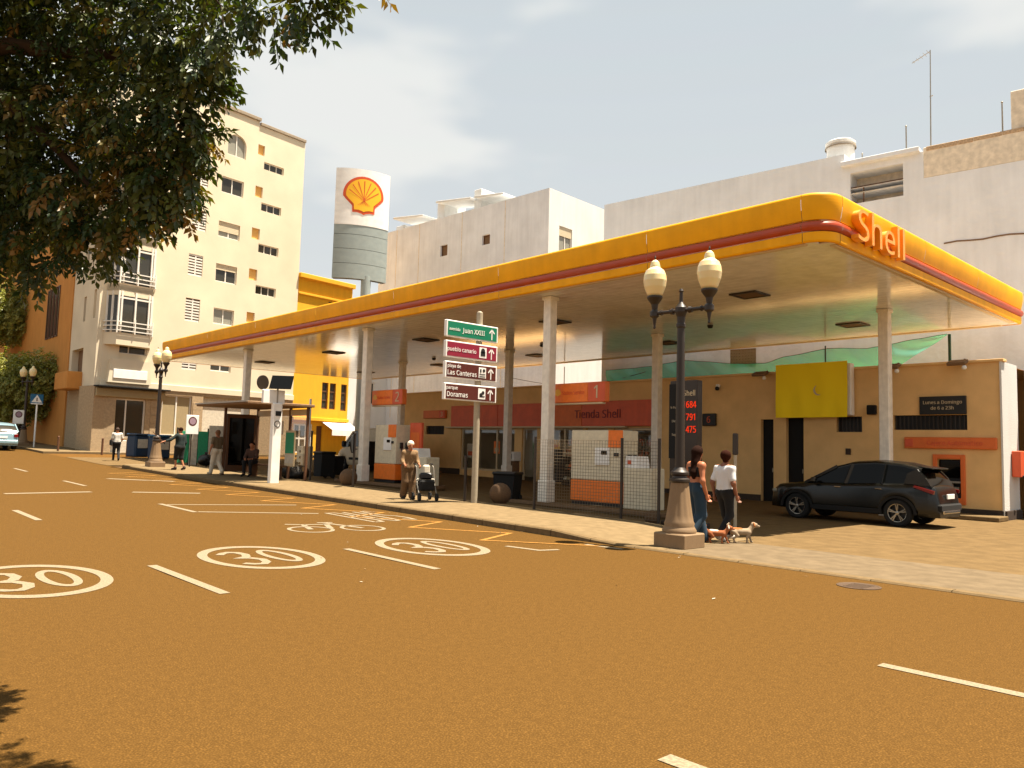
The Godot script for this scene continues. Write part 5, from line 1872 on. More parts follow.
	mb = MB.new()
	mb.box(Vector3(1.2, 0.76, 0), Vector3(2.4, 0.03, 0.36))
	part("soil", mb, M.bark, t)
	# blue recycling bins
	var i2 := 0
	for q in [[-46.2, -14.5], [-44.6, -15.1]]:
		t = thing("recycling_bin", ["dark blue bin beside the corner lamp", "lighter blue bin behind the corner lamp"][i2], "bin", Vector3(q[0], gy(q[0]), q[1]), 0.3, "blue bins on the corner")
		mb = MB.new()
		mb.box(Vector3(0, 0.65, 0), Vector3(0.8, 1.2, 0.9), 0.08)
		part("body", mb, M.bin_blue, t)
		mb = MB.new()
		mb.box(Vector3(0, 1.3, 0), Vector3(0.86, 0.12, 0.96), 0.05)
		part("lid", mb, M.blue_sign if i2 else M.bin_blue, t)
		mb = MB.new()
		mb.box(Vector3(0.42, 0.8, 0), Vector3(0.03, 0.5, 0.6), 0.01)
		part("label_plate", mb, M.hoard_white, t)
		i2 += 1
	# hoarding along the side street
	t = thing("hoarding", "green and white hoarding panels behind the dark shirted man", "hoarding", Vector3(-37.5, gy(-37.5), -13.5))
	var z := 0.0
	for q in [[0.55, 0], [0.4, 1], [0.5, 0], [1.1, 1], [1.2, 1]]:
		mb = MB.new()
		mb.box(Vector3(0, [0.95, 1.05][q[1]], z - q[0] / 2), Vector3(0.05, [1.5, 1.9][q[1]], q[0] - 0.03), 0.01)
		part("panel", mb, [M.hoard_green, M.hoard_white][q[1]], t)
		mb = MB.new()
		mb.box(Vector3(-0.05, 0.9, z), Vector3(0.06, 1.9, 0.06))
		part("stake", mb, M.iron, t)
		z -= q[0]
	# refuse sacks
	var sk := 0
	for q in [[-36.0, -14.3, 0.36, "dark sack on the pavement behind the woman in white trousers"], [-26.8, -14.0, 0.42, "dark sack on the ground right of the bus stop pillar"]]:
		t = thing("refuse_sack", q[3], "sack", Vector3(q[0], gy(q[0]) + (0.13 if sk == 0 else 0.02), q[1]), sk * 1.1, "refuse sacks")
		var rws := []
		for j in 10:
			var l := []
			var th := PI * j / 9.0
			for i in 16:
				var a := TAU * i / 16
				var r: float = sin(th) * q[2] * (1.0 + 0.13 * sin(a * 3 + j) + 0.07 * sin(a * 7 + j * 2.1))
				l.append(Vector3(cos(a) * r * 1.25, q[2] * (0.75 - 0.75 * cos(th)), sin(a) * r))
			rws.append(l)
		mb = MB.new()
		mb.rows(rws, true)
		part("sack", mb, M.black, t)
		mb = MB.new()
		mb.tube(Vector3(0, q[2] * 1.4, 0), Vector3(0.05, q[2] * 1.7, 0.02), 0.04, 0.09, 8)
		part("knot", mb, M.black, t)
		sk += 1

# ------------------------------------------------------------------ station furniture
func make_pump(label: String, x: float, wide: float, high: float) -> Node3D:
	var t := thing("fuel_pump", label, "fuel pump", Vector3(x, gy(x) + 0.13, -16.4), 0.0, "fuel pumps")
	var mb := MB.new()
	mb.box(Vector3(0, 0.06, 0), Vector3(wide - 0.06, 0.12, 0.6))
	part("foot", mb, M.black, t)
	mb = MB.new()
	mb.box(Vector3(0, 0.39, 0), Vector3(wide, 0.56, 0.66), 0.02)
	part("lower_panel", mb, M.pump_orange, t)
	mb = MB.new()
	mb.box(Vector3(0, (0.68 + high) / 2, 0), Vector3(wide, high - 0.68, 0.64), 0.02)
	part("cabinet", mb, M.pump_white, t)
	mb = MB.new()
	mb.box(Vector3(wide / 2 - 0.25, high - 0.23, 0.33), Vector3(0.48, 0.46, 0.03), 0.005)
	part("corner_panel", mb, M.pump_orange, t)
	mb = MB.new()
	mb.box(Vector3(wide * 0.12, high - 0.70, 0.335), Vector3(0.5, 0.46, 0.04), 0.01)
	var sc := part("display_panel", mb, M.sign_white, t)
	mb = MB.new()
	mb.box(Vector3(wide * 0.12 + 0.08, high - 0.60, 0.358), Vector3(0.2, 0.1, 0.01))
	part("display", mb, M.dark_glass, sc)
	mb = MB.new()
	mb.box(Vector3(wide / 2 - 0.22, high - 0.64, 0.335), Vector3(0.14, 0.09, 0.03))
	part("card_slot", mb, M.black, t)
	for k in 4:
		var hx := -wide / 2 - 0.06 if k < 2 else wide / 2 + 0.06
		mb = MB.new()
		var hz := 0.12 if k % 2 else -0.12
		mb.box(Vector3(hx, high - 0.75, hz), Vector3(0.08, 0.22, 0.1), 0.01)
		var nz := part("nozzle", mb, M.black, t)
		mb = MB.new()
		var pts := []
		for j in 9:
			var s := j / 8.0
			pts.append(Vector3(hx + sign(hx) * 0.16 * sin(s * PI), high - 0.85 - 0.8 * sin(s * PI) + 0.1 * s, hz))
		mb.path(pts, 0.018, 6)
		part("hose", mb, M.black, nz)
	return t

func bay_sign(label: String, x0: float, y: float, digit: String) -> void:
	var t := thing("bay_number_sign", label, "sign", Vector3(x0, y, -16.4), 0.0, "numbered bay signs")
	var mb := MB.new()
	mb.box(Vector3(1.0, 0, 0), Vector3(2.0, 0.56, 0.2), 0.02)
	part("case", mb, M.shop_orange, t)
	mb = MB.new()
	mb.box(Vector3(0.69, 0, 0.103), Vector3(1.34, 0.52, 0.012))
	part("orange_face", mb, M.pump_orange, t)
	mb = MB.new()
	mb.box(Vector3(1.69, 0, 0.103), Vector3(0.6, 0.52, 0.014))
	part("red_face", mb, M.shop_red, t)
	words(digit, 0.36, M.trim_cream, t, Vector3(1.69, 0, 0.115), 0.0, 0.012, "digit")
	words("Station Service", 0.11, M.shop_red, t, Vector3(0.82, 0, 0.113), 0.0, 0.008, "lettering", 0.85)
	mb = MB.new()
	for i in 7:
		var a := lerpf(0.25, PI - 0.25, i / 6.0)
		mb.flat([Vector3(0.22, -0.09, 0.112), Vector3(0.22 + cos(a - 0.2) * 0.13, -0.03 + sin(a - 0.2) * 0.15, 0.112), Vector3(0.22 + cos(a + 0.2) * 0.13, -0.03 + sin(a + 0.2) * 0.15, 0.112)], Vector3.BACK)
	part("emblem", mb, M.emblem_yellow, t)
	mb = MB.new()
	mb.box(Vector3(0.95, -0.31, 0.02), Vector3(1.9, 0.05, 0.14), 0.01)
	part("lower_rail", mb, M.trim_cream, t)

func station_things() -> void:
	make_pump("white and orange fuel pump behind the wire fence under sign 1", -13.92, 1.84, 2.03)
	make_pump("white and orange fuel pump behind the woman with the rollator", -24.05, 1.36, 2.1)
	var t: Node3D
	var mb: MB
	var k := 0
	for q in [[-12.56, 0.9, 1.08], [-22.05, 0.95, 1.0]]:
		t = thing("service_cabinet", ["low white cabinet with a sloping top right of the nearer pump", "low white cabinet right of the farther pump"][k], "cabinet", Vector3(q[0], gy(q[0]) + 0.13, -16.4), 0.0, "service cabinets on the islands")
		mb = MB.new()
		mb.box(Vector3(0, q[2] / 2, 0), Vector3(q[1], q[2], 0.6), 0.03)
		part("body", mb, M.pump_white, t)
		mb = MB.new()
		mb.slab(PackedVector2Array([Vector2(-0.44, q[2]), Vector2(0.0, q[2]), Vector2(-0.06, q[2] + 0.3), Vector2(-0.4, q[2] + 0.3)]), -0.25, 0.25)
		part("sloping_top", mb, M.sign_white, t)
		mb = MB.new()
		mb.box(Vector3(-0.28, q[2] + 0.14, 0.254), Vector3(0.12, 0.1, 0.012))
		part("red_badge", mb, M.shop_red, t)
		k += 1
	t = thing("service_board", "red upright board between the farther pump and the low cabinet", "board", Vector3(-22.85, gy(-22.8) + 0.13, -16.6))
	mb = MB.new()
	mb.box(Vector3(0, 1.2, 0), Vector3(0.7, 2.0, 0.12), 0.02)
	part("board", mb, M.shop_red, t)
	mb = MB.new()
	mb.box(Vector3(0, 0.12, 0), Vector3(0.5, 0.24, 0.3), 0.02)
	part("foot", mb, M.black, t)
	mb = MB.new()
	mb.box(Vector3(0.0, 1.5, 0.066), Vector3(0.5, 0.7, 0.012))
	part("panel", mb, M.shop_orange, t)
	bay_sign("orange hanging sign with the number 1 on the nearest column", -15.83, 3.28, "1")
	bay_sign("orange hanging sign with the number 2 on the second column", -25.4, 3.43, "2")
	# slim black extinguisher cases on the columns
	k = 0
	for q in [[-15.95], [-25.75]]:
		t = thing("extinguisher_case", ["black extinguisher case on the nearest front column", "black extinguisher case on the second front column"][k], "case", Vector3(q[0] + 0.26, gy(q[0]) + 0.72, -16.4), 0.0, "extinguisher cases")
		mb = MB.new()
		mb.box(Vector3(0.02, 0.4, 0), Vector3(0.24, 0.95, 0.3), 0.03)
		part("case", mb, M.black, t)
		mb = MB.new()
		mb.box(Vector3(0.02, 0.45, 0.155), Vector3(0.16, 0.5, 0.02), 0.005)
		part("window", mb, M.dark_glass, t)
		k += 1
	# price display
	t = thing("price_display", "tall dark price board with red figures behind the near lamp", "price board", Vector3(-10.32, 0.03, -15.0))
	mb = MB.new()
	mb.box(Vector3(0.0, 1.65, 0), Vector3(0.74, 3.25, 0.22), 0.02)
	part("case", mb, M.iron, t)
	mb = MB.new()
	mb.box(Vector3(0, 0.04, 0), Vector3(1.0, 0.1, 0.5), 0.02)
	part("foot", mb, M.shop_base, t)
	mb = MB.new()
	mb.box(Vector3(-0.21, 2.35, 0.112), Vector3(0.34, 1.7, 0.01))
	part("name_strip", mb, M.black_matt, t)
	words("Shell", 0.12, M.trim_cream, t, Vector3(0.17, 2.98, 0.115), 0.0, 0.01, "lettering", 0.9)
	for i in 3:
		words(["1684", "1791", "1475"][i], 0.15, M.led, t, Vector3(0.17, 2.72 - i * 0.28, 0.115), 0.0, 0.012, "price_digits", 0.8)
	for i in 3:
		words(["V-Power", "Diesel", "Super"][i], 0.055, M.grey_post, t, Vector3(-0.2, 2.66 - i * 0.31, 0.118), 0.0, 0.008, "fuel_name")
	# wire fence: two panels between posts
	var posts := [[-13.79, -13.64], [-11.31, -13.95], [-10.35, -14.05]]
	t = thing("wire_fence", "see-through wire mesh fence in front of the nearer pump", "fence", Vector3(0, 0.12, 0))
	for p in posts:
		mb = MB.new()
		mb.tube(Vector3(p[0], 0.0, p[1]), Vector3(p[0], 1.78 + 0.06, p[1]), 0.035, 0.035, 8)
		part("post", mb, M.iron, t)
	for i in 2:
		mb = MB.new()
		var a := Vector3(posts[i][0], 0.05, posts[i][1])
		var b := Vector3(posts[i + 1][0], 0.05, posts[i + 1][1])
		var n := int(a.distance_to(b) / 0.075)
		for j in n + 1:
			var p := a.lerp(b, float(j) / n)
			mb.tube(p, p + Vector3(0, 1.72, 0), 0.0045, 0.0045, 3, false)
		for j in 24:
			mb.tube(a + Vector3(0, j * 0.0748, 0), b + Vector3(0, j * 0.0748, 0), 0.0045, 0.0045, 3, false)
		var wm := part("wire_mesh", mb, M.wire, t)
		wm.set_meta("kind", "stuff")
	# free standing posts along the back of the pavement
	for q in [[-25.5, -13.9, 1.75, "bare dark post right of the white air unit", false], [-21.95, -13.5, 1.72, "dark post carrying a round plate in front of the van", true], [-16.24, -13.45, 1.2, "short dark post left of the direction sign", false]]:
		t = thing("fence_post", q[3], "post", Vector3(q[0], gy(q[0]) + 0.13, q[1]), 0.0, "dark posts at the back of the pavement")
		mb = MB.new()
		mb.tube(Vector3(0, -0.05, 0), Vector3(0, q[2], 0), 0.04, 0.04, 8)
		part("shaft", mb, M.iron, t)
		mb = MB.new()
		mb.lathe([Vector2(0.05, q[2] - 0.02), Vector2(0.05, q[2] + 0.02), Vector2(0.0, q[2] + 0.04)], 8)
		part("cap", mb, M.iron, t)
		if q[4]:
			mb = MB.new()
			mb.tube(Vector3(-0.03, q[2] - 0.33, 0.02), Vector3(-0.06, q[2] - 0.33, 0.05), 0.30, 0.30, 20)
			part("round_plate", mb, M.black_matt, t)
	# stone ball bollards
	var sb := 0
	for q in [[-15.55, -14.1, 0.29, "stone ball bollard just right of the direction sign post"], [-22.9, -13.9, 0.30, "stone ball bollard in front of the van"], [-10.75, -14.35, 0.17, "small stone ball beside the fence end by the lamp"]]:
		t = thing("stone_ball", q[3], "bollard", Vector3(q[0], gy(q[0]) + (0.10 if sb < 2 else 0.02), q[1]), 0.0, "stone balls")
		mb = MB.new()
		mb.ball(Vector3(0, q[2] * 0.95, 0), Vector3.ONE * q[2], 22, 14)
		part("ball", mb, M.stone_ball, t)
		mb = MB.new()
		mb.lathe([Vector2(q[2] * 0.62, 0.0), Vector2(q[2] * 0.6, q[2] * 0.3), Vector2(0.0, q[2] * 0.3)], 18)
		part("seat", mb, M.stone_ball, t)
		sb += 1
	# things standing in front of the shop windows
	t = thing("coin_machine", "white coin machine on a pedestal in front of the shop left of the nearest column", "machine", Vector3(-25.6, gy(-25.6) + 0.02, -23.9))
	mb = MB.new()
	mb.box(Vector3(0, 0.45, 0), Vector3(0.5, 0.9, 0.45), 0.03)
	part("pedestal", mb, M.shade_brown, t)
	mb = MB.new()
	mb.box(Vector3(0, 1.1, 0), Vector3(0.62, 0.42, 0.5), 0.04)
	var ch := part("head", mb, M.sign_white, t)
	mb = MB.new()
	mb.box(Vector3(0.05, 1.1, 0.253), Vector3(0.3, 0.22, 0.012))
	part("screen", mb, M.dark_glass, ch)
	t = thing("paper_rack", "dark wire newspaper rack against the shop windows", "rack", Vector3(-22.3, gy(-22.3) + 0.02, -24.3))
	mb = MB.new()
	for s in [-0.4, 0.4]: mb.box(Vector3(s, 0.6, 0), Vector3(0.04, 1.2, 0.4))
	for k2 in 4: mb.box(Vector3(0, 0.15 + k2 * 0.32, 0.05 * (3 - k2)), Vector3(0.8, 0.03, 0.32), 0.0, Basis(Vector3(1, 0, 0), 0.4))
	part("rack", mb, M.iron, t)
	for k2 in 8:
		mb = MB.new()
		mb.box(Vector3(-0.29 + (k2 % 4) * 0.19, 0.36 + (k2 / 4) * 0.42, 0.14 - (k2 / 4) * 0.05), Vector3(0.16, 0.24, 0.02), 0.0, Basis(Vector3(1, 0, 0), -0.4))
		part("newspaper", mb, [M.hoard_white, M.curtain, M.shop_orange][k2 % 3], t)
	# bins and the air unit
	var bi := 0
	for q in [[-28.6, -16.2, 1.0, "tall dark wheeled bin left of the van"], [-29.6, -17.2, 0.8, "shorter dark bin close behind the tall wheeled bin"], [-17.0, -15.7, 0.78, "dark bin between the direction post and the column"]]:
		t = thing("wheeled_bin", q[3], "bin", Vector3(q[0], gy(q[0]) + 0.02, q[1]), 0.2 * bi, "dark bins at the station")
		mb = MB.new()
		var pf := PackedVector2Array([Vector2(-0.28, 0.08), Vector2(0.28, 0.08), Vector2(0.34, q[2]), Vector2(-0.34, q[2])])
		mb.slab(pf, -0.3, 0.3)
		part("body", mb, M.black_matt, t)
		mb = MB.new()
		mb.box(Vector3(0, q[2] + 0.04, 0), Vector3(0.74, 0.09, 0.68), 0.03)
		part("lid", mb, M.black, t)
		for s in [-0.31, 0.31]:
			mb = MB.new()
			mb.tube(Vector3(s - 0.02, 0.1, -0.24), Vector3(s + 0.02, 0.1, -0.24), 0.1, 0.1, 12)
			part("wheel", mb, M.rubber, t)
		bi += 1
	t = thing("air_unit", "white air and water unit with a thin white mast", "air unit", Vector3(-31.0, gy(-31) + 0.02, -16.6))
	mb = MB.new()
	mb.box(Vector3(0, 0.62, 0), Vector3(0.55, 1.25, 0.5), 0.03)
	part("cabinet", mb, M.pump_white, t)
	mb = MB.new()
	for i in 3: mb.box(Vector3(0.05, 0.5 + i * 0.25, 0.255), Vector3(0.12, 0.1, 0.012))
	part("marks", mb, M.dark_line, t)
	mb = MB.new()
	mb.tube(Vector3(0.1, 1.2, -0.1), Vector3(0.1, 3.3, -0.1), 0.06, 0.05, 8)
	part("mast", mb, M.sign_white, t)
	mb = MB.new()
	mb.box(Vector3(0, 0.05, 0), Vector3(0.9, 0.14, 0.8), 0.02)
	part("base", mb, M.kerb, t)
	# slim post behind the couple
	t = thing("drive_post", "slim pale post behind the man in the white shirt", "post", Vector3(-8.75, 0.02, -14.5))
	mb = MB.new()
	mb.tube(Vector3.ZERO, Vector3(0, 2.05, 0), 0.035, 0.035, 8)
	part("shaft", mb, M.grey_post, t)
	mb = MB.new()
	mb.box(Vector3(0, 1.85, 0), Vector3(0.1, 0.45, 0.1), 0.02)
	part("head", mb, M.iron, t)

# ------------------------------------------------------------------ vehicles
# car in its own frame: x forward, y up, z to its right; origin on the ground at mid wheelbase
func wheel(parent: Node3D, at: Vector3, r: float, side: float, rim_m: Material, spokes := 5) -> void:
	var w := sub("wheel", parent, at)
	var bs := Basis(Vector3(1, 0, 0), side * PI / 2)
	var mb := MB.new()
	mb.lathe([Vector2(r * 0.66, -0.11), Vector2(r * 0.9, -0.115), Vector2(r, -0.08), Vector2(r, 0.08), Vector2(r * 0.9, 0.115), Vector2(r * 0.66, 0.11)], 28, Vector3.ZERO, bs)
	part("tyre", mb, M.rubber, w)
	mb = MB.new()
	mb.lathe([Vector2(0, 0.0), Vector2(r * 0.62, 0.0), Vector2(r * 0.68, 0.09)], 24, Vector3.ZERO, bs)
	part("brake_well", mb, M.black, w)
	mb = MB.new()
	mb.lathe([Vector2(r * 0.62, 0.10), Vector2(r * 0.69, 0.105), Vector2(r * 0.69, 0.08)], 24, Vector3.ZERO, bs)
	for i in spokes:
		var a := TAU * i / spokes + 0.3
		for o in [-0.13, 0.13]:
			var d0 := bs * Vector3(cos(a) * r * 0.12, 0.085, sin(a) * r * 0.12)
			var d1 := bs * Vector3(cos(a + o) * r * 0.66, 0.10, sin(a + o) * r * 0.66)
			mb.bar(d0, d1, 0.035, 0.03)
	mb.lathe([Vector2(0, 0.11), Vector2(r * 0.14, 0.10), Vector2(r * 0.16, 0.06)], 12, Vector3.ZERO, bs)
	part("rim", mb, rim_m, w)

func lerp_table(tab: Array, x: float) -> float:
	if x <= tab[0][0]: return tab[0][1]
	for i in tab.size() - 1:
		if x <= tab[i + 1][0]:
			var t: float = (x - tab[i][0]) / (tab[i + 1][0] - tab[i][0])
			t = t * t * (3.0 - 2.0 * t) if tab[i].size() > 2 else t
			return lerpf(tab[i][1], tab[i + 1][1], t)
	return tab[-1][1]

# body skin from side tables: bottom line, belt line (or bonnet), half width; arches cut as raised bottom line
func car_body(parent: Node3D, x0: float, x1: float, belt: Array, half: Array, sill: float, wheels: Array, wr: float, mat: Material) -> void:
	var rw := []
	var n := 90
	for i in n + 1:
		var x := lerpf(x0, x1, float(i) / n)
		var hw := lerp_table(half, x)
		var top := lerp_table(belt, x)
		var bot := sill
		for wx in wheels:
			var d: float = abs(x - wx)
			if d < wr: bot = maxf(bot, wr * 0.98 * sqrt(maxf(0.0, 1.0 - d * d / (wr * wr))) + 0.30)
		bot = minf(bot, top - 0.12)
		var l := []
		var half_pts := [[0.0, bot + 0.02], [hw - 0.16, bot], [hw - 0.015, bot + 0.015], [hw, bot + (top - bot) * 0.25], [hw + 0.0, bot + (top - bot) * 0.55], [hw - 0.02, top - 0.14], [hw - 0.05, top - 0.05], [hw - 0.11, top - 0.005], [hw - 0.3, top + 0.015], [0.0, top + 0.03]]
		for p in half_pts: l.append(Vector3(x, p[1], p[0]))
		for j in range(half_pts.size() - 2, 0, -1): l.append(Vector3(x, half_pts[j][1], -half_pts[j][0]))
		rw.append(l)
	var mb := MB.new()
	mb.rows(rw, true, Vector3.ZERO, true)
	for e in [[0, -1.0], [n, 1.0]]:
		var l: Array = rw[e[0]]
		var c := Vector3.ZERO
		for p in l: c += p
		c /= l.size()
		for j in l.size():
			mb.flat([c, l[j], l[(j + 1) % l.size()]], Vector3(e[1], 0, 0))
	part("body", mb, mat, parent)

# roof and pillars: rows across the car; glass panels are set a little inside
func cabin(parent: Node3D, prof: Array, wb: float, wt: float, mat: Material, glass_m: Material) -> void:
	# prof: side outline of the glasshouse from the foot of the windscreen over the roof to the foot of the rear glass
	var n := prof.size()
	var ymin: float = prof[0].y
	var ymax := ymin
	for p in prof: ymax = maxf(ymax, p.y)
	var rw := []
	for p in prof:
		var k: float = (p.y - ymin) / (ymax - ymin)
		var w := lerpf(wb, wt, k)
		var l := []
		for s in [-1.0, -0.8, -0.4, 0.0, 0.4, 0.8, 1.0]:
			l.append(Vector3(p.x, p.y + 0.05 * (1.0 - s * s) * k, s * w))
		rw.append(l)
	var gl := MB.new()
	gl.rows(rw)
	# side glass as one flat-ish fan for each side
	for s in [-1.0, 1.0]:
		var pv := PackedVector2Array()
		for p in prof: pv.append(p)
		var ix := Geometry2D.triangulate_polygon(pv)
		for k in range(0, ix.size(), 3):
			var v := []
			for e in 3:
				var p: Vector2 = pv[ix[k + e]]
				v.append(Vector3(p.x, p.y, s * lerpf(wb, wt, (p.y - ymin) / (ymax - ymin))))
			gl.flat(v, Vector3(0, 0, s))
	part("glasshouse", gl, glass_m, parent)

func roof_panel(parent: Node3D, prof: Array, ymin: float, ymax: float, wb: float, wt: float, mat: Material, called := "roof") -> void:
	var rw := []
	for p in prof:
		var k: float = (p.y - ymin) / (ymax - ymin)
		var w := lerpf(wb, wt, k) + 0.012
		var l := []
		for s in [-1.0, -0.8, -0.4, 0.0, 0.4, 0.8, 1.0]:
			l.append(Vector3(p.x, p.y + 0.014 + 0.05 * (1.0 - s * s) * k, s * w))
		l.append(Vector3(p.x, p.y - 0.05, w + 0.006))
		l.push_front(Vector3(p.x, p.y - 0.05, -w - 0.006))
		rw.append(l)
	var mb := MB.new()
	mb.rows(rw)
	part(called, mb, mat, parent)

func vehicles() -> void:
	# dark compact SUV by the cash machine, nose to the left
	var t := thing("parked_car", "dark green sport utility car parked in front of the cash machine", "car", Vector3(-8.86, 0.016, -20.75), PI)
	t.scale = Vector3.ONE * 0.955
	# frame: +x forward is turned to world -x
	var belt := [[-2.28, 0.62], [-2.2, 0.98], [-2.05, 1.08], [-1.4, 1.10], [0.0, 1.04], [0.95, 1.02], [1.3, 0.99], [1.95, 0.92], [2.16, 0.80], [2.24, 0.62]]
	var half := [[-2.28, 0.72], [-2.1, 0.84], [-1.6, 0.925], [0, 0.925], [1.5, 0.925], [1.95, 0.86], [2.24, 0.66]]
	car_body(t, -2.28, 2.24, belt, half, 0.27, [-1.33, 1.35], 0.43, M.car_green)
	var prof := [Vector2(1.15, 0.98), Vector2(0.75, 1.22), Vector2(0.3, 1.47), Vector2(-0.1, 1.58), Vector2(-0.7, 1.62), Vector2(-1.35, 1.58), Vector2(-1.75, 1.47), Vector2(-2.02, 1.20), Vector2(-2.12, 1.02)]
	cabin(t, prof, 0.82, 0.62, M.car_green, M.dark_glass)
	roof_panel(t, [Vector2(0.35, 1.455), Vector2(-0.1, 1.58), Vector2(-0.7, 1.62), Vector2(-1.35, 1.58), Vector2(-1.85, 1.47)], 0.98, 1.62, 0.82, 0.62, M.car_green)
	var mb := MB.new()
	for s in [-1.0, 1.0]:
		# pillars
		mb.bar(Vector3(1.15, 1.0, s * 0.83), Vector3(0.3, 1.48, s * 0.68), 0.05, 0.07)
		mb.bar(Vector3(0.02, 1.02, s * 0.83), Vector3(-0.12, 1.55, s * 0.66), 0.03, 0.09)
		mb.bar(Vector3(-0.95, 1.04, s * 0.83), Vector3(-1.0, 1.56, s * 0.66), 0.03, 0.08)
		mb.slab(PackedVector2Array([Vector2(-1.45, 1.06), Vector2(-2.1, 1.06), Vector2(-1.98, 1.26), Vector2(-1.78, 1.47), Vector2(-1.55, 1.36)]), s * 0.72, s * 0.80)
	part("pillar", mb, M.car_green, t)
	mb = MB.new()
	mb.box(Vector3(-1.9, 1.51, 0), Vector3(0.34, 0.035, 1.16), 0.012, Basis(Vector3(0, 0, 1), 0.12))
	part("spoiler", mb, M.car_green, t)
	for s in [-1.0, 1.0]:
		mb = MB.new()
		mb.box(Vector3(0.82, 1.09, s * 1.0), Vector3(0.14, 0.15, 0.2), 0.04)
		part("mirror", mb, M.car_green, t)
		mb = MB.new()
		mb.slab(PackedVector2Array([Vector2(-1.72, 1.02), Vector2(-2.2, 0.86), Vector2(-2.22, 0.94), Vector2(-1.75, 1.06)]), s * 0.86, s * 0.925)
		part("tail_light", mb, M.tail_red, t)
		mb = MB.new()
		mb.box(Vector3(2.08, 0.74, s * 0.68), Vector3(0.16, 0.1, 0.26), 0.03)
		part("headlight", mb, M.pale_glass, t)
		for dx in [0.45, -0.62]:
			mb = MB.new()
			mb.box(Vector3(dx - 0.25, 0.93, s * 0.93), Vector3(0.18, 0.03, 0.03), 0.01)
			part("door_handle", mb, M.chrome, t)
		mb = MB.new()
		mb.box(Vector3(0, 0.36, s * 0.925), Vector3(1.9, 0.13, 0.03), 0.01)
		part("sill_cladding", mb, M.black_matt, t)
		for q in [-1.33, 1.35]:
			mb = MB.new()
			for i in 14:
				var a0 := PI * i / 14
				var a1 := PI * (i + 1) / 14
				mb.bar(Vector3(q + cos(a0) * 0.44, 0.33 + sin(a0) * 0.42, s * 0.93), Vector3(q + cos(a1) * 0.44, 0.33 + sin(a1) * 0.42, s * 0.93), 0.05, 0.06)
			part("arch_trim", mb, M.black_matt, t)
	mb = MB.new()
	mb.box(Vector3(-2.25, 0.52, 0), Vector3(0.14, 0.2, 1.5), 0.04)
	part("rear_bumper", mb, M.black_matt, t)
	mb = MB.new()
	mb.box(Vector3(-2.30, 0.42, 0), Vector3(0.06, 0.09, 1.2), 0.02)
	part("skid_plate", mb, M.chrome, t)
	mb = MB.new()
	mb.box(Vector3(-2.29, 0.80, 0), Vector3(0.03, 0.12, 0.5), 0.005)
	part("number_plate", mb, M.sign_white, t)
	mb = MB.new()
	mb.box(Vector3(2.2, 0.6, 0), Vector3(0.12, 0.26, 1.1), 0.03)
	part("grille", mb, M.black, t)
	for q in [[-1.33, -1.0], [-1.33, 1.0], [1.35, -1.0], [1.35, 1.0]]:
		wheel(t, Vector3(q[0], 0.35, q[1] * 0.82), 0.35, q[1], M.alloy)
	mb = MB.new()
	mb.box(Vector3(0, 0.42, 0), Vector3(4.2, 0.24, 1.5), 0.03)
	part("underbody", mb, M.black, t)

	# pale blue hatchback waiting at far left, tail towards us
	t = thing("hatchback", "pale blue hatchback seen from behind at the left edge", "car", Vector3(-54.6, gy(-54.6) + 0.006, -9.15), PI)
	t.rotation.z = 0.0
	belt = [[-1.95, 0.55], [-1.9, 0.95], [-1.7, 1.0], [-0.5, 0.98], [0.9, 0.95], [1.5, 0.88], [1.9, 0.74], [1.98, 0.5]]
	half = [[-1.95, 0.78], [-1.7, 0.84], [0, 0.86], [1.5, 0.84], [1.98, 0.66]]
	car_body(t, -1.95, 1.98, belt, half, 0.24, [-1.2, 1.25], 0.38, M.car_blue)
	prof = [Vector2(1.1, 0.95), Vector2(0.5, 1.30), Vector2(0.2, 1.46), Vector2(-0.5, 1.53), Vector2(-1.3, 1.48), Vector2(-1.6, 1.32), Vector2(-1.85, 0.98)]
	cabin(t, prof, 0.78, 0.60, M.car_blue, M.window_glass)
	roof_panel(t, [Vector2(0.25, 1.44), Vector2(-0.5, 1.53), Vector2(-1.3, 1.48), Vector2(-1.55, 1.36)], 0.95, 1.53, 0.78, 0.60, M.car_blue)
	for s in [-1.0, 1.0]:
		mb = MB.new()
		mb.bar(Vector3(1.1, 0.97, s * 0.79), Vector3(0.2, 1.46, s * 0.64), 0.05, 0.07)
		mb.bar(Vector3(-0.1, 0.98, s * 0.79), Vector3(-0.2, 1.5, s * 0.64), 0.03, 0.08)
		mb.bar(Vector3(-1.75, 0.99, s * 0.78), Vector3(-1.4, 1.46, s * 0.64), 0.06, 0.18)
		part("pillar", mb, M.car_blue, t)
	for s in [-1.0, 1.0]:
		mb = MB.new()
		mb.box(Vector3(-1.93, 0.82, s * 0.68), Vector3(0.08, 0.2, 0.2), 0.02)
		part("tail_light", mb, M.tail_red, t)
		mb = MB.new()
		mb.box(Vector3(0.75, 1.03, s * 0.93), Vector3(0.1, 0.13, 0.18), 0.03)
		part("mirror", mb, M.car_blue, t)
	mb = MB.new()
	mb.box(Vector3(-1.98, 0.45, 0), Vector3(0.14, 0.22, 1.58), 0.04)
	part("rear_bumper", mb, M.car_blue, t)
	mb = MB.new()
	mb.box(Vector3(-1.975, 0.72, 0), Vector3(0.03, 0.12, 0.5), 0.005)
	part("number_plate", mb, M.sign_white, t)
	for q in [[-1.2, -1.0], [-1.2, 1.0], [1.25, -1.0], [1.25, 1.0]]:
		wheel(t, Vector3(q[0], 0.3, q[1] * 0.74), 0.30, q[1], M.alloy)
	mb = MB.new()
	mb.box(Vector3(0, 0.36, 0), Vector3(3.6, 0.2, 1.3), 0.03)
	part("underbody", mb, M.black, t)

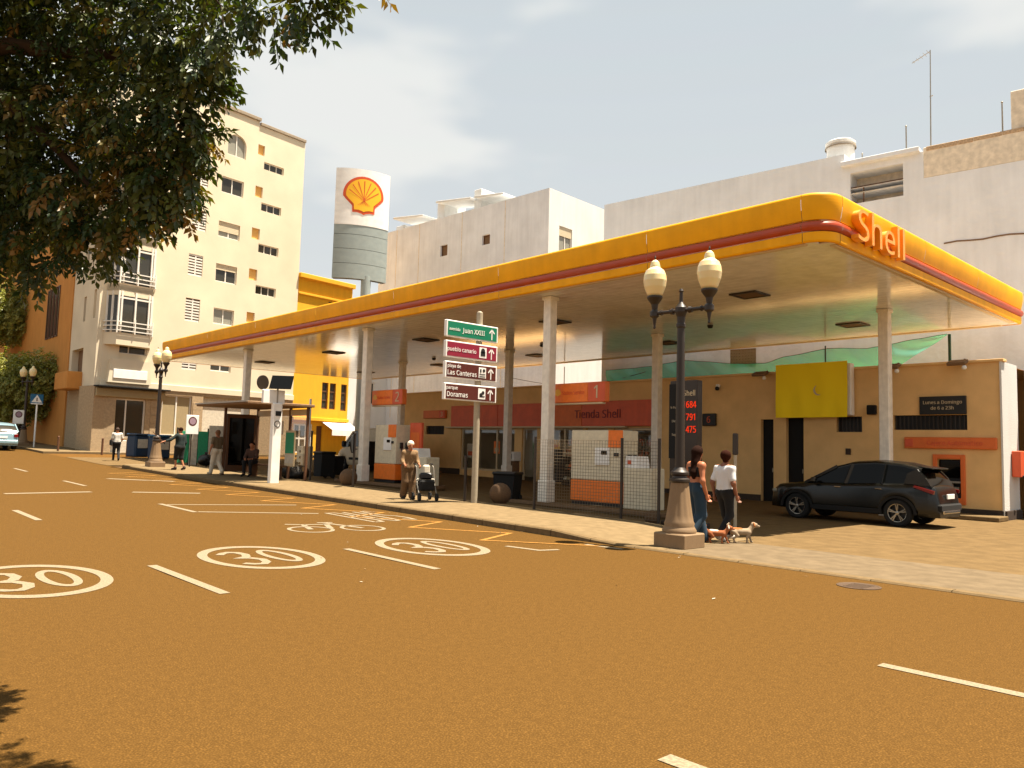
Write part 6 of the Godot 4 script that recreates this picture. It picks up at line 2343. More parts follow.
	# pale van behind the second column, nose to the left
	t = thing("parked_van", "pale van parked behind the second column with its black mirror towards us", "van", Vector3(-33.6, gy(-33.6) + 0.016, -21.95), PI)
	belt = [[-2.6, 0.7], [-2.55, 1.25], [-2.4, 1.28], [1.2, 1.25], [1.7, 1.18], [2.35, 0.98], [2.5, 0.8], [2.56, 0.55]]
	half = [[-2.6, 0.88], [-2.3, 0.95], [0, 0.97], [1.9, 0.95], [2.56, 0.74]]
	car_body(t, -2.6, 2.56, belt, half, 0.3, [-1.6, 1.65], 0.42, M.van_white)
	# box body
	var vp := [Vector2(1.75, 1.17), Vector2(1.25, 1.65), Vector2(0.95, 1.95), Vector2(0.6, 2.08), Vector2(-1.0, 2.12), Vector2(-2.45, 2.08), Vector2(-2.55, 1.26)]
	cabin(t, vp, 0.90, 0.80, M.van_white, M.window_glass)
	mb = MB.new()
	for s in [-1.0, 1.0]:
		mb.slab(PackedVector2Array([Vector2(0.2, 1.22), Vector2(0.35, 2.06), Vector2(-2.5, 2.1), Vector2(-2.58, 1.24)]), s * 0.84, s * 0.915)
		mb.bar(Vector3(1.75, 1.18, s * 0.90), Vector3(0.9, 1.97, s * 0.83), 0.05, 0.08)
	mb.box(Vector3(-2.5, 1.68, 0), Vector3(0.1, 0.86, 1.7), 0.02)
	part("side_panel", mb, M.van_white, t)
	roof_panel(t, [Vector2(0.95, 1.95), Vector2(0.6, 2.08), Vector2(-1.0, 2.12), Vector2(-2.5, 2.08)], 1.17, 2.12, 0.90, 0.80, M.van_white)
	for s in [-1.0, 1.0]:
		mb = MB.new()
		mb.box(Vector3(1.35, 1.35, s * 1.08), Vector3(0.16, 0.3, 0.22), 0.04)
		part("mirror", mb, M.black, t)
		mb = MB.new()
		mb.box(Vector3(0.35, 1.1, s * 0.975), Vector3(0.2, 0.05, 0.03), 0.01)
		part("door_handle", mb, M.black, t)
		mb = MB.new()
		mb.box(Vector3(-0.2, 0.62, s * 0.975), Vector3(2.4, 0.12, 0.03), 0.01)
		part("rub_strip", mb, M.black_matt, t)
	for q in [[-1.6, -1.0], [-1.6, 1.0], [1.65, -1.0], [1.65, 1.0]]:
		wheel(t, Vector3(q[0], 0.34, q[1] * 0.85), 0.34, q[1], M.steel, 6)
	mb = MB.new()
	mb.box(Vector3(0, 0.45, 0), Vector3(4.7, 0.25, 1.5), 0.03)
	part("underbody", mb, M.black, t)

# ------------------------------------------------------------------ people and dogs
# meshes the smooth union of tapered capsules [a, b, ra, rb] as surface nets; clips: [point, outward normal]
func nets(mb: MB, bones: Array, cell: float, k: float, clips := []) -> void:
	var lo := Vector3.ONE * 1e9
	var hi := Vector3.ONE * -1e9
	for b in bones:
		for e in 2:
			var r: float = b[2 + e] + cell * 2.5
			lo = lo.min(b[e] - Vector3.ONE * r)
			hi = hi.max(b[e] + Vector3.ONE * r)
	var nx := int((hi.x - lo.x) / cell) + 2
	var ny := int((hi.y - lo.y) / cell) + 2
	var nz := int((hi.z - lo.z) / cell) + 2
	var f := PackedFloat32Array()
	f.resize(nx * ny * nz)
	f.fill(0.5)
	for b in bones:
		var a: Vector3 = b[0]
		var d: Vector3 = b[1] - b[0]
		var ra: float = b[2]
		var dr: float = b[3] - ra
		var dd := maxf(d.length_squared(), 1e-9)
		var m: float = maxf(b[2], b[3]) + maxf(k, cell * 2.0)
		var p0: Vector3 = (b[0].min(b[1]) - Vector3.ONE * m - lo) / cell
		var p1: Vector3 = (b[0].max(b[1]) + Vector3.ONE * m - lo) / cell
		for z in range(maxi(0, int(p0.z)), mini(nz, int(p1.z) + 2)):
			for y in range(maxi(0, int(p0.y)), mini(ny, int(p1.y) + 2)):
				var base := (z * ny + y) * nx
				for x in range(maxi(0, int(p0.x)), mini(nx, int(p1.x) + 2)):
					var q := lo + Vector3(x, y, z) * cell - a
					var t := clampf(q.dot(d) / dd, 0.0, 1.0)
					var v := (q - d * t).length() - ra - dr * t
					var o := f[base + x]
					var h := maxf(k - absf(o - v), 0.0) / k
					f[base + x] = minf(o, v) - h * h * k * 0.25
	for c in clips:
		var cn: Vector3 = c[1]
		var co: float = cn.dot(c[0])
		for z in nz:
			for y in ny:
				var base := (z * ny + y) * nx
				for x in nx:
					if f[base + x] < cell * 3.0:
						f[base + x] = maxf(f[base + x], cn.dot(lo + Vector3(x, y, z) * cell) - co)
	var id := PackedInt32Array()
	id.resize(nx * ny * nz)
	id.fill(-1)
	var vs := PackedVector3Array()
	var off := [0, 1, nx, nx + 1, nx * ny, nx * ny + 1, nx * ny + nx, nx * ny + nx + 1]
	var cor := [Vector3(0, 0, 0), Vector3(1, 0, 0), Vector3(0, 1, 0), Vector3(1, 1, 0), Vector3(0, 0, 1), Vector3(1, 0, 1), Vector3(0, 1, 1), Vector3(1, 1, 1)]
	var edges := [[0, 1], [2, 3], [4, 5], [6, 7], [0, 2], [1, 3], [4, 6], [5, 7], [0, 4], [1, 5], [2, 6], [3, 7]]
	for z in nz - 1:
		for y in ny - 1:
			var base := (z * ny + y) * nx
			for x in nx - 1:
				var i := base + x
				var s := f[i]
				if s > cell * 2.5 or s < -cell * 2.5: continue
				var neg := 0
				for o in off:
					if f[i + o] < 0.0: neg += 1
				if neg == 0 or neg == 8: continue
				var p := Vector3.ZERO
				var n := 0
				for e in edges:
					var a := f[i + off[e[0]]]
					var b := f[i + off[e[1]]]
					if (a < 0.0) != (b < 0.0):
						p += cor[e[0]].lerp(cor[e[1]], a / (a - b))
						n += 1
				id[i] = vs.size()
				vs.append(lo + (Vector3(x, y, z) + p / n) * cell)
	var ns := PackedVector3Array()
	ns.resize(vs.size())
	var quads := []
	var st := [1, nx, nx * ny]
	for z in range(1, nz - 1):
		for y in range(1, ny - 1):
			var base := (z * ny + y) * nx
			for x in range(1, nx - 1):
				var i := base + x
				var s := f[i]
				if s > cell * 2.0 or s < -cell * 2.0: continue
				for ax in 3:
					var j: int = i + st[ax]
					if (s < 0.0) == (f[j] < 0.0): continue
					var u: int = st[(ax + 1) % 3]
					var w: int = st[(ax + 2) % 3]
					var q := [id[i], id[i - u], id[i - u - w], id[i - w]]
					if q.min() < 0: continue
					var nn := (vs[q[1]] - vs[q[0]]).cross(vs[q[2]] - vs[q[0]]) + (vs[q[2]] - vs[q[0]]).cross(vs[q[3]] - vs[q[0]])
					var dir := Vector3.ZERO
					dir[ax] = 1.0 if s < 0.0 else -1.0
					if nn.dot(dir) < 0.0: nn = -nn
					for e in q: ns[e] += nn
					quads.append(q)
	for i in ns.size(): ns[i] = ns[i].normalized()
	for q in quads:
		mb.tri(vs[q[0]], vs[q[1]], vs[q[2]], ns[q[0]], ns[q[1]], ns[q[2]])
		mb.tri(vs[q[0]], vs[q[2]], vs[q[3]], ns[q[0]], ns[q[2]], ns[q[3]])

# facing local +z, left side at +x, for a height of 1.72
func joints(over: Dictionary) -> Dictionary:
	var j := {
		head = Vector3(0, 1.60, 0.02), neck = Vector3(0, 1.44, -0.01), chest = Vector3(0, 1.30, 0), waist = Vector3(0, 1.08, 0.0), hip = Vector3(0, 0.94, 0),
		shl = Vector3(0.18, 1.395, -0.01), ell = Vector3(0.235, 1.12, -0.03), wrl = Vector3(0.23, 0.89, 0.06),
		shr = Vector3(-0.18, 1.395, -0.01), elr = Vector3(-0.235, 1.12, -0.03), wrr = Vector3(-0.23, 0.89, 0.06),
		hil = Vector3(0.095, 0.92, 0), knl = Vector3(0.10, 0.50, 0.02), anl = Vector3(0.10, 0.09, -0.03), tol = Vector3(0.12, 0.035, 0.14),
		hir = Vector3(-0.095, 0.92, 0), knr = Vector3(-0.10, 0.50, 0.02), anr = Vector3(-0.10, 0.09, -0.03), tor = Vector3(-0.12, 0.035, 0.14)}
	for k in over: j[k] = over[k]
	return j

func torso_bones(j: Dictionary, g: float, girth := 1.0) -> Array:
	var o := []
	var ax: Vector3 = (j.shl - j.shr).normalized()
	for s in [-1.0, 1.0]:
		o.append([j.chest + ax * s * 0.075 + Vector3(0, 0.03, 0), j.waist + ax * s * 0.055, 0.108 * girth + g, 0.098 * girth + g])
		o.append([j.waist + ax * s * 0.055, j.hip + ax * s * 0.075, 0.098 * girth + g, 0.115 * girth + g])
	o.append([j.shl, j.shr, 0.062 + g, 0.062 + g])
	return o

func arm_bones(j: Dictionary, s: String, g: float, part_: float) -> Array:
	var a: Vector3 = j["sh" + s]
	var b: Vector3 = j["el" + s]
	var c: Vector3 = j["wr" + s]
	if part_ <= 1.0: return [[a, a.lerp(b, part_), 0.056 + g, lerpf(0.056, 0.043, part_) + g]]
	return [[a, b, 0.056 + g, 0.043 + g], [b, b.lerp(c, part_ - 1.0), 0.043 + g, lerpf(0.043, 0.029, part_ - 1.0) + g]]

func leg_bones(j: Dictionary, s: String, g: float, part_: float, flare := 0.0) -> Array:
	var a: Vector3 = j["hi" + s]
	var b: Vector3 = j["kn" + s]
	var c: Vector3 = j["an" + s]
	if part_ <= 1.0: return [[a, a.lerp(b, part_), 0.094 + g, lerpf(0.094, 0.058, part_) + g + flare]]
	return [[a, b, 0.094 + g, 0.058 + g + flare * 0.4], [b, b.lerp(c, part_ - 1.0), 0.058 + g + flare * 0.4, lerpf(0.058, 0.040, part_ - 1.0) + g + flare]]

func hand(mb: MB, wr: Vector3, el: Vector3, thumb: Vector3, cell: float, curl := 0.4) -> void:
	var d := (wr - el).normalized()
	var t := (thumb - d * thumb.dot(d)).normalized()
	var n := d.cross(t)
	var b := [[wr - d * 0.02, wr + d * 0.075, 0.026, 0.03], [wr + d * 0.03 + t * 0.02, wr + d * 0.085 + t * 0.018, 0.02, 0.02], [wr + d * 0.03 - t * 0.02, wr + d * 0.08 - t * 0.02, 0.02, 0.018]]
	for i in 4:
		var o := t * (0.030 - i * 0.020)
		var l: float = [0.072, 0.082, 0.076, 0.058][i]
		var p := wr + d * 0.085 + o
		var q := p + (d * cos(curl) + n * sin(curl)) * l * 0.5
		var r := q + (d * cos(curl * 2.6) + n * sin(curl * 2.6)) * l * 0.55
		b.append([p, q, 0.0095, 0.009])
		b.append([q, r, 0.009, 0.0075])
	var tb := wr + d * 0.025 + t * 0.03
	b.append([tb, tb + d * 0.03 + t * 0.032, 0.013, 0.011])
	b.append([tb + d * 0.03 + t * 0.032, tb + d * 0.065 + t * 0.035 + n * 0.012, 0.011, 0.009])
	nets(mb, b, cell, 0.008)

func person(label: String, at: Vector3, turn: float, height: float, over: Dictionary, wear: Dictionary, cell := 0.022) -> Node3D:
	var t := thing("person", label, "person", at, turn, wear.get("group", ""))
	t.scale = Vector3.ONE * height / 1.72
	var j := joints(over)
	var girth: float = wear.get("girth", 1.0)
	var body := MB.new()
	var b := torso_bones(j, -0.004, girth)
	b.append([j.neck, j.head - Vector3(0, 0.06, 0.01), 0.056, 0.05])
	b.append([j.shl, j.neck, 0.055, 0.05])
	b.append([j.shr, j.neck, 0.055, 0.05])
	for s in ["l", "r"]:
		b += arm_bones(j, s, 0.0, 2.0)
		b += leg_bones(j, s, -0.006, 2.0)
		b.append([j["an" + s], j["to" + s], 0.042, 0.034])
	nets(body, b, cell, 0.045)
	# head with brow, nose, jaw and ears, looking along "look"
	var hd: Vector3 = j.head
	var fw: Vector3 = wear.get("look", Vector3(0, 0, 1)).normalized()
	var rt := Vector3.UP.cross(fw).normalized()
	var up := fw.cross(rt)
	var hb := [[hd + up * 0.035 - fw * 0.025, hd + up * 0.03 + fw * 0.015, 0.088, 0.082], [hd + up * 0.0 + fw * 0.02, hd - up * 0.085 + fw * 0.055, 0.068, 0.034], [hd - up * 0.02 - fw * 0.02, hd - up * 0.12 - fw * 0.02, 0.06, 0.052],
		[hd + up * 0.015 + fw * 0.092, hd - up * 0.025 + fw * 0.112, 0.010, 0.015], [hd - up * 0.062 + fw * 0.088 - rt * 0.018, hd - up * 0.062 + fw * 0.088 + rt * 0.018, 0.010, 0.010],
		[hd + up * 0.032 + fw * 0.082 - rt * 0.04, hd + up * 0.032 + fw * 0.082 + rt * 0.04, 0.015, 0.015]]
	for s in [-1.0, 1.0]:
		hb.append([hd + up * 0.018 + rt * s * 0.086 - fw * 0.01, hd - up * 0.022 + rt * s * 0.082 - fw * 0.004, 0.016, 0.012])
	nets(body, hb, minf(cell * 0.6, 0.012), 0.02)
	var hc := minf(cell * 0.45, 0.009)
	hand(body, j.wrl, j.ell, wear.get("thumb", Vector3(-0.2, 0, 1)), hc, wear.get("curl", 0.45))
	hand(body, j.wrr, j.elr, wear.get("thumb_r", Vector3(0.2, 0, 1)), hc, wear.get("curl", 0.45))
	part("body", body, wear.get("skin", M.skin), t)
	var eyes := MB.new()
	for s in [-1.0, 1.0]:
		eyes.ball(hd + up * 0.012 + fw * 0.078 + rt * s * 0.032, Vector3.ONE * 0.013, 8, 6)
	part("eyes", eyes, M.black, t)
	# clothes
	if wear.has("top"):
		var tb := torso_bones(j, 0.012, girth)
		tb.append([j.shl, j.neck - Vector3(0, 0.05, 0), 0.065, 0.055])
		tb.append([j.shr, j.neck - Vector3(0, 0.05, 0), 0.065, 0.055])
		for s in ["l", "r"]:
			if wear.get("sleeve", 0.6) > 0.0: tb += arm_bones(j, s, 0.016, wear.get("sleeve", 0.6))
		var cl := []
		if wear.has("hem"): cl.append([Vector3(0, wear.hem, 0), Vector3(0, -1, 0)])
		if wear.has("neckline"): cl.append([Vector3(0, wear.neckline, 0), Vector3(0, 1, 0)])
		var m := MB.new()
		nets(m, tb, cell, 0.04, cl)
		part(wear.get("top_name", "shirt"), m, wear.top, t)
	if wear.has("legs"):
		var lb := []
		var ax: Vector3 = (j.hil - j.hir).normalized()
		for s in [-1.0, 1.0]:
			lb.append([j.waist.lerp(j.hip, wear.get("rise", 0.55)) + ax * s * 0.06, j.hip + ax * s * 0.075, 0.105 * girth + 0.012, 0.117 * girth + 0.014])
		for s in ["l", "r"]: lb += leg_bones(j, s, wear.get("loose", 0.016), wear.get("leg", 1.96), wear.get("flare", 0.0))
		var m := MB.new()
		nets(m, lb, cell, 0.04, [[Vector3(0, wear.get("belt", 1.06), 0), Vector3(0, 1, 0)]])
		part(wear.get("legs_name", "trousers"), m, wear.legs, t)
	var sm := MB.new()
	for s in ["l", "r"]:
		nets(sm, [[j["an" + s] - Vector3(0, 0.02, 0) + (j["an" + s] - j["to" + s]) * 0.15, j["to" + s], 0.05, 0.04], [j["an" + s] + Vector3(0, 0.02, 0), j["an" + s] - Vector3(0, 0.03, 0), 0.05, 0.05]], minf(cell, 0.016), 0.03, [[Vector3(0, j["to" + s].y - 0.034, 0), Vector3(0, -1, 0)]] if j["to" + s].y < 0.06 else [])
	part("shoes", sm, wear.get("shoes", M.black_matt), t)
	var hm := MB.new()
	var hair := []
	for q in wear.get("hair", [[0.05, -0.02, 0.06, -0.02, 0.096, 0.09]]):
		hair.append([hd + up * q[0] + fw * q[1], hd + up * q[2] + fw * q[3], q[4], q[5]])
	nets(hm, hair, minf(cell * 0.6, 0.013), 0.03)
	part("hair", hm, wear.get("hair_m", M.hair_dark), t)
	return t

func make_dog(label: String, at: Vector3, turn: float, s: float, coat: Material, patch: Material) -> void:
	var t := thing("dog", label, "dog", at, turn, "small dogs with the couple")
	t.scale = Vector3.ONE * s
	# facing +z, shoulder height about 0.3
	var b := [[Vector3(0, 0.25, 0.15), Vector3(0, 0.255, -0.05), 0.085, 0.075], [Vector3(0, 0.255, -0.05), Vector3(0, 0.265, -0.2), 0.072, 0.078], [Vector3(0, 0.28, 0.18), Vector3(0, 0.40, 0.27), 0.06, 0.05],
		[Vector3(0, 0.42, 0.28), Vector3(0, 0.41, 0.33), 0.062, 0.05], [Vector3(0, 0.395, 0.35), Vector3(0, 0.385, 0.41), 0.032, 0.024], [Vector3(0, 0.30, -0.25), Vector3(0, 0.40, -0.33), 0.025, 0.02], [Vector3(0, 0.40, -0.33), Vector3(0, 0.45, -0.30), 0.028, 0.015]]
	for q in [[0.05, 0.06], [-0.05, -0.04]]:
		b.append([Vector3(q[0], 0.24, 0.16), Vector3(q[0] * 1.1, 0.13, 0.15 + q[1]), 0.04, 0.025])
		b.append([Vector3(q[0] * 1.1, 0.13, 0.15 + q[1]), Vector3(q[0] * 1.1, 0.03, 0.16 + q[1] * 1.4), 0.024, 0.018])
		b.append([Vector3(q[0] * 1.1, 0.02, 0.16 + q[1] * 1.4), Vector3(q[0] * 1.1, 0.02, 0.19 + q[1] * 1.4), 0.02, 0.018])
		b.append([Vector3(q[0], 0.25, -0.2), Vector3(q[0] * 1.15, 0.17, -0.15 - q[1]), 0.055, 0.035])
		b.append([Vector3(q[0] * 1.15, 0.17, -0.15 - q[1]), Vector3(q[0] * 1.15, 0.10, -0.25 - q[1]), 0.03, 0.02])
		b.append([Vector3(q[0] * 1.15, 0.10, -0.25 - q[1]), Vector3(q[0] * 1.15, 0.025, -0.23 - q[1]), 0.02, 0.018])
		b.append([Vector3(q[0] * 1.15, 0.02, -0.23 - q[1]), Vector3(q[0] * 1.15, 0.02, -0.20 - q[1]), 0.02, 0.018])
	var mb := MB.new()
	nets(mb, b, 0.011, 0.025)
	part("body", mb, coat, t)
	mb = MB.new()
	for e in [-1.0, 1.0]:
		nets(mb, [[Vector3(e * 0.05, 0.46, 0.27), Vector3(e * 0.075, 0.40, 0.28), 0.018, 0.022]], 0.009, 0.01)
	part("ears", mb, patch, t)
	mb = MB.new()
	nets(mb, [[Vector3(0, 0.285, -0.02), Vector3(0, 0.29, -0.18), 0.06, 0.062]], 0.011, 0.02)
	part("saddle_patch", mb, patch, t)
	mb = MB.new()
	mb.ball(Vector3(0, 0.392, 0.432), Vector3.ONE * 0.013, 8, 6)
	for e in [-1.0, 1.0]: mb.ball(Vector3(e * 0.028, 0.43, 0.372), Vector3.ONE * 0.010, 8, 6)
	part("nose_and_eyes", mb, M.black, t)

func cloth(c: Color, rough := 0.9) -> StandardMaterial3D:
	var m := paint(c, rough, "fine", 3.0)
	m.rim_enabled = true
	m.rim = 0.2
	return m

func people() -> void:
	var stride := {knl = Vector3(0.10, 0.51, 0.10), anl = Vector3(0.10, 0.09, 0.20), tol = Vector3(0.11, 0.06, 0.36), knr = Vector3(-0.10, 0.50, 0.03), anr = Vector3(-0.10, 0.13, -0.26), tor = Vector3(-0.11, 0.04, -0.11)}
	var W := stride.duplicate()
	# couple walking away towards the drive
	W.merge({ell = Vector3(0.24, 1.12, -0.09), wrl = Vector3(0.22, 0.88, -0.04), elr = Vector3(-0.24, 1.12, -0.04), wrr = Vector3(-0.22, 0.88, 0.06)})
	person("woman in a black crop top and blue jeans with long dark hair, walking", Vector3(-8.25, 0.025, -12.35), deg_to_rad(158), 1.74, W,
		{top = cloth(Color(0.05, 0.045, 0.045)), top_name = "crop_top", sleeve = 0.0, hem = 1.19, neckline = 1.37, legs = cloth(Color(0.10, 0.20, 0.27)), legs_name = "jeans", belt = 1.10, rise = 0.25, loose = 0.02, flare = 0.055, shoes = cloth(Color(0.4, 0.22, 0.12)), girth = 0.93,
		hair = [[0.05, -0.02, 0.06, -0.01, 0.105, 0.10], [0.03, -0.05, -0.15, -0.085, 0.09, 0.075], [-0.15, -0.085, -0.34, -0.135, 0.075, 0.07], [-0.34, -0.14, -0.42, -0.14, 0.075, 0.035]], skin = paint(Color(0.66, 0.40, 0.26), 0.55), look = Vector3(0.5, 0, 1), group = "couple walking past the lamp"}, 0.018)
	W = stride.duplicate()
	W.merge({ell = Vector3(0.25, 1.12, -0.10), wrl = Vector3(0.235, 0.88, -0.06), elr = Vector3(-0.25, 1.12, -0.03), wrr = Vector3(-0.235, 0.88, 0.07)})
	person("man in a white T-shirt and black trousers walking beside the dogs", Vector3(-8.12, 0.025, -13.1), deg_to_rad(165), 1.68, W,
		{top = cloth(Color(0.86, 0.86, 0.86)), top_name = "tee_shirt", sleeve = 0.75, hem = 0.90, neckline = 1.45, legs = cloth(Color(0.045, 0.04, 0.04)), shoes = cloth(Color(0.75, 0.72, 0.68)), girth = 1.05, hair = [[0.05, -0.03, 0.055, -0.01, 0.104, 0.098], [0.0, -0.05, -0.05, -0.045, 0.07, 0.055]], hair_m = M.hair_red, look = Vector3(0.7, 0, 1), skin = paint(Color(0.50, 0.31, 0.21), 0.6), group = "couple walking past the lamp"}, 0.018)
	make_dog("small tan and white dog between the woman and the man", Vector3(-8.02, 0.025, -12.7), deg_to_rad(120), 0.7, paint(Color(0.62, 0.36, 0.20), 0.95, "fine", 6.0), paint(Color(0.80, 0.76, 0.70), 0.95))
	make_dog("small white and ginger dog just right of the man", Vector3(-7.8, 0.025, -13.15), deg_to_rad(140), 0.8, paint(Color(0.62, 0.54, 0.44), 0.95, "fine", 6.0), paint(Color(0.62, 0.38, 0.18), 0.95))

	# elderly woman pushing a walking frame towards the right
	var y := gy(-17.3) + 0.13
	person("white haired woman in a patterned dress pushing a rollator", Vector3(-17.45, y, -12.45), deg_to_rad(72), 1.58, {head = Vector3(0, 1.56, 0.12), neck = Vector3(0, 1.41, 0.06), chest = Vector3(0, 1.28, 0.04), waist = Vector3(0, 1.07, 0.0), shl = Vector3(0.17, 1.36, 0.06), shr = Vector3(-0.17, 1.36, 0.06), ell = Vector3(0.23, 1.12, 0.10), wrl = Vector3(0.22, 1.0, 0.34), elr = Vector3(-0.23, 1.12, 0.10), wrr = Vector3(-0.22, 1.0, 0.34), knl = Vector3(0.10, 0.5, 0.08), anl = Vector3(0.10, 0.09, 0.10), tol = Vector3(0.11, 0.035, 0.26), anr = Vector3(-0.10, 0.09, -0.14), tor = Vector3(-0.11, 0.035, 0.0)},
		{top = paint(Color(0.66, 0.52, 0.36), 0.95, "gravel", 0.12), top_name = "blouse", sleeve = 1.5, hem = 0.86, legs = paint(Color(0.52, 0.39, 0.25), 0.95, "gravel", 0.12), legs_name = "loose_trousers", loose = 0.035, flare = 0.03, girth = 1.15, hair = [[0.05, -0.02, 0.06, 0.0, 0.105, 0.10], [0.0, -0.05, -0.03, -0.06, 0.075, 0.06]], hair_m = M.hair_white}, 0.022)
	var t := thing("rollator", "black wheeled rollator with a bag in front of the elderly woman", "rollator", Vector3(-16.95, y, -12.62), deg_to_rad(72))
	var mb := MB.new()
	for s in [-0.24, 0.24]:
		mb.path([Vector3(s, 0.95, -0.12), Vector3(s, 0.86, 0.02), Vector3(s, 0.5, 0.1), Vector3(s, 0.12, 0.34)], 0.016)
		mb.path([Vector3(s, 0.55, 0.1), Vector3(s, 0.12, -0.22)], 0.016)
	mb.path([Vector3(-0.24, 0.56, 0.1), Vector3(0.24, 0.56, 0.1)], 0.014)
	part("frame", mb, M.steel, t)
	for q in [[-0.24, 0.34], [0.24, 0.34], [-0.24, -0.22], [0.24, -0.22]]:
		mb = MB.new()
		mb.tube(Vector3(q[0] - 0.025, 0.1, q[1]), Vector3(q[0] + 0.025, 0.1, q[1]), 0.1, 0.1, 16)
		part("wheel", mb, M.rubber, t)
	for s in [-0.24, 0.24]:
		mb = MB.new()
		mb.tube(Vector3(s, 0.955, -0.22), Vector3(s, 0.945, -0.06), 0.022, 0.022, 8)
		part("grip", mb, M.black, t)
	mb = MB.new()
	mb.box(Vector3(0, 0.4, 0.16), Vector3(0.4, 0.28, 0.3), 0.04)
	part("basket", mb, M.black_matt, t)
	mb = MB.new()
	mb.box(Vector3(0, 0.64, 0.1), Vector3(0.34, 0.18, 0.2), 0.05)
	part("seat_bag", mb, M.black, t)
	mb = MB.new()
	mb.box(Vector3(0.02, 0.82, 0.06), Vector3(0.2, 0.24, 0.1), 0.04)
	part("white_bag", mb, M.hoard_white, t)

	# far pedestrians
	person("person in a tan top and white trousers walking on the pavement left of the shelter", Vector3(-29.2, gy(-29.2) + 0.13, -12.0), deg_to_rad(-80), 1.68, stride.merged({ell = Vector3(0.27, 1.12, -0.05), wrl = Vector3(0.29, 0.90, 0.02), elr = Vector3(-0.27, 1.12, -0.02), wrr = Vector3(-0.29, 0.90, 0.06)}, true),
		{top = cloth(Color(0.42, 0.36, 0.27)), sleeve = 0.7, hem = 0.93, legs = cloth(Color(0.84, 0.79, 0.70)), loose = 0.03, shoes = cloth(Color(0.7, 0.62, 0.5)), hair = [[0.04, -0.02, 0.05, -0.02, 0.10, 0.09], [0.0, -0.05, -0.08, -0.06, 0.07, 0.05]], hair_m = paint(Color(0.42, 0.28, 0.16), 0.8), girth = 1.02}, 0.028)
	person("man in a dark teal shirt and black shorts with one arm stretched out", Vector3(-32.6, gy(-32.6) + 0.13, -11.85), deg_to_rad(-70), 1.72, {ell = Vector3(0.42, 1.22, 0.06), wrl = Vector3(0.66, 1.14, 0.16), knl = Vector3(0.10, 0.51, 0.06), anl = Vector3(0.10, 0.09, 0.08), tol = Vector3(0.12, 0.035, 0.24), anr = Vector3(-0.14, 0.10, -0.16), tor = Vector3(-0.16, 0.035, 0.0)},
		{top = cloth(Color(0.05, 0.12, 0.12)), sleeve = 1.6, hem = 0.90, legs = cloth(Color(0.04, 0.04, 0.04)), legs_name = "shorts", leg = 1.05, loose = 0.04, girth = 1.15, shoes = cloth(Color(0.2, 0.14, 0.1)), hair = [[0.045, -0.02, 0.05, -0.01, 0.097, 0.09]]}, 0.028)
	t = thing("walking_stick", "thin dark stick held out by the man in the teal shirt", "stick", Vector3(-32.6, gy(-32.6) + 0.13, -11.85), deg_to_rad(-70))
	mb = MB.new()
	mb.tube(Vector3(0.60, 1.05, 0.16), Vector3(1.15, 1.52, 0.22), 0.014, 0.012, 6)
	part("shaft", mb, M.frame_brown, t)
	mb = MB.new()
	mb.tube(Vector3(0.60, 1.05, 0.16), Vector3(0.68, 1.12, 0.17), 0.022, 0.022, 8)
	part("handle", mb, M.black, t)
	person("man in a white shirt and dark trousers crossing the side street at far left", Vector3(-42.6, gy(-42.6) + 0.02, -12.35), deg_to_rad(-100), 1.66, stride.merged({elr = Vector3(-0.27, 1.13, 0.0), wrr = Vector3(-0.2, 0.98, 0.16)}, true),
		{top = cloth(Color(0.84, 0.82, 0.78)), sleeve = 0.8, hem = 0.93, legs = cloth(Color(0.06, 0.06, 0.07)), hair = [[0.045, -0.02, 0.05, -0.01, 0.097, 0.09]], hair_m = paint(Color(0.25, 0.18, 0.13), 0.8)}, 0.03)
	t = thing("shoulder_bag", "dark shoulder bag carried by the man in the white shirt at far left", "bag", Vector3(-42.6, gy(-42.6) + 0.02, -12.35), deg_to_rad(-100))
	mb = MB.new()
	mb.box(Vector3(0.27, 0.92, -0.08), Vector3(0.12, 0.3, 0.36), 0.04)
	part("pouch", mb, M.black_matt, t)
	mb = MB.new()
	mb.path([Vector3(0.27, 1.06, -0.2), Vector3(0.15, 1.46, -0.08), Vector3(0.16, 1.46, 0.05), Vector3(0.27, 1.06, 0.06)], 0.012)
	part("strap", mb, M.black, t)
	person("person in dark clothes sitting inside the bus shelter", Vector3(-28.2, gy(-28.2) + 0.13, -12.95), deg_to_rad(40), 1.70, {head = Vector3(0, 1.16, 0.08), neck = Vector3(0, 1.0, 0.03), chest = Vector3(0, 0.86, 0.0), waist = Vector3(0, 0.66, -0.04), hip = Vector3(0, 0.56, -0.04), shl = Vector3(0.18, 0.96, 0.02), shr = Vector3(-0.18, 0.96, 0.02), ell = Vector3(0.24, 0.72, 0.12), wrl = Vector3(0.12, 0.66, 0.34), elr = Vector3(-0.24, 0.72, 0.12), wrr = Vector3(-0.12, 0.66, 0.34), hil = Vector3(0.10, 0.55, 0), knl = Vector3(0.13, 0.56, 0.42), anl = Vector3(0.13, 0.12, 0.40), tol = Vector3(0.14, 0.035, 0.56), hir = Vector3(-0.10, 0.55, 0), knr = Vector3(-0.13, 0.56, 0.42), anr = Vector3(-0.13, 0.12, 0.38), tor = Vector3(-0.14, 0.035, 0.54)},
		{top = cloth(Color(0.30, 0.20, 0.15)), sleeve = 1.7, hem = 0.5, legs = cloth(Color(0.07, 0.06, 0.06)), belt = 0.75, hair = [[0.045, -0.02, 0.05, -0.01, 0.10, 0.092]]}, 0.03)

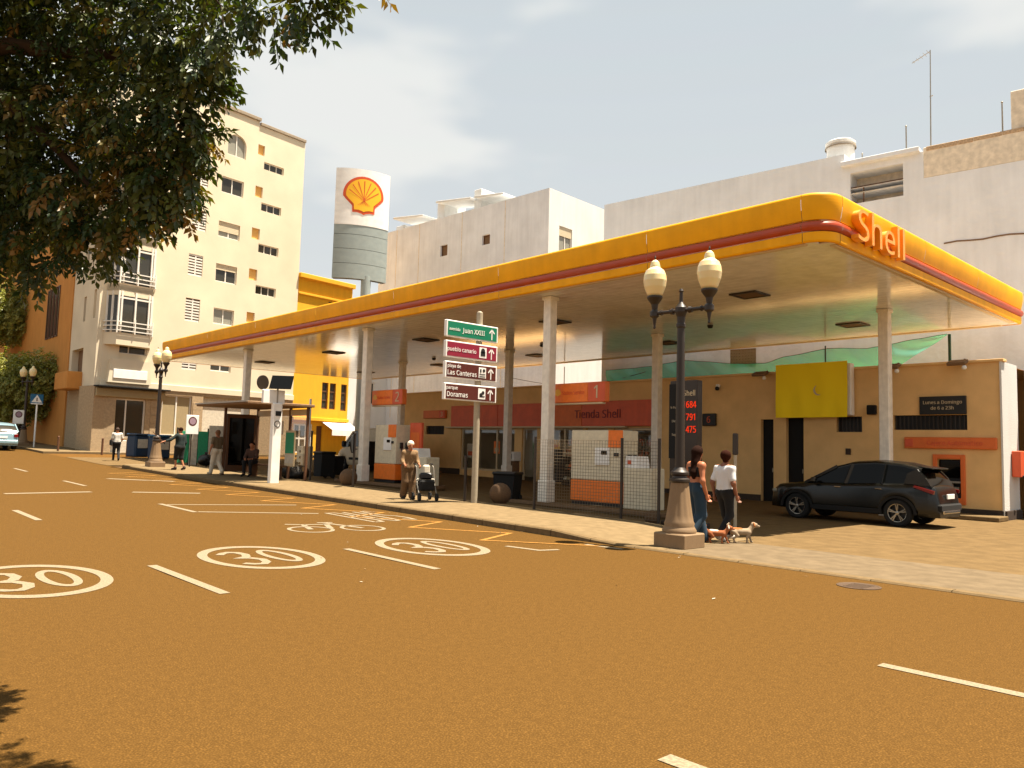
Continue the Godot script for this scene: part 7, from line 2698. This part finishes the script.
# ------------------------------------------------------------------ trees
# a short drooping twig with pointed leaves, each folded along its rib
func twig_mesh(leaf: float, count: int, length: float, seed_: int) -> ArrayMesh:
	var r := RandomNumberGenerator.new()
	r.seed = seed_
	var mb := MB.new()
	mb.colored = true
	mb.col = Color(0.35, 0.25, 0.15)
	mb.tube(Vector3.ZERO, Vector3(0, -length * 0.25, length), leaf * 0.05, leaf * 0.02, 3, false)
	for i in count:
		var s := (i + 0.6) / count
		var p := Vector3(0, -length * 0.25 * s, length * s)
		var a := i * 2.4 + r.randf_range(-0.5, 0.5)
		var d := Vector3(cos(a) * 0.9, sin(a) * 0.5 - 0.45, 0.55 + r.randf_range(-0.2, 0.3)).normalized()
		var side := d.cross(Vector3(r.randf_range(-0.6, 0.6), 1, r.randf_range(-0.6, 0.6))).normalized()
		var nn := side.cross(d).normalized()
		var l := leaf * r.randf_range(0.75, 1.2)
		var w := l * 0.26
		var g := r.randf_range(0.75, 1.15)
		mb.col = Color(g, g, g)
		var b := p + d * l * 0.12
		var m := p + d * l * 0.55 - nn * l * 0.05
		var tip := p + d * l * 1.1 - nn * l * 0.16
		var lf := m + side * w + nn * w * 0.35
		var rt := m - side * w + nn * w * 0.35
		mb.tri(b, m, lf, nn, nn, (nn - side * 0.4).normalized())
		mb.tri(m, tip, lf, nn, nn, (nn - side * 0.4).normalized())
		mb.tri(b, rt, m, nn, (nn + side * 0.4).normalized(), nn)
		mb.tri(m, rt, tip, nn, (nn + side * 0.4).normalized(), nn)
	return mb.mesh()

func leaf_material(back: Color) -> StandardMaterial3D:
	var m := StandardMaterial3D.new()
	m.vertex_color_use_as_albedo = true
	m.roughness = 0.42
	m.cull_mode = BaseMaterial3D.CULL_DISABLED
	m.backlight_enabled = true
	m.backlight = back
	return m

# puffs: [x, y, z, radius]; twigs sit near the outside of every puff and point outwards and down
func crown(parent: Node3D, puffs: Array, mesh: ArrayMesh, mat: Material, per_area: float, tint: Callable, seed_: int) -> void:
	var r := RandomNumberGenerator.new()
	r.seed = seed_
	var xs := []
	var cs := []
	for p in puffs:
		var c := Vector3(p[0], p[1], p[2])
		var rad: float = p[3]
		var n := int(maxf(5.0, per_area * rad * rad))
		for i in n:
			var d := Vector3(r.randfn(), r.randfn(), r.randfn()).normalized()
			var q := c + d * rad * pow(r.randf(), 0.38) * r.randf_range(0.8, 1.12) * Vector3(1.0, 0.85, 1.0)
			var f := (d * 0.8 + Vector3(r.randf_range(-0.6, 0.6), -0.45 + r.randf_range(-0.4, 0.4), r.randf_range(-0.6, 0.6))).normalized()
			var up := Vector3.UP if absf(f.y) < 0.95 else Vector3.RIGHT
			var bs := Basis.looking_at(-f, up).scaled(Vector3.ONE * r.randf_range(0.75, 1.2))
			xs.append(Transform3D(bs, q))
			cs.append(tint.call(q, r))
	var mm := MultiMesh.new()
	mm.transform_format = MultiMesh.TRANSFORM_3D
	mm.use_colors = true
	mm.mesh = mesh
	mm.instance_count = xs.size()
	for i in xs.size():
		mm.set_instance_transform(i, xs[i])
		mm.set_instance_color(i, cs[i])
	var o := MultiMeshInstance3D.new()
	o.name = "crown"
	o.set_meta("kind", "stuff")
	o.multimesh = mm
	o.material_override = mat
	parent.add_child(o, true)

func trees() -> void:
	# near tree on the pavement beside the camera, trunk out of frame at left
	var t := thing("street_tree", "near leafy tree overhanging the upper left corner", "tree")
	var puffs := [[-6.42, 4.48, -1.0, 0.61], [-5.68, 4.41, -1.36, 0.54], [-4.97, 4.21, -1.56, 0.35], [-6.0, 3.83, -1.23, 0.59], [-5.2, 3.78, -1.51, 0.38], [-4.8, 3.76, -1.65, 0.23], [-6.48, 3.55, -1.04, 0.61], [-5.66, 3.29, -1.37, 0.43], [-5.18, 3.4, -1.58, 0.32], [-4.9, 3.5, -1.73, 0.19], [-6.18, 3.03, -1.14, 0.35], [-5.7, 2.96, -1.37, 0.23], [-5.38, 3.11, -1.55, 0.23], [-5.12, 3.21, -1.67, 0.18], [-4.61, 3.93, -1.68, 0.18], [-6.79, 4.32, -0.61, 0.79], [-6.83, 3.32, -0.69, 0.65], [-5.24, 4.83, -1.33, 0.51], [-4.51, 4.47, -1.58, 0.29], [-6.13, 5.14, -0.93, 0.69], [-4.23, 4.03, -1.64, 0.16], [-3.99, 4.03, -1.75, 0.13], [-3.76, 4.03, -1.85, 0.14], [-3.58, 4.1, -1.92, 0.09], [-3.36, 4.1, -2.0, 0.06], [-3.75, 3.95, -1.85, 0.05], [-3.66, 4.03, -1.9, 0.04], [-4.74, 3.95, -1.66, 0.17], [-4.9, 3.6, -1.68, 0.2], [-5.05, 3.3, -1.62, 0.2]]
	# the rest of the crown, above and to the left
	var rest := [[-7.6, 4.6, 0.4, 1.0], [-7.4, 3.7, 0.6, 0.8], [-6.4, 5.6, 0.2, 1.0], [-5.2, 5.6, -0.4, 0.8], [-7.4, 5.8, 1.4, 1.1], [-5.8, 5.9, 1.4, 1.0], [-4.4, 5.3, 0.4, 0.7], [-4.0, 4.6, -0.8, 0.45], [-8.4, 5.0, 1.6, 1.0], [-6.4, 6.6, 1.0, 1.0], [-4.6, 4.9, 1.8, 0.8], [-6.0, 4.8, 3.0, 1.0], [-7.6, 4.7, 3.0, 0.9], [-3.4, 4.9, -0.2, 0.5]]
	var mat := leaf_material(Color(0.75, 0.75, 0.35))
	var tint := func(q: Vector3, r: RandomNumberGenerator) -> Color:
		var tawny := r.randf() < 0.03 or (q.x > -5.6 and q.y < 3.75 and r.randf() < 0.2)  # a few dry leaves; lower right edge also has golden backlight painted in
		if tawny: return Color(0.30, 0.175, 0.055).lerp(Color(0.19, 0.15, 0.035), r.randf())
		return Color(0.022, 0.050, 0.014).lerp(Color(0.13, 0.155, 0.03), pow(r.randf(), 1.6))
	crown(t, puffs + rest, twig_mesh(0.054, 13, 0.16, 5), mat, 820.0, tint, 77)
	var mb := MB.new()
	mb.path([Vector3(-6.6, -0.1, 2.0), Vector3(-6.55, 0.8, 1.98), Vector3(-6.45, 1.8, 1.85), Vector3(-6.4, 2.6, 1.6)], 0.24, 14, 0.17)
	part("trunk", mb, M.bark, t)
	var limb := func(pts: Array, r0: float, r1: float) -> void:
		var m2 := MB.new()
		m2.path(pts, r0, 7, r1)
		part("limb", m2, M.bark, t)
	limb.call([Vector3(-6.4, 2.5, 1.65), Vector3(-6.3, 3.4, 0.8), Vector3(-6.2, 4.0, -0.1), Vector3(-5.9, 4.2, -0.9), Vector3(-5.3, 4.1, -1.4)], 0.13, 0.03)
	limb.call([Vector3(-6.2, 3.9, 0.0), Vector3(-6.6, 3.8, -0.6), Vector3(-6.5, 3.4, -1.0)], 0.06, 0.015)
	limb.call([Vector3(-6.0, 4.1, -0.6), Vector3(-5.7, 3.5, -1.2), Vector3(-5.5, 3.15, -1.45)], 0.045, 0.008)
	limb.call([Vector3(-6.4, 2.5, 1.65), Vector3(-6.1, 4.0, 1.2), Vector3(-5.3, 5.0, 0.3), Vector3(-4.6, 4.8, -0.8), Vector3(-4.0, 4.2, -1.6), Vector3(-3.6, 4.14, -1.9), Vector3(-3.35, 4.13, -2.0)], 0.12, 0.006)
	limb.call([Vector3(-6.4, 2.5, 1.65), Vector3(-6.9, 3.8, 2.0), Vector3(-7.3, 5.2, 1.6)], 0.12, 0.03)
	limb.call([Vector3(-6.4, 2.5, 1.65), Vector3(-6.2, 4.2, 2.3), Vector3(-6.2, 5.4, 1.8)], 0.11, 0.03)
	limb.call([Vector3(-4.3, 4.4, -1.3), Vector3(-4.25, 4.1, -1.62), Vector3(-4.22, 3.82, -1.66)], 0.006, 0.003)

	# clipped round trees on the far pavement
	var far_mesh := twig_mesh(0.22, 10, 0.5, 9)
	var fm := leaf_material(Color(0.9, 0.9, 0.5))
	var ft := func(q: Vector3, r: RandomNumberGenerator) -> Color:
		return Color(0.20, 0.24, 0.05).lerp(Color(0.46, 0.44, 0.11), r.randf())
	var specs := [[-62.8, -12.0, 3.3, 5.3, "round clipped tree behind the crossing sign"], [-67.5, -11.7, 3.2, 5.6, "round clipped tree behind the blue car, second down the street"], [-74.0, -11.4, 4.0, 11.0, "taller tree further down the street above the clipped ones"]]
	for i in specs.size():
		var s: Array = specs[i]
		var tr := thing("pavement_tree", s[4], "tree", Vector3(s[0], gy(s[0]), s[1]), 0.0, "trees along the far pavement")
		var pf := []
		var r := RandomNumberGenerator.new()
		r.seed = 100 + i
		for k in 16:
			var d := Vector3(r.randfn(), r.randfn() * 0.7, r.randfn()).normalized()
			pf.append([d.x * s[2] * 0.62, s[3] - gy(s[0]) + d.y * s[2] * 0.45, d.z * s[2] * 0.62, s[2] * 0.42])
		pf.append([0, s[3] - gy(s[0]), 0, s[2] * 0.7])
		crown(tr, pf, far_mesh, fm, 75.0, ft, 300 + i)
		mb = MB.new()
		mb.path([Vector3(0, -0.2, 0), Vector3(0.1, 1.2, 0.05), Vector3(0.0, 2.4, 0), Vector3(0.05, s[3] - 2.0, 0)], 0.32, 12, 0.2)
		part("trunk", mb, M.bark, tr)
		for k in 4:
			var a := k * 1.6 + i
			mb = MB.new()
			mb.path([Vector3(0, 2.4, 0), Vector3(cos(a) * 0.7, 3.2, sin(a) * 0.7), Vector3(cos(a) * 1.6, s[3] - 1.0, sin(a) * 1.6)], 0.14, 7, 0.04)
			part("limb", mb, M.bark, tr)
